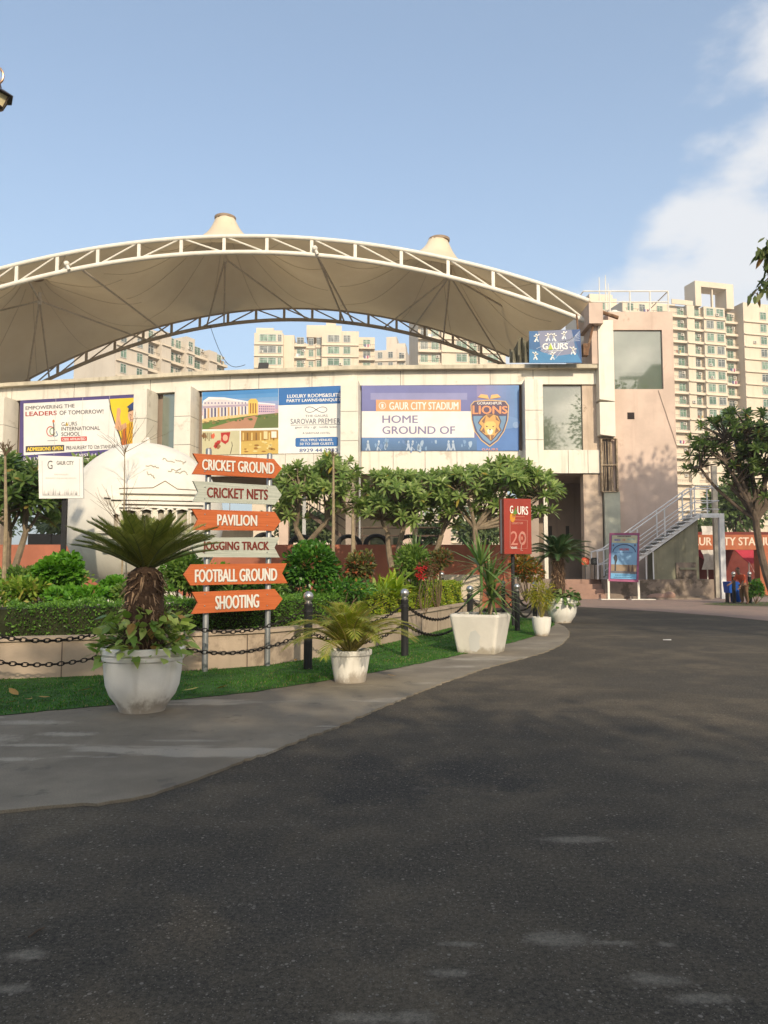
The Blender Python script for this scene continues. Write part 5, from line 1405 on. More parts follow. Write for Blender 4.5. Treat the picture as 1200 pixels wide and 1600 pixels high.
hedge("long clipped dark green hedge behind the planter wall and signpost", left_pts, .95, .99, .85, M_HEDGE, M_HCORE, 21, 1500)
hedge("clipped yellow green hedge behind the near bollards and square planter", right_pts, 1.0, 1.12, 1.0, M_GOLD_SUNLIT, M_HCORE, 22, 1500, lsz=.05)

# ================================================================== bushes
def foliage_cloud(g, c, rad, n, clumps, lL, lW, up=.35, rows=((0, .1), (.45, 1), (.8, .6), (1, .04)), droop=.18, shell=.5):
    cd = rdirs(g, clumps); cd[:, 2] = np.where(cd[:, 2] < -.35, -cd[:, 2], cd[:, 2])
    cc = np.array(c) + cd * np.array(rad) * g.uniform(.35, .82, (clumps, 1))
    k = g.integers(0, clumps, n)
    d = rdirs(g, n); r = g.uniform(shell, 1, n) ** .6
    cr = np.array(rad) * g.uniform(.34, .54, (clumps, 1))
    P = cc[k] + d * r[:, None] * cr[k]
    D = d + g.normal(0, .45, (n, 3)) + np.array([0, 0, up]) + (P - np.array(c)) / np.array(rad) * .5
    U = d + g.normal(0, .3, (n, 3)) + np.array([0, 0, .9])
    return leaves(P, D, U, g.uniform(lL * .65, lL * 1.3, n), g.uniform(lW * .7, lW * 1.25, n), rows=rows, droop=droop)
def stems_to(b, base, targets, r0, r1, g, bend=.15, n=5):
    for t in targets:
        base = Vector(base); t = Vector(t); mid = base.lerp(t, .5) + Vector((g.normal(0, bend), g.normal(0, bend), 0)) * (t - base).length
        pts = [base.lerp(mid, k / n).lerp(mid.lerp(t, k / n), k / n) for k in range(n + 1)]
        b.tube(pts, [r0 + (r1 - r0) * k / n for k in range(n + 1)], 6)
M_STEM = mat("brown_stem", (0.12, 0.085, 0.05), .9, .25, 8)
def bush(label, px, py, Y, wpx, hpx, n, lL, lW, m, seed, clumps=14, group=None, name="bush", zb=.44, dy=None, **kw):
    g = np.random.default_rng(seed)
    c = at(px, py, Y); rx, rz = wpx / 2 * Y / 1200, hpx / 2 * Y / 1200; ry = dy or rx; n = int(n * 2.0)
    th = thing(name, label, name.replace('_', ' '), (c.x, Y, zb), group)
    V, Q = foliage_cloud(g, c, (rx, ry, rz), n, clumps, lL, lW, **kw); np_mesh("foliage", V, Q, m, th)
    b = MB(); stems_to(b, (c.x, Y, zb), [(c.x + g.uniform(-.7, .7) * rx, Y + g.uniform(-.7, .7) * ry, c.z + g.uniform(-.3, .6) * rz) for _ in range(9)], .016, .006, g)
    b.build("stem", M_STEM, th)
    return th
def rosette(g, c, axis, n, L, Wd, spread=(20, 85), droop=.25, rows=((0, .5), (.3, 1), (.7, .7), (1, .02))):
    ax = Vector(axis).normalized(); q = ax.to_track_quat('Z', 'Y').to_matrix()
    D, U = [], []
    for k in range(n):
        a = k * 2.39996 + g.uniform(-.2, .2); e = R(spread[0] + (spread[1] - spread[0]) * ((k + .5) / n) ** .8 + g.uniform(-6, 6))
        D.append(q @ Vector((math.sin(e) * math.cos(a), math.sin(e) * math.sin(a), math.cos(e))))
        U.append(q @ Vector((-math.cos(e) * math.cos(a), -math.cos(e) * math.sin(a), math.sin(e))))
    P = np.array([c] * n) + np.array(D) * .01
    return leaves(P, np.array(D), np.array(U), g.uniform(L * .75, L * 1.1, n), g.uniform(Wd * .8, Wd * 1.15, n), rows=rows, droop=droop)
M_HEART = leafmat("bright_heart_leaf", (0.058, 0.182, 0.016), (0.156, 0.351, 0.029), .3)
M_LILY = leafmat("lily_strap_leaf", (0.095, 0.203, 0.020), (0.297, 0.392, 0.061), .3, c3=(.34, .32, .07), p3=.1)
M_IXORA = leafmat("glossy_green_leaf", (0.034, 0.116, 0.016), (0.101, 0.240, 0.028), .2, .3, c3=(.30, .16, .05), p3=.02)
M_CROTON = leafmat("bronze_leaf", (0.06, 0.085, 0.02), (0.19, 0.17, 0.05), .25, c3=(.30, .09, .04), p3=.15)
M_LIME = leafmat("lime_strap_leaf", (0.14, 0.25, 0.015), (0.34, 0.42, 0.03), .35)
M_MIDG = leafmat("mid_green_leaf", (0.081, 0.177, 0.029), (0.225, 0.322, 0.064), .28)
M_REDL = leafmat("red_flower_leaf", (0.40, 0.012, 0.018), (0.62, 0.03, 0.03), .3)
M_ORNG = leafmat("orange_green_leaf", (0.10, 0.14, 0.02), (0.34, 0.19, 0.03), .3, c3=(.45, .13, .03), p3=.2)
bush("rounded bush of bright heart shaped leaves below the notice board", 94, 906, 12.6, 78, 78, 1400, .10, .08, M_HEART, 31, 16)
bush("bright green low bush behind the potted cycad's stem", 192, 924, 13.6, 70, 38, 500, .11, .08, M_HEART, 32, 9)
bush("dark leafy bush between the cycad and the signpost", 285, 905, 13.2, 92, 78, 1300, .09, .055, M_MIDG, 33, 14)
bush("dark bush behind the lower arrow boards", 372, 918, 13.2, 130, 52, 1200, .09, .05, M_IXORA, 34, 14)
r_ = bush("round glossy bush with a few salmon leaves right of the signpost", 489, 897, 14.2, 94, 92, 2500, .095, .055, M_IXORA, 35, 22, shell=.6)
g = np.random.default_rng(5); cpt = at(482, 884, 13.55); V, Q = leaves(np.array([cpt] * 6) + g.normal(0, .05, (6, 3)), rdirs(g, 6) * .6 + np.array([0, -.3, .8]), rdirs(g, 6), .13, .055); np_mesh("salmon_leaf", V, Q, leafmat("salmon_leaf", (.50, .16, .10), (.55, .24, .15)), r_)
bush("small bronze leaved bush between the round bush and lime plant", 564, 898, 15.5, 54, 62, 700, .10, .055, M_CROTON, 36, 10)
bush("tall loose mid green shrub under the spiky yucca", 645, 893, 17.5, 64, 74, 1000, .12, .045, M_MIDG, 37, 13)
bush("olive shrub behind the red flowers", 683, 876, 18.6, 44, 46, 500, .10, .04, M_CROTON, 38, 8)
bush("orange and green croton behind the red box sign pole", 822, 890, 24.0, 64, 54, 900, .14, .06, M_ORNG, 39, 12)
bush("small green bush at the foot of the gate post", 1180, 924, 33.4, 30, 36, 500, .12, .06, M_IXORA, 40, 8, zb=.0)
def strap_clump(label, px, py, Y, n, L, Wd, m, seed, count, spread_px, group=None, name="strap_plant", droop=.4):
    g = np.random.default_rng(seed); parts = []; c = at(px, py, Y)
    for k in range(count):
        x = c.x + g.uniform(-1, 1) * spread_px / 2 * Y / 1200; y = Y + g.uniform(-.35, .35)
        parts.append(rosette(g, (x, y, .44 + g.uniform(.30, .62)), (g.normal(0, .15), g.normal(0, .15), 1), n, L, Wd, (4, 68), droop))
    th = thing(name, label, "plant", (c.x, Y, .44), group); V, Q = cat(parts); np_mesh("foliage", V, Q, m, th); return th
bush("broad mid green bush along the wall behind the strap leaves", 50, 910, 14.6, 170, 56, 1400, .11, .05, M_MIDG, 42, 20)
bush("leafy low bush between the globe and the arrow boards", 310, 912, 15.2, 150, 60, 1100, .10, .05, M_HEART, 43, 16)
bush("olive leaved low bush behind the potted palm", 440, 920, 15.0, 90, 44, 700, .09, .05, M_MIDG, 44, 10)
bush("low pale bush at the left edge close behind the hedge", 30, 926, 12.3, 120, 46, 420, .10, .05, M_LILY, 200, 12, dy=.45)
bush("low bright bush close behind the hedge left of the cycad", 125, 934, 12.2, 110, 34, 420, .10, .05, M_HEART, 201, 12, dy=.45)
bush("low mid green bush close behind the cycad's trunk", 215, 930, 12.5, 110, 46, 420, .10, .05, M_MIDG, 202, 12, dy=.45)
bush("low mid green bush close behind the hedge at the right signpost leg", 400, 930, 13.0, 120, 44, 420, .10, .05, M_MIDG, 203, 12, dy=.45)
bush("low glossy bush close behind the hedge at the near bollard", 530, 926, 14.0, 110, 40, 420, .10, .05, M_IXORA, 204, 12, dy=.45)
strap_clump("clump of pale green strap leaves, left of the heart leaved bush", 35, 900, 12.2, 15, .55, .055, M_LILY, 51, 11, 110)
strap_clump("yellowish strap leaves under the white globe", 185, 895, 14.2, 14, .36, .05, M_LILY, 52, 7, 100)
strap_clump("lime yellow strap leaved plant between the bronze bush and yucca", 613, 900, 16.2, 14, .72, .09, M_LIME, 53, 5, 44, droop=.3)
strap_clump("thin grassy strap leaves at the foot of the bronze bush", 560, 915, 15.0, 16, .42, .02, M_LILY, 54, 9, 90)
strap_clump("dark strap leaves beside the lower arrow board", 330, 915, 12.6, 13, .5, .045, M_MIDG, 55, 5, 70)
yt = thing("yucca", "spiky blue green yucca above the shrubs against the terracotta wall", "plant", (at(652, 875, 18.0).x, 18.0, .44))
g = np.random.default_rng(56); c = at(651, 868, 18.0); V, Q = rosette(g, c, (0, 0, 1), 44, .72, .05, (2, 100), .12); np_mesh("foliage", V, Q, leafmat("yucca_leaf", (.055, .11, .035), (.14, .21, .07), .2), yt)
b = MB(); b.tube([(c.x, 18, .44), c], .04, 7); b.build("stem", M_STEM, yt)
pt_ = thing("poinsettia", "bare stemmed shrub with two clusters of scarlet bracts", "plant", (at(662, 890, 17.0).x, 17.0, .44))
g = np.random.default_rng(57); parts = []
for px, py, s in ((655, 891, 1), (660, 903, 1.1), (652, 900, .6), (664, 888, .5)): parts.append(rosette(g, at(px, py, 16.9) + Vector((0, 0, .02)), (g.normal(0, .4), -.5, 1), 11, .125 * s, .042, (35, 105), .25, KITE))
V, Q = cat(parts); np_mesh("bract", V, Q, M_REDL, pt_)
V, Q = foliage_cloud(g, at(668, 893, 17.1), (.26, .2, .3), 320, 9, .08, .035); np_mesh("foliage", V, Q, leafmat("rusty_leaf", (.10, .075, .03), (.26, .09, .04), .3), pt_)
b = MB(); stems_to(b, (pt_.location.x, 17, .44), [at(px, py, 16.95) for px, py in ((655, 893), (660, 905), (668, 885), (674, 880), (680, 884), (664, 890), (676, 893))], .012, .006, g); b.build("stem", M_STEM, pt_)

# ================================================================== white globe sculpture
SC = at(227, 812, 17.0); SR = 120 * 17.0 / 1200
gs = thing("globe_sculpture", "large white plaster globe carved with a gabled building in relief", "sculpture", (SC.x, SC.y, .44))
M_PLASTER = mat("white_plaster", (0.68, 0.645, 0.565), .85, .06, 1.2, bmp=.12, bscale=12, stain=(0.46, 0.43, 0.36), stain_lo=.6, stain_scale=.9, streak=(0.50, 0.47, 0.40))
M_GRIME_SHADE = mat("grimy_shaded_groove", (0.14, 0.10, 0.06), .9, .3, 4)  # grime, plus shadow under bands and window heads put into the colour
b = MB(); b.ball(SC, SR, 72, 44); b.build("globe", M_PLASTER, gs, smooth=True)
b = MB(); b.lathe([(.95, 0), (.95, .35), (.7, .6)], (SC.x, SC.y, .40), 32); b.build("base", M_PLASTER, gs)
def sph(px, py, r):
    d = ray(px, py); o = CAM - SC; A = d.dot(d); B = 2 * d.dot(o); C2 = o.dot(o) - r * r; disc = B * B - 4 * A * C2
    if disc < 0: disc = 0
    return CAM + d * ((-B - math.sqrt(disc)) / (2 * A))
def relief(top, bot, th, mb, step=3.0):
    def f(pl, x):
        for (a, ya), (c, yc) in zip(pl[:-1], pl[1:]):
            if x <= c: return ya + (yc - ya) * (x - a) / (c - a)
        return pl[-1][1]
    xs_ = sorted(set([p[0] for p in top + bot] + list(np.arange(top[0][0], top[-1][0], step))))
    vs = []
    for x in xs_:
        yt_, yb = f(top, x), f(bot, x)
        for fr, rr in ((0, SR - .02), (0, SR + th), (.5, SR + th), (1, SR + th), (1, SR - .02)): vs.append(sph(x, yt_ + (yb - yt_) * fr, rr))
    k = len(xs_); fs = [(5 * i + j, 5 * i + j + 1, 5 * i + j + 6, 5 * i + j + 5) for i in range(k - 1) for j in range(4)]
    fs += [(0, 1, 2, 3, 4), tuple(5 * (k - 1) + j for j in (4, 3, 2, 1, 0))]
    mb.add(vs, fs)
rel, gro, shd = MB(), MB(), MB()
relief([(187, 764), (239, 763), (258, 752.5), (277, 765), (312, 767)], [(187, 770.5), (312, 772.5)], .07, rel)
for x0_, x1_, ya, yb in ((162, 198, 772.6, 777), (173, 312, 776.5, 780.5), (190, 318, 782.5, 787), (186, 316, 790, 792.5), (150, 320, 829, 833), (170, 318, 838, 842), (160, 312, 858, 862)):
    relief([(x0_, ya), (x1_, ya + 2.4)], [(x0_, yb), (x1_, yb + 2.4)], .06, rel)
    relief([(x0_ + 1, yb + .1), (x1_ - 1, yb + 2.5)], [(x0_ + 1, yb + 1.2), (x1_ - 1, yb + 3.5)], .012, gro)
relief([(186, 762.4), (239, 761.5), (258, 750.8), (277, 763.4), (312, 765.6)], [(187, 763.8), (239, 762.8), (258, 752.3), (277, 764.8), (312, 766.8)], .02, gro)
for x0_, x1_, y0_, y1_ in ((191, 213, 794, 826), (220, 238, 793, 828), (245, 258, 793, 828), (261, 271, 793, 828), (275, 294, 793, 828), (176, 187, 800, 826), (297, 310, 796, 828)):
    for a, c in ((x0_, x0_ + 1.8), (x1_ - 1.8, x1_)): relief([(a, y0_ + 2), (c, y0_ + 2)], [(a, y1_), (c, y1_)], .10, rel)
    relief([(x0_, y0_ + 2), ((x0_ + x1_) / 2, y0_), (x1_, y0_ + 2)], [(x0_, y0_ + 5), ((x0_ + x1_) / 2, y0_ + 2.6), (x1_, y0_ + 5)], .13, rel)
    relief([(x0_ + 1.9, y0_ + 6), (x1_ - 1.9, y0_ + 6)], [(x0_ + 1.9, y1_), (x1_ - 1.9, y1_)], .006, shd)
    relief([(x0_ + 2, y0_ + 4.6), ((x0_ + x1_) / 2, y0_ + 2.8), (x1_ - 2, y0_ + 4.6)], [(x0_ + 2, y0_ + 6), ((x0_ + x1_) / 2, y0_ + 5.6), (x1_ - 2, y0_ + 8)], .014, gro)
rel.build("relief", M_PLASTER, gs); gro.build("groove", M_GRIME_SHADE, gs); shd.build("carved_window", mat("shaded_plaster", (0.40, 0.365, 0.30), .9, .2, 3), gs)  # flat window fill carries the shade of a recess in its colour
g = random.Random(17); b = MB()
for k in range(9):
    x, y = g.uniform(225, 318), g.uniform(712, 745); pts = []
    for j in range(9):
        if math.hypot(x - 227, y - 812) < 112: pts.append(sph(x, y, SR + .004))
        x += g.uniform(-1, 4.5); y += g.uniform(-2.4, 3.2)
    if len(pts) > 3: b.tube(pts, .012, 5)
b.build("carved_line", M_PLASTER if 0 else mat("soft_groove", (0.40, 0.36, 0.29), .9), gs)
tag(MB().lathe([(.05, 0), (.05, .10), (.03, .16)], (at(231, 699, 17).x, 17, SC.z + SR - .02), 10).build("lamp_stub", M_WHITESTEEL), "tiny white fitting on top of the plaster globe", "fitting")

# ================================================================== bollards and chains
M_BLACK = mat("black_metal", 0); M_CHROME = mat("dull_steel_ball", (0.46, 0.45, 0.43), .30, .12, 4, metal=.9)
M_CHAIN = mat("rusty_black_chain", (0.022, 0.018, 0.016), .6, .3, 12, metal=.4)
def bollard():
    t_ = thing("bollard", "", "bollard", (0, 0, 0), "black bollards with steel balls")
    b = MB(); b.lathe([(.09, -.02), (.09, .02), (.062, .022), (.06, .90), (.064, .91), (.064, .94), (.05, .945)], (0, 0, 0), 18); b.build("post", M_BLACK, t_, True, True)
    b = MB(); b.lathe([(.05, .944), (.052, .965), (.034, .97), (.034, .985)], (0, 0, 0), 16); b.ball((0, 0, 1.045), .074, 20, 14); b.build("steel_ball", M_CHROME, t_, True, True)
    b = MB()
    for z in (.84, .53): b.lathe([(.061, z - .02), (.069, z - .018), (.069, z + .018), (.061, z + .02)], (0, 0, 0), 18)
    b.build("chain_collar", M_BLACK, t_, True); return t_
def dup(root, loc, label=None, group=None, rz=0, sc=1):
    r = root.copy(); COL.objects.link(r); r.location = loc; r.rotation_euler = (0, 0, rz); r.scale = (sc,) * 3
    if label: r['label'] = label
    if group: r['group'] = group
    for ch in list(root.children):
        c = ch.copy(); COL.objects.link(c); c.parent = r
        for gch in ch.children:
            d = gch.copy(); COL.objects.link(d); d.parent = c
    return r
BOL = [(gnd(-95, 1092), "black steel topped bollard at the far left end of the chain"),
       (gnd(232, 1066), "bollard mostly hidden behind the large round pot with the cycad"),
       (gnd(481, 1048), "bollard half covered by the potted palm fronds"),
       (gnd(632.5, 1027), "bollard standing free between the palm and the square planter"),
       (Vector((at(734, 900, 15.6).x, 15.6, 0)), "bollard behind the square planter, its ball beside the sword leaves"),
       (gnd(808.5, 987), "bollard between the red box sign pole and the small white pot"),
       (Vector((at(835, 900, 21.5).x, 21.5, 0)), "bollard behind the small white pot"),
       (Vector((at(786, 900, 24.2).x, 24.2, 0)), "far bollard close behind the red box sign pole"),
       (Vector((at(690, 900, 26.8).x, 26.8, 0)), "small far bollard showing above the yellow green hedge"),
       (Vector((at(1146, 900, 34.0).x, 34.0, 0)), "bollard in front of the blue bin"),
       (Vector((at(1171, 900, 34.0).x, 34.0, 0)), "bollard beside the stooping person and gate post")]
b0 = None
for k, (p, lab) in enumerate(BOL):
    sc = 1.0 if k < 8 else 1.25
    if b0 is None: b0 = bollard(); b0.location = p; b0['label'] = lab
    else: dup(b0, p, lab, sc=sc)
def torus(b, c, t, side, R1=.036, r=.0085, st=1.45, nu=10, nv=5):
    vs = []
    n = t.cross(side).normalized()
    for i in range(nu):
        a = 2 * math.pi * i / nu; rad = t * math.cos(a) * R1 * st * .8 + side * math.sin(a) * R1 * .72; o = rad.normalized()
        for j in range(nv):
            q = 2 * math.pi * j / nv; vs.append(c + rad + o * r * math.cos(q) + n * r * math.sin(q))
    b.add(vs, [(i * nv + j, i * nv + (j + 1) % nv, ((i + 1) % nu) * nv + (j + 1) % nv, ((i + 1) % nu) * nv + j) for i in range(nu) for j in range(nv)])
def chain(a, c, sag, label):
    a, c = Vector(a), Vector(c); d = (c - a); d.normalize(); a = a + d * .065; c = c - d * .065
    M = 40; pts = [a.lerp(c, k / M) - Vector((0, 0, sag * (1 - (2 * k / M - 1) ** 2))) for k in range(M + 1)]
    L = [0]
    for p, q in zip(pts[:-1], pts[1:]): L.append(L[-1] + (q - p).length)
    n = max(8, int(L[-1] / .064)); b = MB()
    for k in range(n):
        s = (k + .5) / n * L[-1]; i = max(j for j in range(M) if L[j] <= s)
        p = pts[i].lerp(pts[i + 1], (s - L[i]) / (L[i + 1] - L[i])); t = (pts[i + 1] - pts[i]).normalized()
        sd = t.cross(Vector((0, 0, 1))).normalized(); up = sd.cross(t); ang = (.25 if k % 2 else 1.25); side = sd * math.cos(ang) + up * math.sin(ang)
        torus(b, p, t, side)
    o = b.build("chain", M_CHAIN, None, fix=False); tag(o, label, "chain", "chains hung between the bollards"); return o
CH = [(0, 1, "left of the large round pot"), (1, 2, "below the direction signpost"), (2, 3, "behind the potted palm"), (3, 4, "left of the square planter"), (4, 5, "behind the square planter"), (5, 6, "behind the small white pot"), (6, 7, "farthest behind the box sign pole")]
for i, j, w in CH:
    A, B = BOL[i][0], BOL[j][0]
    for z, nm, sg in ((.84, "upper", .27), (.53, "lower", .24)):
        chain(A + Vector((0, 0, z)), B + Vector((0, 0, z)), sg * min(1.15, (A - B).length / 2.4), "%s black chain %s" % (nm, w))

# ================================================================== pots and their plants
M_POT = mat("white_painted_pot", (0.77, 0.745, 0.68), .7, .06, 2.5, streak=(0.36, 0.32, 0.26), stain=(0.33, 0.28, 0.21), stain_lo=.63, stain_scale=3.0, bmp=.1, bscale=30)
M_POT2 = mat("bright_white_pot", (0.70, 0.68, 0.62), .55, .04, 2.5, streak=(0.55, 0.50, 0.42))
M_SOIL = mat("dark_soil", 0)
PROF = [(.222, 0), (.232, .035), (.262, .085), (.322, .165), (.358, .26), (.374, .37), (.384, .50), (.40, .515), (.402, .545), (.386, .55), (.40, .565), (.412, .575), (.412, .625), (.40, .635), (.365, .635), (.35, .60)]
def round_pot(label, loc, sc, m, rz=0):
    t_ = thing("plant_pot", label, "pot", loc, None, rz); b = MB(); b.lathe([(r * sc, z * sc) for r, z in PROF], (0, 0, 0), 40); b.build("pot", m, t_, True, True)
    b = MB(); b.lathe([(.35 * sc, .55 * sc), (.34 * sc, .60 * sc), (.02, .62 * sc)], (0, 0, 0), 24); b.build("soil", M_SOIL, t_, True); return t_
def splash(m, h, col, seed=0.0):
    t = m.node_tree; b = [n for n in t.nodes if n.type == 'BSDF_PRINCIPLED'][0]
    old = b.inputs['Base Color'].links[0].from_socket
    tc_ = t.nodes.new('ShaderNodeTexCoord'); sp_ = t.nodes.new('ShaderNodeSeparateXYZ'); t.links.new(tc_.outputs['Object'], sp_.inputs[0])
    nn = noise(t, 7.0, 6, .7, tc_.outputs['Object'], stretch=(1, 1, .5)); ad = N(t, 'ShaderNodeMath', operation='MULTIPLY_ADD'); t.links.new(nn, ad.inputs[0]); ad.inputs[1].default_value = -h * 2.2; t.links.new(sp_.outputs[2], ad.inputs[2])
    c = mixc(t, ramp(t, ad.outputs[0], -h * 1.0, -h * .35, .75, 0), old, col); t.links.new(c, b.inputs['Base Color'])
splash(M_POT, .22, (.26, .21, .155)); splash(M_POT2, .10, (.36, .29, .20))
p1 = gnd(222, 1110, .016); round_pot("large white round pot holding the near cycad", p1, 1.0, M_POT)
p2 = gnd(878.5, 973, .016); round_pot("white round pot holding the far cycad at the road's bend", p2, 1.06, M_POT2)
def taper_pot(label, loc, rt, rb, h, m, lip=True):
    t_ = thing("plant_pot", label, "pot", loc); b = MB()
    pr = [(rb * .96, 0), (rb, .02), (rt * .93, h * .84)] + ([(rt, h * .85), (rt * 1.02, h * .87), (rt * 1.02, h * .99), (rt, h), (rt * .9, h)] if lip else [(rt, h), (rt * .92, h)]) + [(rt * .88, h * .9)]
    b.lathe(pr, (0, 0, 0), 36); b.build("pot", m, t_, True, True); b = MB(); b.lathe([(rt * .89, h * .84), (rt * .87, h * .9), (.02, h * .93)], (0, 0, 0), 20); b.build("soil", M_SOIL, t_, True); return t_
p3 = gnd(547, 1065, .016); s3 = p3.y / 1200
taper_pot("small white tapered pot holding the feathery palm", p3, 33 * s3, 24.5 * s3, 49 * s3, M_POT)
p4 = gnd(846.5, 993.5, .016); s4 = p4.y / 1200
t_ = thing("plant_pot", "small bright white tulip shaped pot with yellow bamboo", "pot", p4); b = MB()
b.lathe([(9 * s4, 0), (10 * s4, 1 * s4), (13 * s4, 10 * s4), (14.4 * s4, 20 * s4), (14.8 * s4, 29 * s4), (13.6 * s4, 29.2 * s4), (13.2 * s4, 26 * s4)], (0, 0, 0), 32); b.build("pot", M_POT2, t_, True, True)
# square tapered planter, corner towards the road
p5 = gnd(757, 1023, .016); s5 = 12.75 / 1200
t_ = thing("square_planter", "stained white square planter holding sword leaved dracaenas", "planter", (p5.x, p5.y + .45, .016), None, R(-24))
def frust(b, z0, h0, z1, h1, n=5):
    vs = []
    for z, h in ((z0, h0), (z1, h1)):
        for q, (sx_, sy_) in enumerate(((-1, -1), (1, -1), (1, 1), (-1, 1))):
            for k in range(n):
                a = math.pi + q * math.pi / 2 + k * (math.pi / 2) / (n - 1); r = .07 * h / .45
                vs.append((sx_ * (h - r) + r * math.cos(a), sy_ * (h - r) + r * math.sin(a), z))
    N_ = 4 * n; b.add(vs, [(i, (i + 1) % N_, N_ + (i + 1) % N_, N_ + i) for i in range(N_)])
M_SQ = mat("stained_white_planter", (0.62, 0.59, 0.52), .75, .06, 2.5, streak=(0.38, 0.32, 0.24), stain=(0.36, 0.33, 0.27), stain_lo=.60, stain_scale=2.0, bmp=.15, bscale=14)
splash(M_SQ, .16, (.28, .24, .17))
b = MB(); frust(b, 0, .33, .62, .435); frust(b, .62, .435, .66, .43); frust(b, .66, .43, .661, .37); frust(b, .661, .37, .58, .365)
o = b.build("planter_box", M_SQ, t_, True, False)
b = MB(); b.box((-.37, -.37, .50), (.37, .37, .60)); b.build("soil", M_SOIL, t_, True)
fy = lambda z: -(.33 + .105 * z / .62) - .003
b = MB(); b.add([(x, fy(z), z) for x, z in ((-.09, .06), (.02, .03), (.09, .10), (.08, .22), (.11, .30), (.03, .40), (-.06, .37), (-.10, .24))], [tuple(range(8))]); b.build("repair_patch", flat((206, 206, 200)), t_, True)

M_CYC = leafmat("cycad_leaflet", (0.128, 0.167, 0.029), (0.318, 0.326, 0.072), .2, .4)
M_CYC2 = leafmat("dark_cycad_leaflet", (0.027, 0.072, 0.021), (0.075, 0.138, 0.045), .15, .4)
M_SHAG = mat("shaggy_trunk", (0.075, 0.045, 0.028), .95, .35, 12, bmp=.8, bscale=40)
M_SHAGL = leafmat("dry_leaf_base", (0.112, 0.067, 0.038), (0.480, 0.320, 0.192), .1, .8)
def fronds(g, c, n, L, e_rng, nl, ll, lw, curl, vee=.5, fwd=.55, ldroop=.05, stalk=.12):
    V_, R_ = [], MB()
    Ps, Ds, Us, Ls = [], [], [], []
    for k in range(n):
        a = k * 2.39996 + g.uniform(-.15, .15); f = ((k + .5) / n); e = R(e_rng[0] + (e_rng[1] - e_rng[0]) * f + g.uniform(-5, 5)); fl = L * g.uniform(.85, 1.08) * (.72 + .28 * min(1, f * 1.6))
        p = Vector(c); pts = [p.copy()]; st_n = 16; ee = e
        for s in range(st_n):
            ee -= curl * (s / st_n + .25) / st_n * (1.15 if f > .3 else .8) * 2
            p = p + Vector((math.cos(a) * math.cos(ee), math.sin(a) * math.cos(ee), math.sin(ee))) * fl / st_n; pts.append(p.copy())
        R_.tube(pts, [.011 * (1 - .8 * i / st_n) * (L / .8) for i in range(st_n + 1)], 5)
        for i in range(nl):
            u = stalk + (1 - stalk) * (i + .5) / nl; x = u * st_n; i0 = min(int(x), st_n - 1); pp = pts[i0].lerp(pts[i0 + 1], x - i0); t = (pts[i0 + 1] - pts[i0]).normalized()
            sd = t.cross(Vector((0, 0, 1)))
            if sd.length < .05: sd = Vector((math.sin(a), -math.cos(a), 0))
            sd.normalize(); up = sd.cross(t); prof = math.sin(math.pi * (u * .86 + .10)) ** .6
            for sgn in (1, -1):
                d = sd * sgn * (1 - .3 * u) + t * (fwd + .5 * u) + up * vee; Ps.append(pp); Ds.append(d); Us.append(up - sd * sgn * vee); Ls.append(ll * prof * g.uniform(.88, 1.08))
    return leaves(np.array(Ps), np.array(Ds), np.array(Us), np.array(Ls), lw, rows=((0, .6), (.4, 1), (1, .06)), droop=ldroop), R_
def cycad(label, c, zb, tr, L, n, m, seed, e_rng=(84, 12), curl=46):
    g = np.random.default_rng(seed); c = Vector(c)
    th = thing("cycad", label, "plant", (c.x, c.y, zb), None)
    (V, Q), rb = fronds(g, c, n, L, e_rng, 46, L * .19, L * .0118, R(curl), vee=.28, fwd=.6); np_mesh("leaflet", V, Q, m, th); rb.build("rachis", M_MIDG if 0 else mat("frond_stalk", (.10, .12, .035), .6), th)
    b = MB(); b.lathe([(tr * .75, 0), (tr, .08), (tr * 1.02, (c.z - zb) * .6), (tr * .9, c.z - zb - .02), (tr * .4, c.z - zb + .05)], (c.x, c.y, zb), 20); b.build("trunk", M_SHAG, th)
    H = c.z - zb; n2 = 520; a = g.uniform(0, 2 * np.pi, n2); z = zb + g.uniform(.05, 1, n2) * H
    P = np.stack([c.x + tr * .95 * np.cos(a), c.y + tr * .95 * np.sin(a), z], 1); D = np.stack([np.cos(a) * .7, np.sin(a) * .7, g.uniform(-.9, .7, n2)], 1) + g.normal(0, .25, (n2, 3))
    V, Q = leaves(P, D, np.stack([-np.sin(a), np.cos(a), np.zeros(n2)], 1) * .2 + np.array([0, 0, 1]), g.uniform(.05, .11, n2), .022, rows=((0, 1), (.6, .7), (1, .1)), droop=.5); np_mesh("dry_leaves", V, Q, M_SHAGL, th)
    return th
cy = at(227, 893, p1.y); cycad("near cycad with long arching dark fronds in the large round pot", cy, .58, .19, .86, 64, M_CYC, 61, (66, 27), 15)
cy2 = at(872, 872, p2.y); cycad("far cycad with a dark spreading crown in the round pot", cy2, .52, .165, 1.02, 54, M_CYC2, 62, (78, 12), 36)
M_POTHOS = leafmat("variegated_pothos_leaf", (0.120, 0.240, 0.030), (0.540, 0.630, 0.180), .3, .35, c3=(.33, .20, .06), p3=.06)
M_POTHOS2 = leafmat("cream_green_leaf", (0.06, 0.15, 0.03), (0.34, 0.40, 0.16), .3, .4)
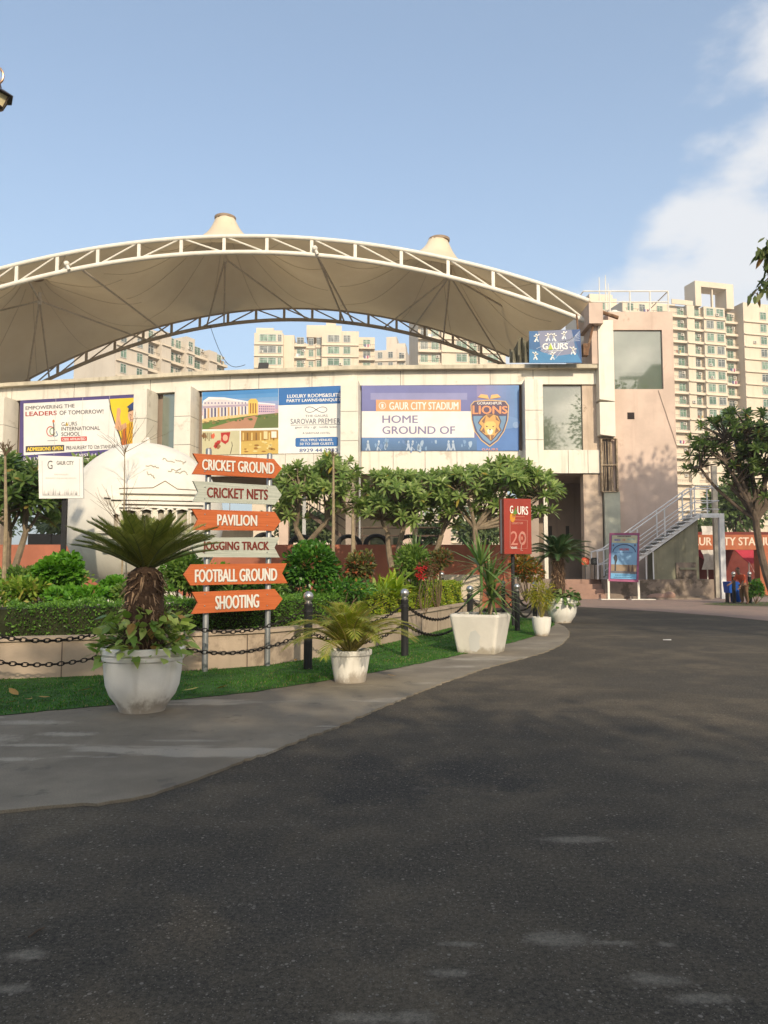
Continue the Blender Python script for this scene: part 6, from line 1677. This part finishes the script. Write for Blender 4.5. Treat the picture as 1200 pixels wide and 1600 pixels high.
def pothos(label, c, r, zt, n, L, m, seed, gap=.0):
    g = np.random.default_rng(seed); th = thing("pothos", label, "plant", (c.x, c.y, zt - .05))
    a = g.uniform(0, 2 * np.pi, n); rr = r * np.sqrt(g.uniform(.2, 1.25, n)); P = np.stack([c.x + rr * np.cos(a), c.y + rr * np.sin(a), zt + g.uniform(-.02, .40, n) * (1.25 - .5 * rr / r) - .12 * (rr > r * 1.0)], 1)
    D = np.stack([np.cos(a), np.sin(a), g.uniform(-.7, .9, n)], 1) + g.normal(0, .4, (n, 3)); U = np.stack([np.cos(a) * .5, np.sin(a) * .5, np.ones(n)], 1) + g.normal(0, .3, (n, 3))
    V, Q = leaves(P, D, U, g.uniform(L * .65, L * 1.2, n), g.uniform(L * .5, L * .8, n), rows=((0, .25), (.22, 1), (.6, .8), (.85, .35), (1, .03)), droop=.25); np_mesh("foliage", V, Q, m, th)
    b = MB(); stems_to(b, (c.x, c.y, zt - .04), [P[i] for i in range(0, n, 5)], .006, .004, g); b.build("stem", mat("green_stem", (.09, .13, .03), .6), th); return th
pothos("trailing pale green leaves spilling round the near cycad's stem", p1, .40, .64, 330, .125, M_POTHOS, 63)
pothos("cream and green leaves round the far cycad's stem", p2, .42, .58, 170, .17, M_POTHOS2, 64)
M_ARECA = leafmat("palm_leaflet", (0.138, 0.196, 0.018), (0.356, 0.356, 0.046), .35, .45, c3=(.33, .24, .07), p3=.08)
th = thing("feathery_palm", "yellow green feathery palm in the small tapered pot", "plant", (p3.x, p3.y, 47 * s3 * .9)); g = np.random.default_rng(65)
(V, Q), rb = fronds(g, (p3.x, p3.y, 47 * s3 * .85), 50, 1.02, (94, 44), 36, .25, .0095, R(52), vee=.20, fwd=.72, ldroop=.26, stalk=.24); np_mesh("leaflet", V, Q, M_ARECA, th); rb.build("stalk", mat("palm_stalk", (.22, .19, .05), .6), th)
M_BAMB = leafmat("yellow_bamboo_leaf", (0.17, 0.20, 0.015), (0.42, 0.36, 0.04), .35)
th = thing("bamboo_plant", "bushy yellow bamboo palm in the tulip shaped pot", "plant", (p4.x, p4.y, .36)); g = np.random.default_rng(66)
V, Q = foliage_cloud(g, at(846, 935, p4.y), (.26, .24, .38), 620, 16, .15, .018, up=.6, droop=.5); np_mesh("foliage", V, Q, M_BAMB, th)
V, Q = foliage_cloud(g, at(826, 932, p4.y), (.16, .16, .14), 90, 5, .16, .018, up=.3, droop=.6); np_mesh("side_spray", V, Q, M_BAMB, th)
b = MB(); stems_to(b, (p4.x, p4.y, .36), [at(846 + g.uniform(-12, 12), 935 + g.uniform(-15, 12), p4.y + g.uniform(-.1, .1)) for _ in range(14)], .009, .005, g, .06); b.build("stem", mat("palm_stalk", 0), th)
M_DRAC = leafmat("sword_leaf", (0.061, 0.142, 0.034), (0.216, 0.297, 0.081), .25, .4)
for lab, heads, foot, sd in (("taller dracaena with a spiky top and bare stem in the square planter", ((751, 884, 1.0),), (750, 966), 67), ("dracaena with broad drooping leaves beside the taller one", ((764, 914, 1.05), (768, 936, .8)), (764, 966), 68)):
    g = np.random.default_rng(sd); y_ = p5.y + (.42 if sd == 67 else .5); parts = []; f = at(*foot, y_); th = thing("dracaena", lab, "plant", f); b = MB()
    for px, py, s in heads:
        c = at(px, py, y_); parts.append(rosette(g, c, (g.normal(0, .1), -.1, 1), 46, .74 * s, .050, (3, 118), .16)); b.tube([f, f.lerp(c, .5) + Vector((.02, 0, 0)), c], [.028, .024, .024], 8)
    V, Q = cat(parts); np_mesh("foliage", V, Q, M_DRAC, th); b.build("stem", mat("pale_stem", (.27, .21, .13), .8, .2, 12), th)
strap = thing("strap_plant", "short green tufts at the soil of the square planter", "plant", (p5.x, p5.y + .35, .6)); g = np.random.default_rng(69); parts = []
for k in range(8): parts.append(rosette(g, (p5.x + g.uniform(-.28, .28), p5.y + .42 + g.uniform(-.25, .2), .58), (0, 0, 1), 10, .2, .03, (10, 85), .3))
V, Q = cat(parts); np_mesh("foliage", V, Q, M_MIDG, strap)

# ================================================================== trees
M_BARK = mat("grey_brown_bark", (0.20, 0.155, 0.105), .9, .25, 5, bmp=.5, bscale=25)
M_DBARK = mat("dark_bark", (0.10, 0.075, 0.055), .9, .25, 5, bmp=.5, bscale=25)
M_PLUM = leafmat("frangipani_leaf", (0.144, 0.237, 0.057), (0.396, 0.481, 0.162), .45, .35, c3=(.36, .28, .05), p3=.015)
M_PLUM2 = leafmat("dark_frangipani_leaf", (0.070, 0.132, 0.031), (0.194, 0.271, 0.073), .42, .35, c3=(.26, .20, .05), p3=.02)
def limb(b, a, c, r0, r1, g, bend=.12, n=6):
    a, c = Vector(a), Vector(c); L = (c - a).length; m = a.lerp(c, .5) + Vector((g.normal(0, bend), g.normal(0, bend), g.normal(0, bend * .5))) * L
    b.tube([a.lerp(m, k / n).lerp(m.lerp(c, k / n), k / n) for k in range(n + 1)], [r0 + (r1 - r0) * k / n for k in range(n + 1)], 8)
def frangipani(label, feet, lobes, nros, lL, seed, m, bark, fork, r0=.11, group="frangipani trees round the building", nleaf=17, lW=.27):
    """feet: trunk foot points; lobes: crown ellipsoids (centre, radii); leaves stand in whorls at the branch tips"""
    g = np.random.default_rng(seed); th = thing("frangipani_tree", label, "tree", feet[0], group); b = MB(); parts = []
    vol = [r[0] * r[1] * r[2] for c, r in lobes]; tot = sum(vol)
    fk = [Vector(f) for f in fork]
    for k, f in enumerate(feet): limb(b, f, fk[k % len(fk)], r0, r0 * .8, g, .06)
    for (c, r), v in zip(lobes, vol):
        n = max(3, int(nros * 1.5 * v / tot)); c = Vector(c)
        kn = []
        for q in range(max(2, n // 12)):
            d = rdirs(g, 1)[0]; kn.append(c + Vector((d[0] * r[0], d[1] * r[1], d[2] * r[2])) * .45 - Vector((0, 0, .15 * r[2])))
        src = min(fk, key=lambda q: (q - c).length)
        for q in kn: limb(b, src, q, r0 * .55, r0 * .28, g, .10)
        for i in range(n):
            d = rdirs(g, 1)[0]
            if d[2] < -.55: d[2] *= -1
            rr = g.uniform(.35, 1.25) ** .5
            tip_ = c + Vector((d[0] * r[0], d[1] * r[1], d[2] * r[2])) * rr
            s = min(kn, key=lambda q: (q - tip_).length); limb(b, s, tip_, r0 * .26, r0 * .14, g, .12, 3)
            ax = (d[0] * .6 + g.normal(0, .2), d[1] * .6 + g.normal(0, .2), .75)
            parts.append(rosette(g, tip_, ax, nleaf, lL, lL * lW, (12, 100), .22, ((0, .25), (.45, 1), (.8, .75), (1, .05))))
    b.build("trunk", bark, th, smooth=True); V, Q = cat(parts); np_mesh("crown", V, Q, m, th); return th
def E(px, py, Y, wpx, hpx, ry): return (at(px, py, Y), (wpx / 2 * Y / 1200, ry, hpx / 2 * Y / 1200))
Y1 = 26.5
frangipani("frangipani tree right of the arrow boards, below the hotel banner", [at(488, 878, Y1), at(455, 880, Y1 + .4)], [E(470, 762, Y1, 76, 64, 1.5), E(520, 752, Y1, 78, 70, 1.5), E(452, 798, Y1, 52, 44, 1.0), E(536, 790, Y1, 46, 40, 1.0)], 95, .36, 71, M_PLUM, M_BARK, [at(462, 825, Y1), at(510, 815, Y1)])
frangipani("frangipani tree with several stems below the cricket banner", [at(612, 886, Y1), at(622, 886, Y1 + .3)], [E(612, 770, Y1, 92, 62, 1.6), E(665, 772, Y1, 84, 64, 1.5), E(592, 800, Y1, 66, 44, 1.2), E(640, 808, Y1, 70, 40, 1.2)], 118, .36, 72, M_PLUM, M_BARK, [at(606, 832, Y1), at(630, 828, Y1)])
frangipani("frangipani tree behind the red box sign", [at(752, 890, Y1 - .8), at(672, 886, Y1)], [E(720, 765, Y1, 92, 66, 1.5), E(790, 750, Y1, 92, 62, 1.5), E(838, 765, Y1, 66, 56, 1.2), E(700, 805, Y1, 56, 52, 1.1), E(770, 795, Y1, 66, 40, 1.1), E(845, 800, Y1, 34, 30, .7)], 150, .36, 73, M_PLUM, M_BARK, [at(742, 826, Y1 - .6), at(690, 835, Y1)])
frangipani("frangipani tree at the left edge behind the notice board", [at(22, 890, 19), at(12, 890, 19.2)], [E(20, 762, 19, 100, 90, 1.3), E(62, 770, 19, 84, 84, 1.2), E(45, 800, 19, 80, 60, 1.0), E(-40, 770, 19, 80, 90, 1.2)], 92, .33, 74, M_PLUM2, M_BARK, [at(40, 832, 19), at(15, 828, 19)], r0=.09)
frangipani("frangipani tree peeping out behind the white globe", [at(165, 890, 21.5)], [E(150, 742, 21.5, 62, 56, 1.1), E(112, 800, 21.5, 60, 80, 1.0), E(130, 765, 21.5, 60, 60, 1.0)], 50, .33, 75, M_PLUM, M_BARK, [at(150, 820, 21.5)], r0=.08)
Y5 = 31.5
frangipani("frangipani tree with a leaning forked trunk before the gate", [at(1214, 944, Y5)], [E(1150, 690, Y5, 130, 92, 2.0), E(1112, 720, Y5, 76, 70, 1.4), E(1195, 720, Y5, 100, 120, 2.0), E(1230, 690, Y5, 110, 110, 2.0), E(1158, 748, Y5, 84, 62, 1.4), E(1195, 775, Y5, 60, 50, 1.2)], 165, .36, 76, M_PLUM2, M_DBARK, [at(1181, 812, Y5)], r0=.17)
# hand placed limbs of that leaning tree
b = MB(); g = np.random.default_rng(3)
t5 = [o for o in S.objects if o.get('label', '').startswith("frangipani tree with a leaning")][0]
for a, c, r0_, r1_ in (((1181, 812), (1162, 782), .13, .10), ((1162, 782), (1142, 762), .09, .06), ((1162, 782), (1150, 745), .08, .05), ((1181, 815), (1197, 775), .10, .08), ((1197, 775), (1194, 740), .08, .05), ((1165, 784), (1168, 752), .07, .05), ((1170, 790), (1190, 758), .06, .04)):
    limb(b, at(*a, Y5), at(*c, Y5), r0_, r1_, g, .06)
b.build("branch", M_DBARK, t5, smooth=True)
# tall tree by the road, its twigs reaching into the upper right corner
Yn = 13.0
frangipani("tall roadside tree whose leafy twigs hang in at the upper right corner", [(9.4, Yn, 0)], [((9.9, Yn, 7.6), (2.0, 2.0, 1.6)), ((10.4, Yn + .5, 9.2), (1.8, 1.8, 1.5))], 80, .30, 77, M_PLUM2, M_DBARK, [(9.6, Yn, 4.6)], r0=.15, group=None)
nt_ = [o for o in S.objects if o.get('label', '').startswith("tall roadside tree")][0]
g = np.random.default_rng(78); P_, b = [], MB()
for a_, c_, k in (((1290, 330), (1192, 392), 34), ((1290, 340), (1200, 436), 26), ((1290, 360), (1176, 460), 13), ((1290, 330), (1198, 410), 26)):
    A_, C_ = at(*a_, Yn), at(*c_, Yn); limb(b, A_, C_, .022, .008, g, .06)
    for q in range(k): P_.append(list(A_.lerp(C_, g.uniform(.80, 1.02)) + Vector((g.normal(0, .05), g.normal(0, .08), g.normal(0, .07)))))
limb(b, (9.6, Yn, 6.6), at(1290, 340, Yn), .06, .025, g, .05); b.build("twig", M_DBARK, nt_, smooth=True)
n_ = len(P_); V, Q = leaves(np.array(P_), np.stack([g.normal(-.25, .5, n_), g.normal(-.2, .5, n_), g.normal(-.8, .35, n_)], 1), rdirs(g, n_) + np.array([0, -1, .4]), g.uniform(.17, .30, n_), g.uniform(.06, .09, n_), droop=.15)
np_mesh("twig_leaf", V, Q, leafmat("hanging_leaf", (.05, .085, .02), (.15, .17, .045), .3, c3=(.30, .16, .05), p3=.12), nt_)
# leafless saplings
def sapling(label, px, pyb, pyt, Y, r, seed, spread, lean=0, twigs=9, low=None):
    g = np.random.default_rng(seed); th = thing("bare_sapling", label, "sapling", (at(px, pyb, Y).x, Y, .44), "bare saplings in the flower bed")
    a = at(px, pyb, Y); c = at(px + lean, pyt, Y); b = MB(); b.tube([(a.x, Y, .44), a.lerp(c, .4) + Vector((.02, 0, 0)), c], [r, r * .7, r * .4], 7); b.build("trunk", mat("pale_stem", 0), th, smooth=True)
    for cc in ([c] if low is None else [c, a.lerp(c, low)]):
        b = MB()
        for k in range(twigs):
            an = g.uniform(0, 2 * math.pi); L = spread * Y / 1200 * g.uniform(.5, 1); e = R(g.uniform(25, 75)); q = cc + Vector((math.cos(an) * math.cos(e), math.sin(an) * math.cos(e), math.sin(e))) * L
            limb(b, cc - Vector((0, 0, g.uniform(0, .1))), q, r * .3, r * .12, g, .12, 4)
            for s in range(2): limb(b, cc.lerp(q, g.uniform(.35, .7)), q + Vector((g.normal(0, .18), g.normal(0, .18), g.uniform(0, .25))) * L, r * .15, r * .08, g, .1, 3)
        b.build("twig", M_STEM, th)
sapling("bare sapling in front of the white globe with an upright fan of twigs", 190, 880, 706, 14.6, .020, 81, 74, 5, 10, .35)
sapling("bare sapling at the left edge among the strap leaves", 7, 892, 705, 12.9, .045, 82, 18, 1, 9)
sapling("thin bare sapling before the frangipani right of the signpost", 519, 895, 712, 20.0, .06, 83, 14, 2, 4)
sapling("short pale bare stem against the terracotta wall by the drain pipe", 551, 900, 800, 23.0, .10, 84, 6, 0, 2)

# background trees
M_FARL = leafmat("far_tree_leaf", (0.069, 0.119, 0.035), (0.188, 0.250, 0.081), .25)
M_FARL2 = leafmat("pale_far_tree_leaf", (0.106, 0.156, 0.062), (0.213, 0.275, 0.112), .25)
def far_tree(label, px, py, Y, wpx, hpx, n, lL, m, seed, clumps=30):
    g = np.random.default_rng(seed); c = at(px, py, Y); rx, rz = wpx / 2 * Y / 1200, hpx / 2 * Y / 1200
    th = thing("tree", label, "tree", (c.x, Y, 0), "trees standing beyond the stadium")
    V, Q = foliage_cloud(g, c, (rx, rx * .7, rz), n, clumps, lL, lL * .55, up=.2, shell=.3); np_mesh("crown", V, Q, m, th)
    b = MB(); limb(b, (c.x, Y, 0), c, .22, .14, g, .04); stems_to(b, (c.x, Y, max(.5, c.z - rz * .7)), [(c.x + g.uniform(-.6, .6) * rx, Y + g.uniform(-.5, .5) * rx, c.z + g.uniform(-.2, .6) * rz) for _ in range(8)], .11, .04, g); b.build("trunk", M_DBARK, th)
far_tree("bushy green tree beyond the gate and leaning frangipani", 1150, 802, 72, 96, 92, 3200, .55, M_FARL, 91)
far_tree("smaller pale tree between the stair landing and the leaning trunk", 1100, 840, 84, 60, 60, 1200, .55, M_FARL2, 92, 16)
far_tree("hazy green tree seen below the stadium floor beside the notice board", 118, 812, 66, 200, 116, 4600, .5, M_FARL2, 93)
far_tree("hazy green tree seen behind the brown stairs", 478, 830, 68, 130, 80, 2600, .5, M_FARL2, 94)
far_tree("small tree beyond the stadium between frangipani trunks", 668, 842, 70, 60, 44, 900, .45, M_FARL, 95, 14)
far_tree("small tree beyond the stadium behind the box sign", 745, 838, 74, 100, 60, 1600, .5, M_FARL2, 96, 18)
far_tree("tree beyond the stadium at its left end", -20, 820, 70, 120, 90, 1800, .5, M_FARL2, 97)

# trees behind the photographer that shade the road and pots
def shade_tree(label, x, y, h, r, seed, n=5200, lL=.34):
    g = np.random.default_rng(seed); th = thing("tree", label, "tree", (x, y, 0), "roadside shade trees")
    V, Q = foliage_cloud(g, (x, y, h - r * .95), (r, r, r * .95), n, 46, lL, lL * .55, up=.1, shell=.2); np_mesh("crown", V, Q, M_FARL, th)
    b = MB(); limb(b, (x, y, 0), (x, y, h - r), .2, .12, g, .03); stems_to(b, (x, y, h - 2 * r), [(x + g.uniform(-.7, .7) * r, y + g.uniform(-.7, .7) * r, h - r + g.uniform(-.5, .6) * r) for _ in range(10)], .09, .03, g); b.build("trunk", M_DBARK, th)
SHADE = [(-11.5, -9.5, 11.8, 4.2), (-5.0, -10.5, 12.0, 4.3), (1.2, -10.8, 11.4, 4.2), (6.2, -11.0, 9.2, 3.6), (-8, -4.6, 7.2, 3.2), (-2.2, -5.0, 6.6, 3.1), (3.2, -4.6, 6.2, 3.0), (8.0, -5.5, 6.0, 2.8)]
for k, (x, y, h, r) in enumerate(SHADE): shade_tree("leafy shade tree on the roadside behind the viewpoint", x, y, h, r, 100 + k, 5200 if k < 4 else 3000, .34 if k < 4 else .26)
shade_tree("tall leafy tree by the road that shades the pink wall", 19.6, 25.5, 16.0, 4.6, 120, 7000)
shade_tree("very tall leafy tree across the road behind the viewpoint", 18.0, -9.5, 20.5, 4.2, 121, 5200)

# ================================================================== street lamp
YL = 8.0
lc = at(-5, 150, YL); lpst = thing("street_lamp", "old style lantern street lamp cut by the left picture edge" .replace("picture edge", "side of the view"), "street lamp", (at(-150, 150, YL).x, YL, 0))
s = YL / 1200
M_LMET = mat("bronze_lamp_metal", (0.10, 0.07, 0.055), .4, .2, 5, metal=.7)
b = MB(); xp = lpst.location.x; b.lathe([(.16, 0), (.16, .25), (.08, .4), (.055, 3), (.045, lc.z + .1), (.03, lc.z + .5)], (xp, YL, 0), 16); b.build("post", M_BLACK, lpst, smooth=True)
b = MB(); top = lc.z + 52 * s
pts = [(xp, YL, lc.z + .3)] + [(xp + (lc.x - xp - 6 * s) * k / 8, YL, lc.z + .3 + (top + .02 - lc.z - .3) * math.sin(math.pi / 2 * k / 8)) for k in range(1, 9)] + [(lc.x - 1 * s, YL, lc.z + 50 * s), (lc.x + 4 * s, YL, lc.z + 47 * s), (lc.x + 8 * s, YL, lc.z + 41 * s), (lc.x + 9.5 * s, YL, lc.z + 34 * s), (lc.x + 8 * s, YL, lc.z + 27 * s), (lc.x + 4 * s, YL, lc.z + 22 * s), (lc.x, YL, lc.z + 20 * s)]
b.tube(pts, 1.9 * s, 8); b.build("arm", mat("copper_arm", (.42, .27, .18), .35, .1, 5, metal=.8), lpst, smooth=True)
b = MB(); b.lathe([(2 * s, 22 * s), (6 * s, 20 * s), (8 * s, 12 * s), (14 * s, 9 * s), (27 * s, 0), (26.5 * s, -1.5 * s), (19 * s, -1.5 * s)], (lc.x, YL, lc.z), 6); b.build("roof", mat("dark_lamp_roof", (.06, .055, .07), .4), lpst)
b = MB(); b.lathe([(18.5 * s, -1.6 * s), (10.5 * s, -19 * s)], (lc.x, YL, lc.z), 6); b.build("glass", mat("amber_lamp_glass", (.75, .64, .38), .25, .05, 8), lpst)
b = MB()
for k in range(6):
    a = 2 * math.pi * k / 6; b.tube([(lc.x + 19 * s * math.cos(a), YL + 19 * s * math.sin(a), lc.z - 1.6 * s), (lc.x + 10.8 * s * math.cos(a), YL + 10.8 * s * math.sin(a), lc.z - 19 * s)], 1.3 * s, 5)
b.lathe([(11 * s, -19 * s), (10.5 * s, -21 * s), (5 * s, -23.5 * s), (3 * s, -25 * s), (5 * s, -27 * s), (3 * s, -30 * s)], (lc.x, YL, lc.z), 12); b.build("lantern_frame", M_LMET, lpst)

# ================================================================== bin, person, litter
M_BLUE = mat("blue_plastic", (0.010, 0.075, 0.36), .45, .08, 3)
bn = thing("litter_bin", "blue swing litter bin on a stand beside the gate", "bin", (at(1148, 930, 34.6).x, 34.6, 0))
xb = bn.location.x; k_ = 34.6 / 1200
b = MB(); b.hexa([(xb - 12 * k_, 34.4, .45), (xb + 2 * k_, 34.4, .45), (xb + 2 * k_, 34.9, .45), (xb - 12 * k_, 34.9, .45), (xb - 13 * k_, 34.35, .95), (xb + 3 * k_, 34.35, .95), (xb + 3 * k_, 34.95, .95), (xb - 13 * k_, 34.95, .95)]); b.build("hopper", M_BLUE, bn)
b = MB(); b.lathe([(.19, 0), (.22, .05), (.25, .78), (.27, .80), (.27, .86), (.23, .87)], (xb + 4 * k_, 34.75, .03), 20); b.build("drum", M_BLUE, bn, smooth=True)

b = MB(); b.box((xb - 6 * k_, 34.36, .62), (xb - 4 * k_, 34.372, .74)); b.build("sticker", flat((210, 214, 220)), bn)
b = MB()
for dx in (-11, -1): b.box((xb + dx * k_ - .02, 34.5, 0), (xb + dx * k_ + .02, 34.8, .449))
b.build("leg", M_BLACK, bn)
def skin(name, joints, edges, m, parent, sub=2):
    me = bpy.data.meshes.new(name); me.from_pydata([j[0] for j in joints], edges, [])
    o = bpy.data.objects.new(name, me); COL.objects.link(o)
    o.modifiers.new("s", 'SKIN'); sv = me.skin_vertices[0].data
    for i, j in enumerate(joints): sv[i].radius = (j[1], j[2] if len(j) > 2 else j[1]); sv[i].use_root = (i == 0)
    md = o.modifiers.new("u", 'SUBSURF'); md.levels = sub; md.render_levels = sub
    dg = bpy.context.evaluated_depsgraph_get(); dg.update()
    m2 = bpy.data.meshes.new_from_object(o.evaluated_get(dg)); bpy.data.objects.remove(o)
    m2.materials.clear(); m2.materials.append(m); m2.shade_smooth()
    return fin(m2, name, parent, True)
pp = gnd(1163, 944)
pr = thing("person", "person in an orange red shirt and brown trousers stooping by the bin", "person", pp, None, R(-70))
# local frame: faces -y, leaning forward, one arm stretched out to the bin
J = [((0, 0, .80), .125, .10), ((0, -.06, .98), .12, .09), ((0, -.16, 1.16), .15, .10), ((0, -.22, 1.27), .10, .08), ((0, -.27, 1.335), .05), ((0, -.30, 1.40), .085, .09), ((0, -.315, 1.50), .085, .10), ((0, -.31, 1.56), .05),
     ((-.19, -.18, 1.22), .055), ((-.25, -.30, 1.00), .042), ((-.24, -.48, .88), .034), ((-.23, -.56, .85), .034), ((-.22, -.63, .83), .018),
     ((.19, -.18, 1.22), .055), ((.25, -.26, .98), .042), ((.24, -.40, .80), .034), ((.23, -.45, .74), .034), ((.22, -.48, .68), .018),
     ((-.095, 0, .74), .095), ((-.11, -.04, .44), .068), ((-.11, .03, .09), .045), ((-.11, -.10, .035), .035), ((.095, .02, .74), .095), ((.12, .0, .44), .068), ((.12, .09, .09), .045), ((.12, -.04, .035), .035)]
EG = [(0, 1), (1, 2), (2, 3), (3, 4), (4, 5), (5, 6), (6, 7), (2, 8), (8, 9), (9, 10), (10, 11), (11, 12), (2, 13), (13, 14), (14, 15), (15, 16), (16, 17), (0, 18), (18, 19), (19, 20), (20, 21), (0, 22), (22, 23), (23, 24), (24, 25)]
skin("body", J, EG, mat("brown_skin", (.20, .11, .07), .6), pr)
gr_ = lambda idx, k: [(J[i][0], *[r * k for r in J[i][1:]]) for i in idx]
skin("shirt", [(J[0][0], .150, .125)] + [(J[i][0], *[r + .022 for r in J[i][1:]]) for i in (1, 2, 3, 8, 9, 13, 14)], [(0, 1), (1, 2), (2, 3), (2, 4), (4, 5), (2, 6), (6, 7)], mat("orange_red_shirt", (.42, .075, .03), .85, .1, 6), pr)
skin("trousers", [(J[0][0], .145, .12)] + [(J[i][0], J[i][1] + .022) for i in (18, 19, 20, 22, 23, 24)], [(0, 1), (1, 2), (2, 3), (0, 4), (4, 5), (5, 6)], mat("brown_trousers", (.13, .075, .04), .9, .1, 6), pr)
skin("hair", [((0, -.285, 1.47), .085, .095), ((0, -.30, 1.545), .078, .09), ((0, -.30, 1.585), .03)], [(0, 1), (1, 2)], mat("black_hair", (.012, .01, .01), .6), pr)
b = MB()
for sx_ in (-.033, .033): b.ball((sx_, -.402, 1.485), .012, 8, 6)
b.ball((0, -.41, 1.455), .016, 8, 6, (.8, 1.2, 1.4)); b.box((-.025, -.40, 1.415), (.025, -.392, 1.422)); b.build("face", mat("brown_skin", 0), pr, True)
b = MB()
for hx, hy, hz in ((-.22, -.63, .83), (.22, -.48, .68)):
    for k in range(4): b.tube([(hx + (k - 1.5) * .02, hy + .02, hz + .01), (hx + (k - 1.5) * .022, hy - .04, hz - .02), (hx + (k - 1.5) * .02, hy - .06 + .006 * abs(k - 1.5), hz - .055)], [.010, .009, .007], 6)
    b.tube([(hx + .03, hy + .06, hz + .015), (hx + .055, hy + .02, hz - .005), (hx + .05, hy - .01, hz - .03)], [.011, .010, .008], 6)
b.build("finger", mat("brown_skin", 0), pr, True)
# litter: leaves on the grass, a twig on the road
M_DRY = leafmat("dry_fallen_leaf", (.34, .17, .05), (.50, .33, .10), .1, .8)
first = None; g = np.random.default_rng(44)
for px, py in ((22, 1083), (3, 1093), (17, 1098), (46, 1093), (70, 1090), (132, 1079), (345, 1075), (462, 1032), (480, 1040), (612, 1056)):
    p = gnd(px, py, .055)
    if first is None:
        V, Q = leaves(np.array([[-.07, 0, 0]]), np.array([[1, 0, .12]]), np.array([[0, .2, 1]]), .15, .06, rows=((0, .1), (.3, .9), (.6, 1), (.85, .6), (1, .05)), droop=-.12); first = o = np_mesh("fallen_leaf", V, Q, M_DRY, None)
    else: o = first.copy(); link(o)
    o.location = p; o.rotation_euler = (g.uniform(-.2, .2), g.uniform(-.2, .2), g.uniform(0, 6.3)); sc = g.uniform(.7, 1.2); o.scale = (sc,) * 3
    tag(o, "dry brown leaf fallen on the grass strip", "leaf", "dry leaves on the grass")
o = first.copy(); link(o); o.location = gnd(296, 1079, .06); o.scale = (1.25,) * 3; o.rotation_euler = (.2, .1, .5)
o.data = first.data.copy(); o.data.materials[0] = leafmat("yellow_fallen_leaf", (.46, .42, .10), (.52, .46, .14), .1, .8); tag(o, "yellow fallen leaf on the grass beside the large pot", "leaf"); del o['group']
a, c = gnd(45, 1464, .012), gnd(69, 1449, .012); b = MB(); b.tube([a, a.lerp(c, .5) + Vector((0, .004, .004)), c], [.004, .005, .003], 6); tag(b.build("twig", M_DBARK), "thin dark twig lying on the asphalt", "twig")
p = gnd(1043, 1000, .01); b = MB(); b.add([(p.x - .09, p.y, .008), (p.x + .07, p.y - .03, .008), (p.x + .10, p.y + .08, .02), (p.x - .06, p.y + .1, .012)], [(0, 1, 2, 3)]); tag(b.build("paper_scrap", flat((220, 216, 208))), "small white paper scrap on the road beyond the pots", "paper")

# ================================================================== hazy air over the whole place
hz, t, bb, out = nodes_of("hazy_air"); t.nodes.remove(bb)
pv = t.nodes.new('ShaderNodeVolumePrincipled'); pv.inputs['Density'].default_value = 0.0007; pv.inputs['Color'].default_value = (0.93, 0.91, 0.88, 1); pv.inputs['Anisotropy'].default_value = 0.2
t.links.new(pv.outputs[0], out.inputs['Volume'])
b = MB(); b.box((-760, -220, -1.1), (760, 960, 95)); tag(b.build("haze", hz), None, None, kind='stuff')
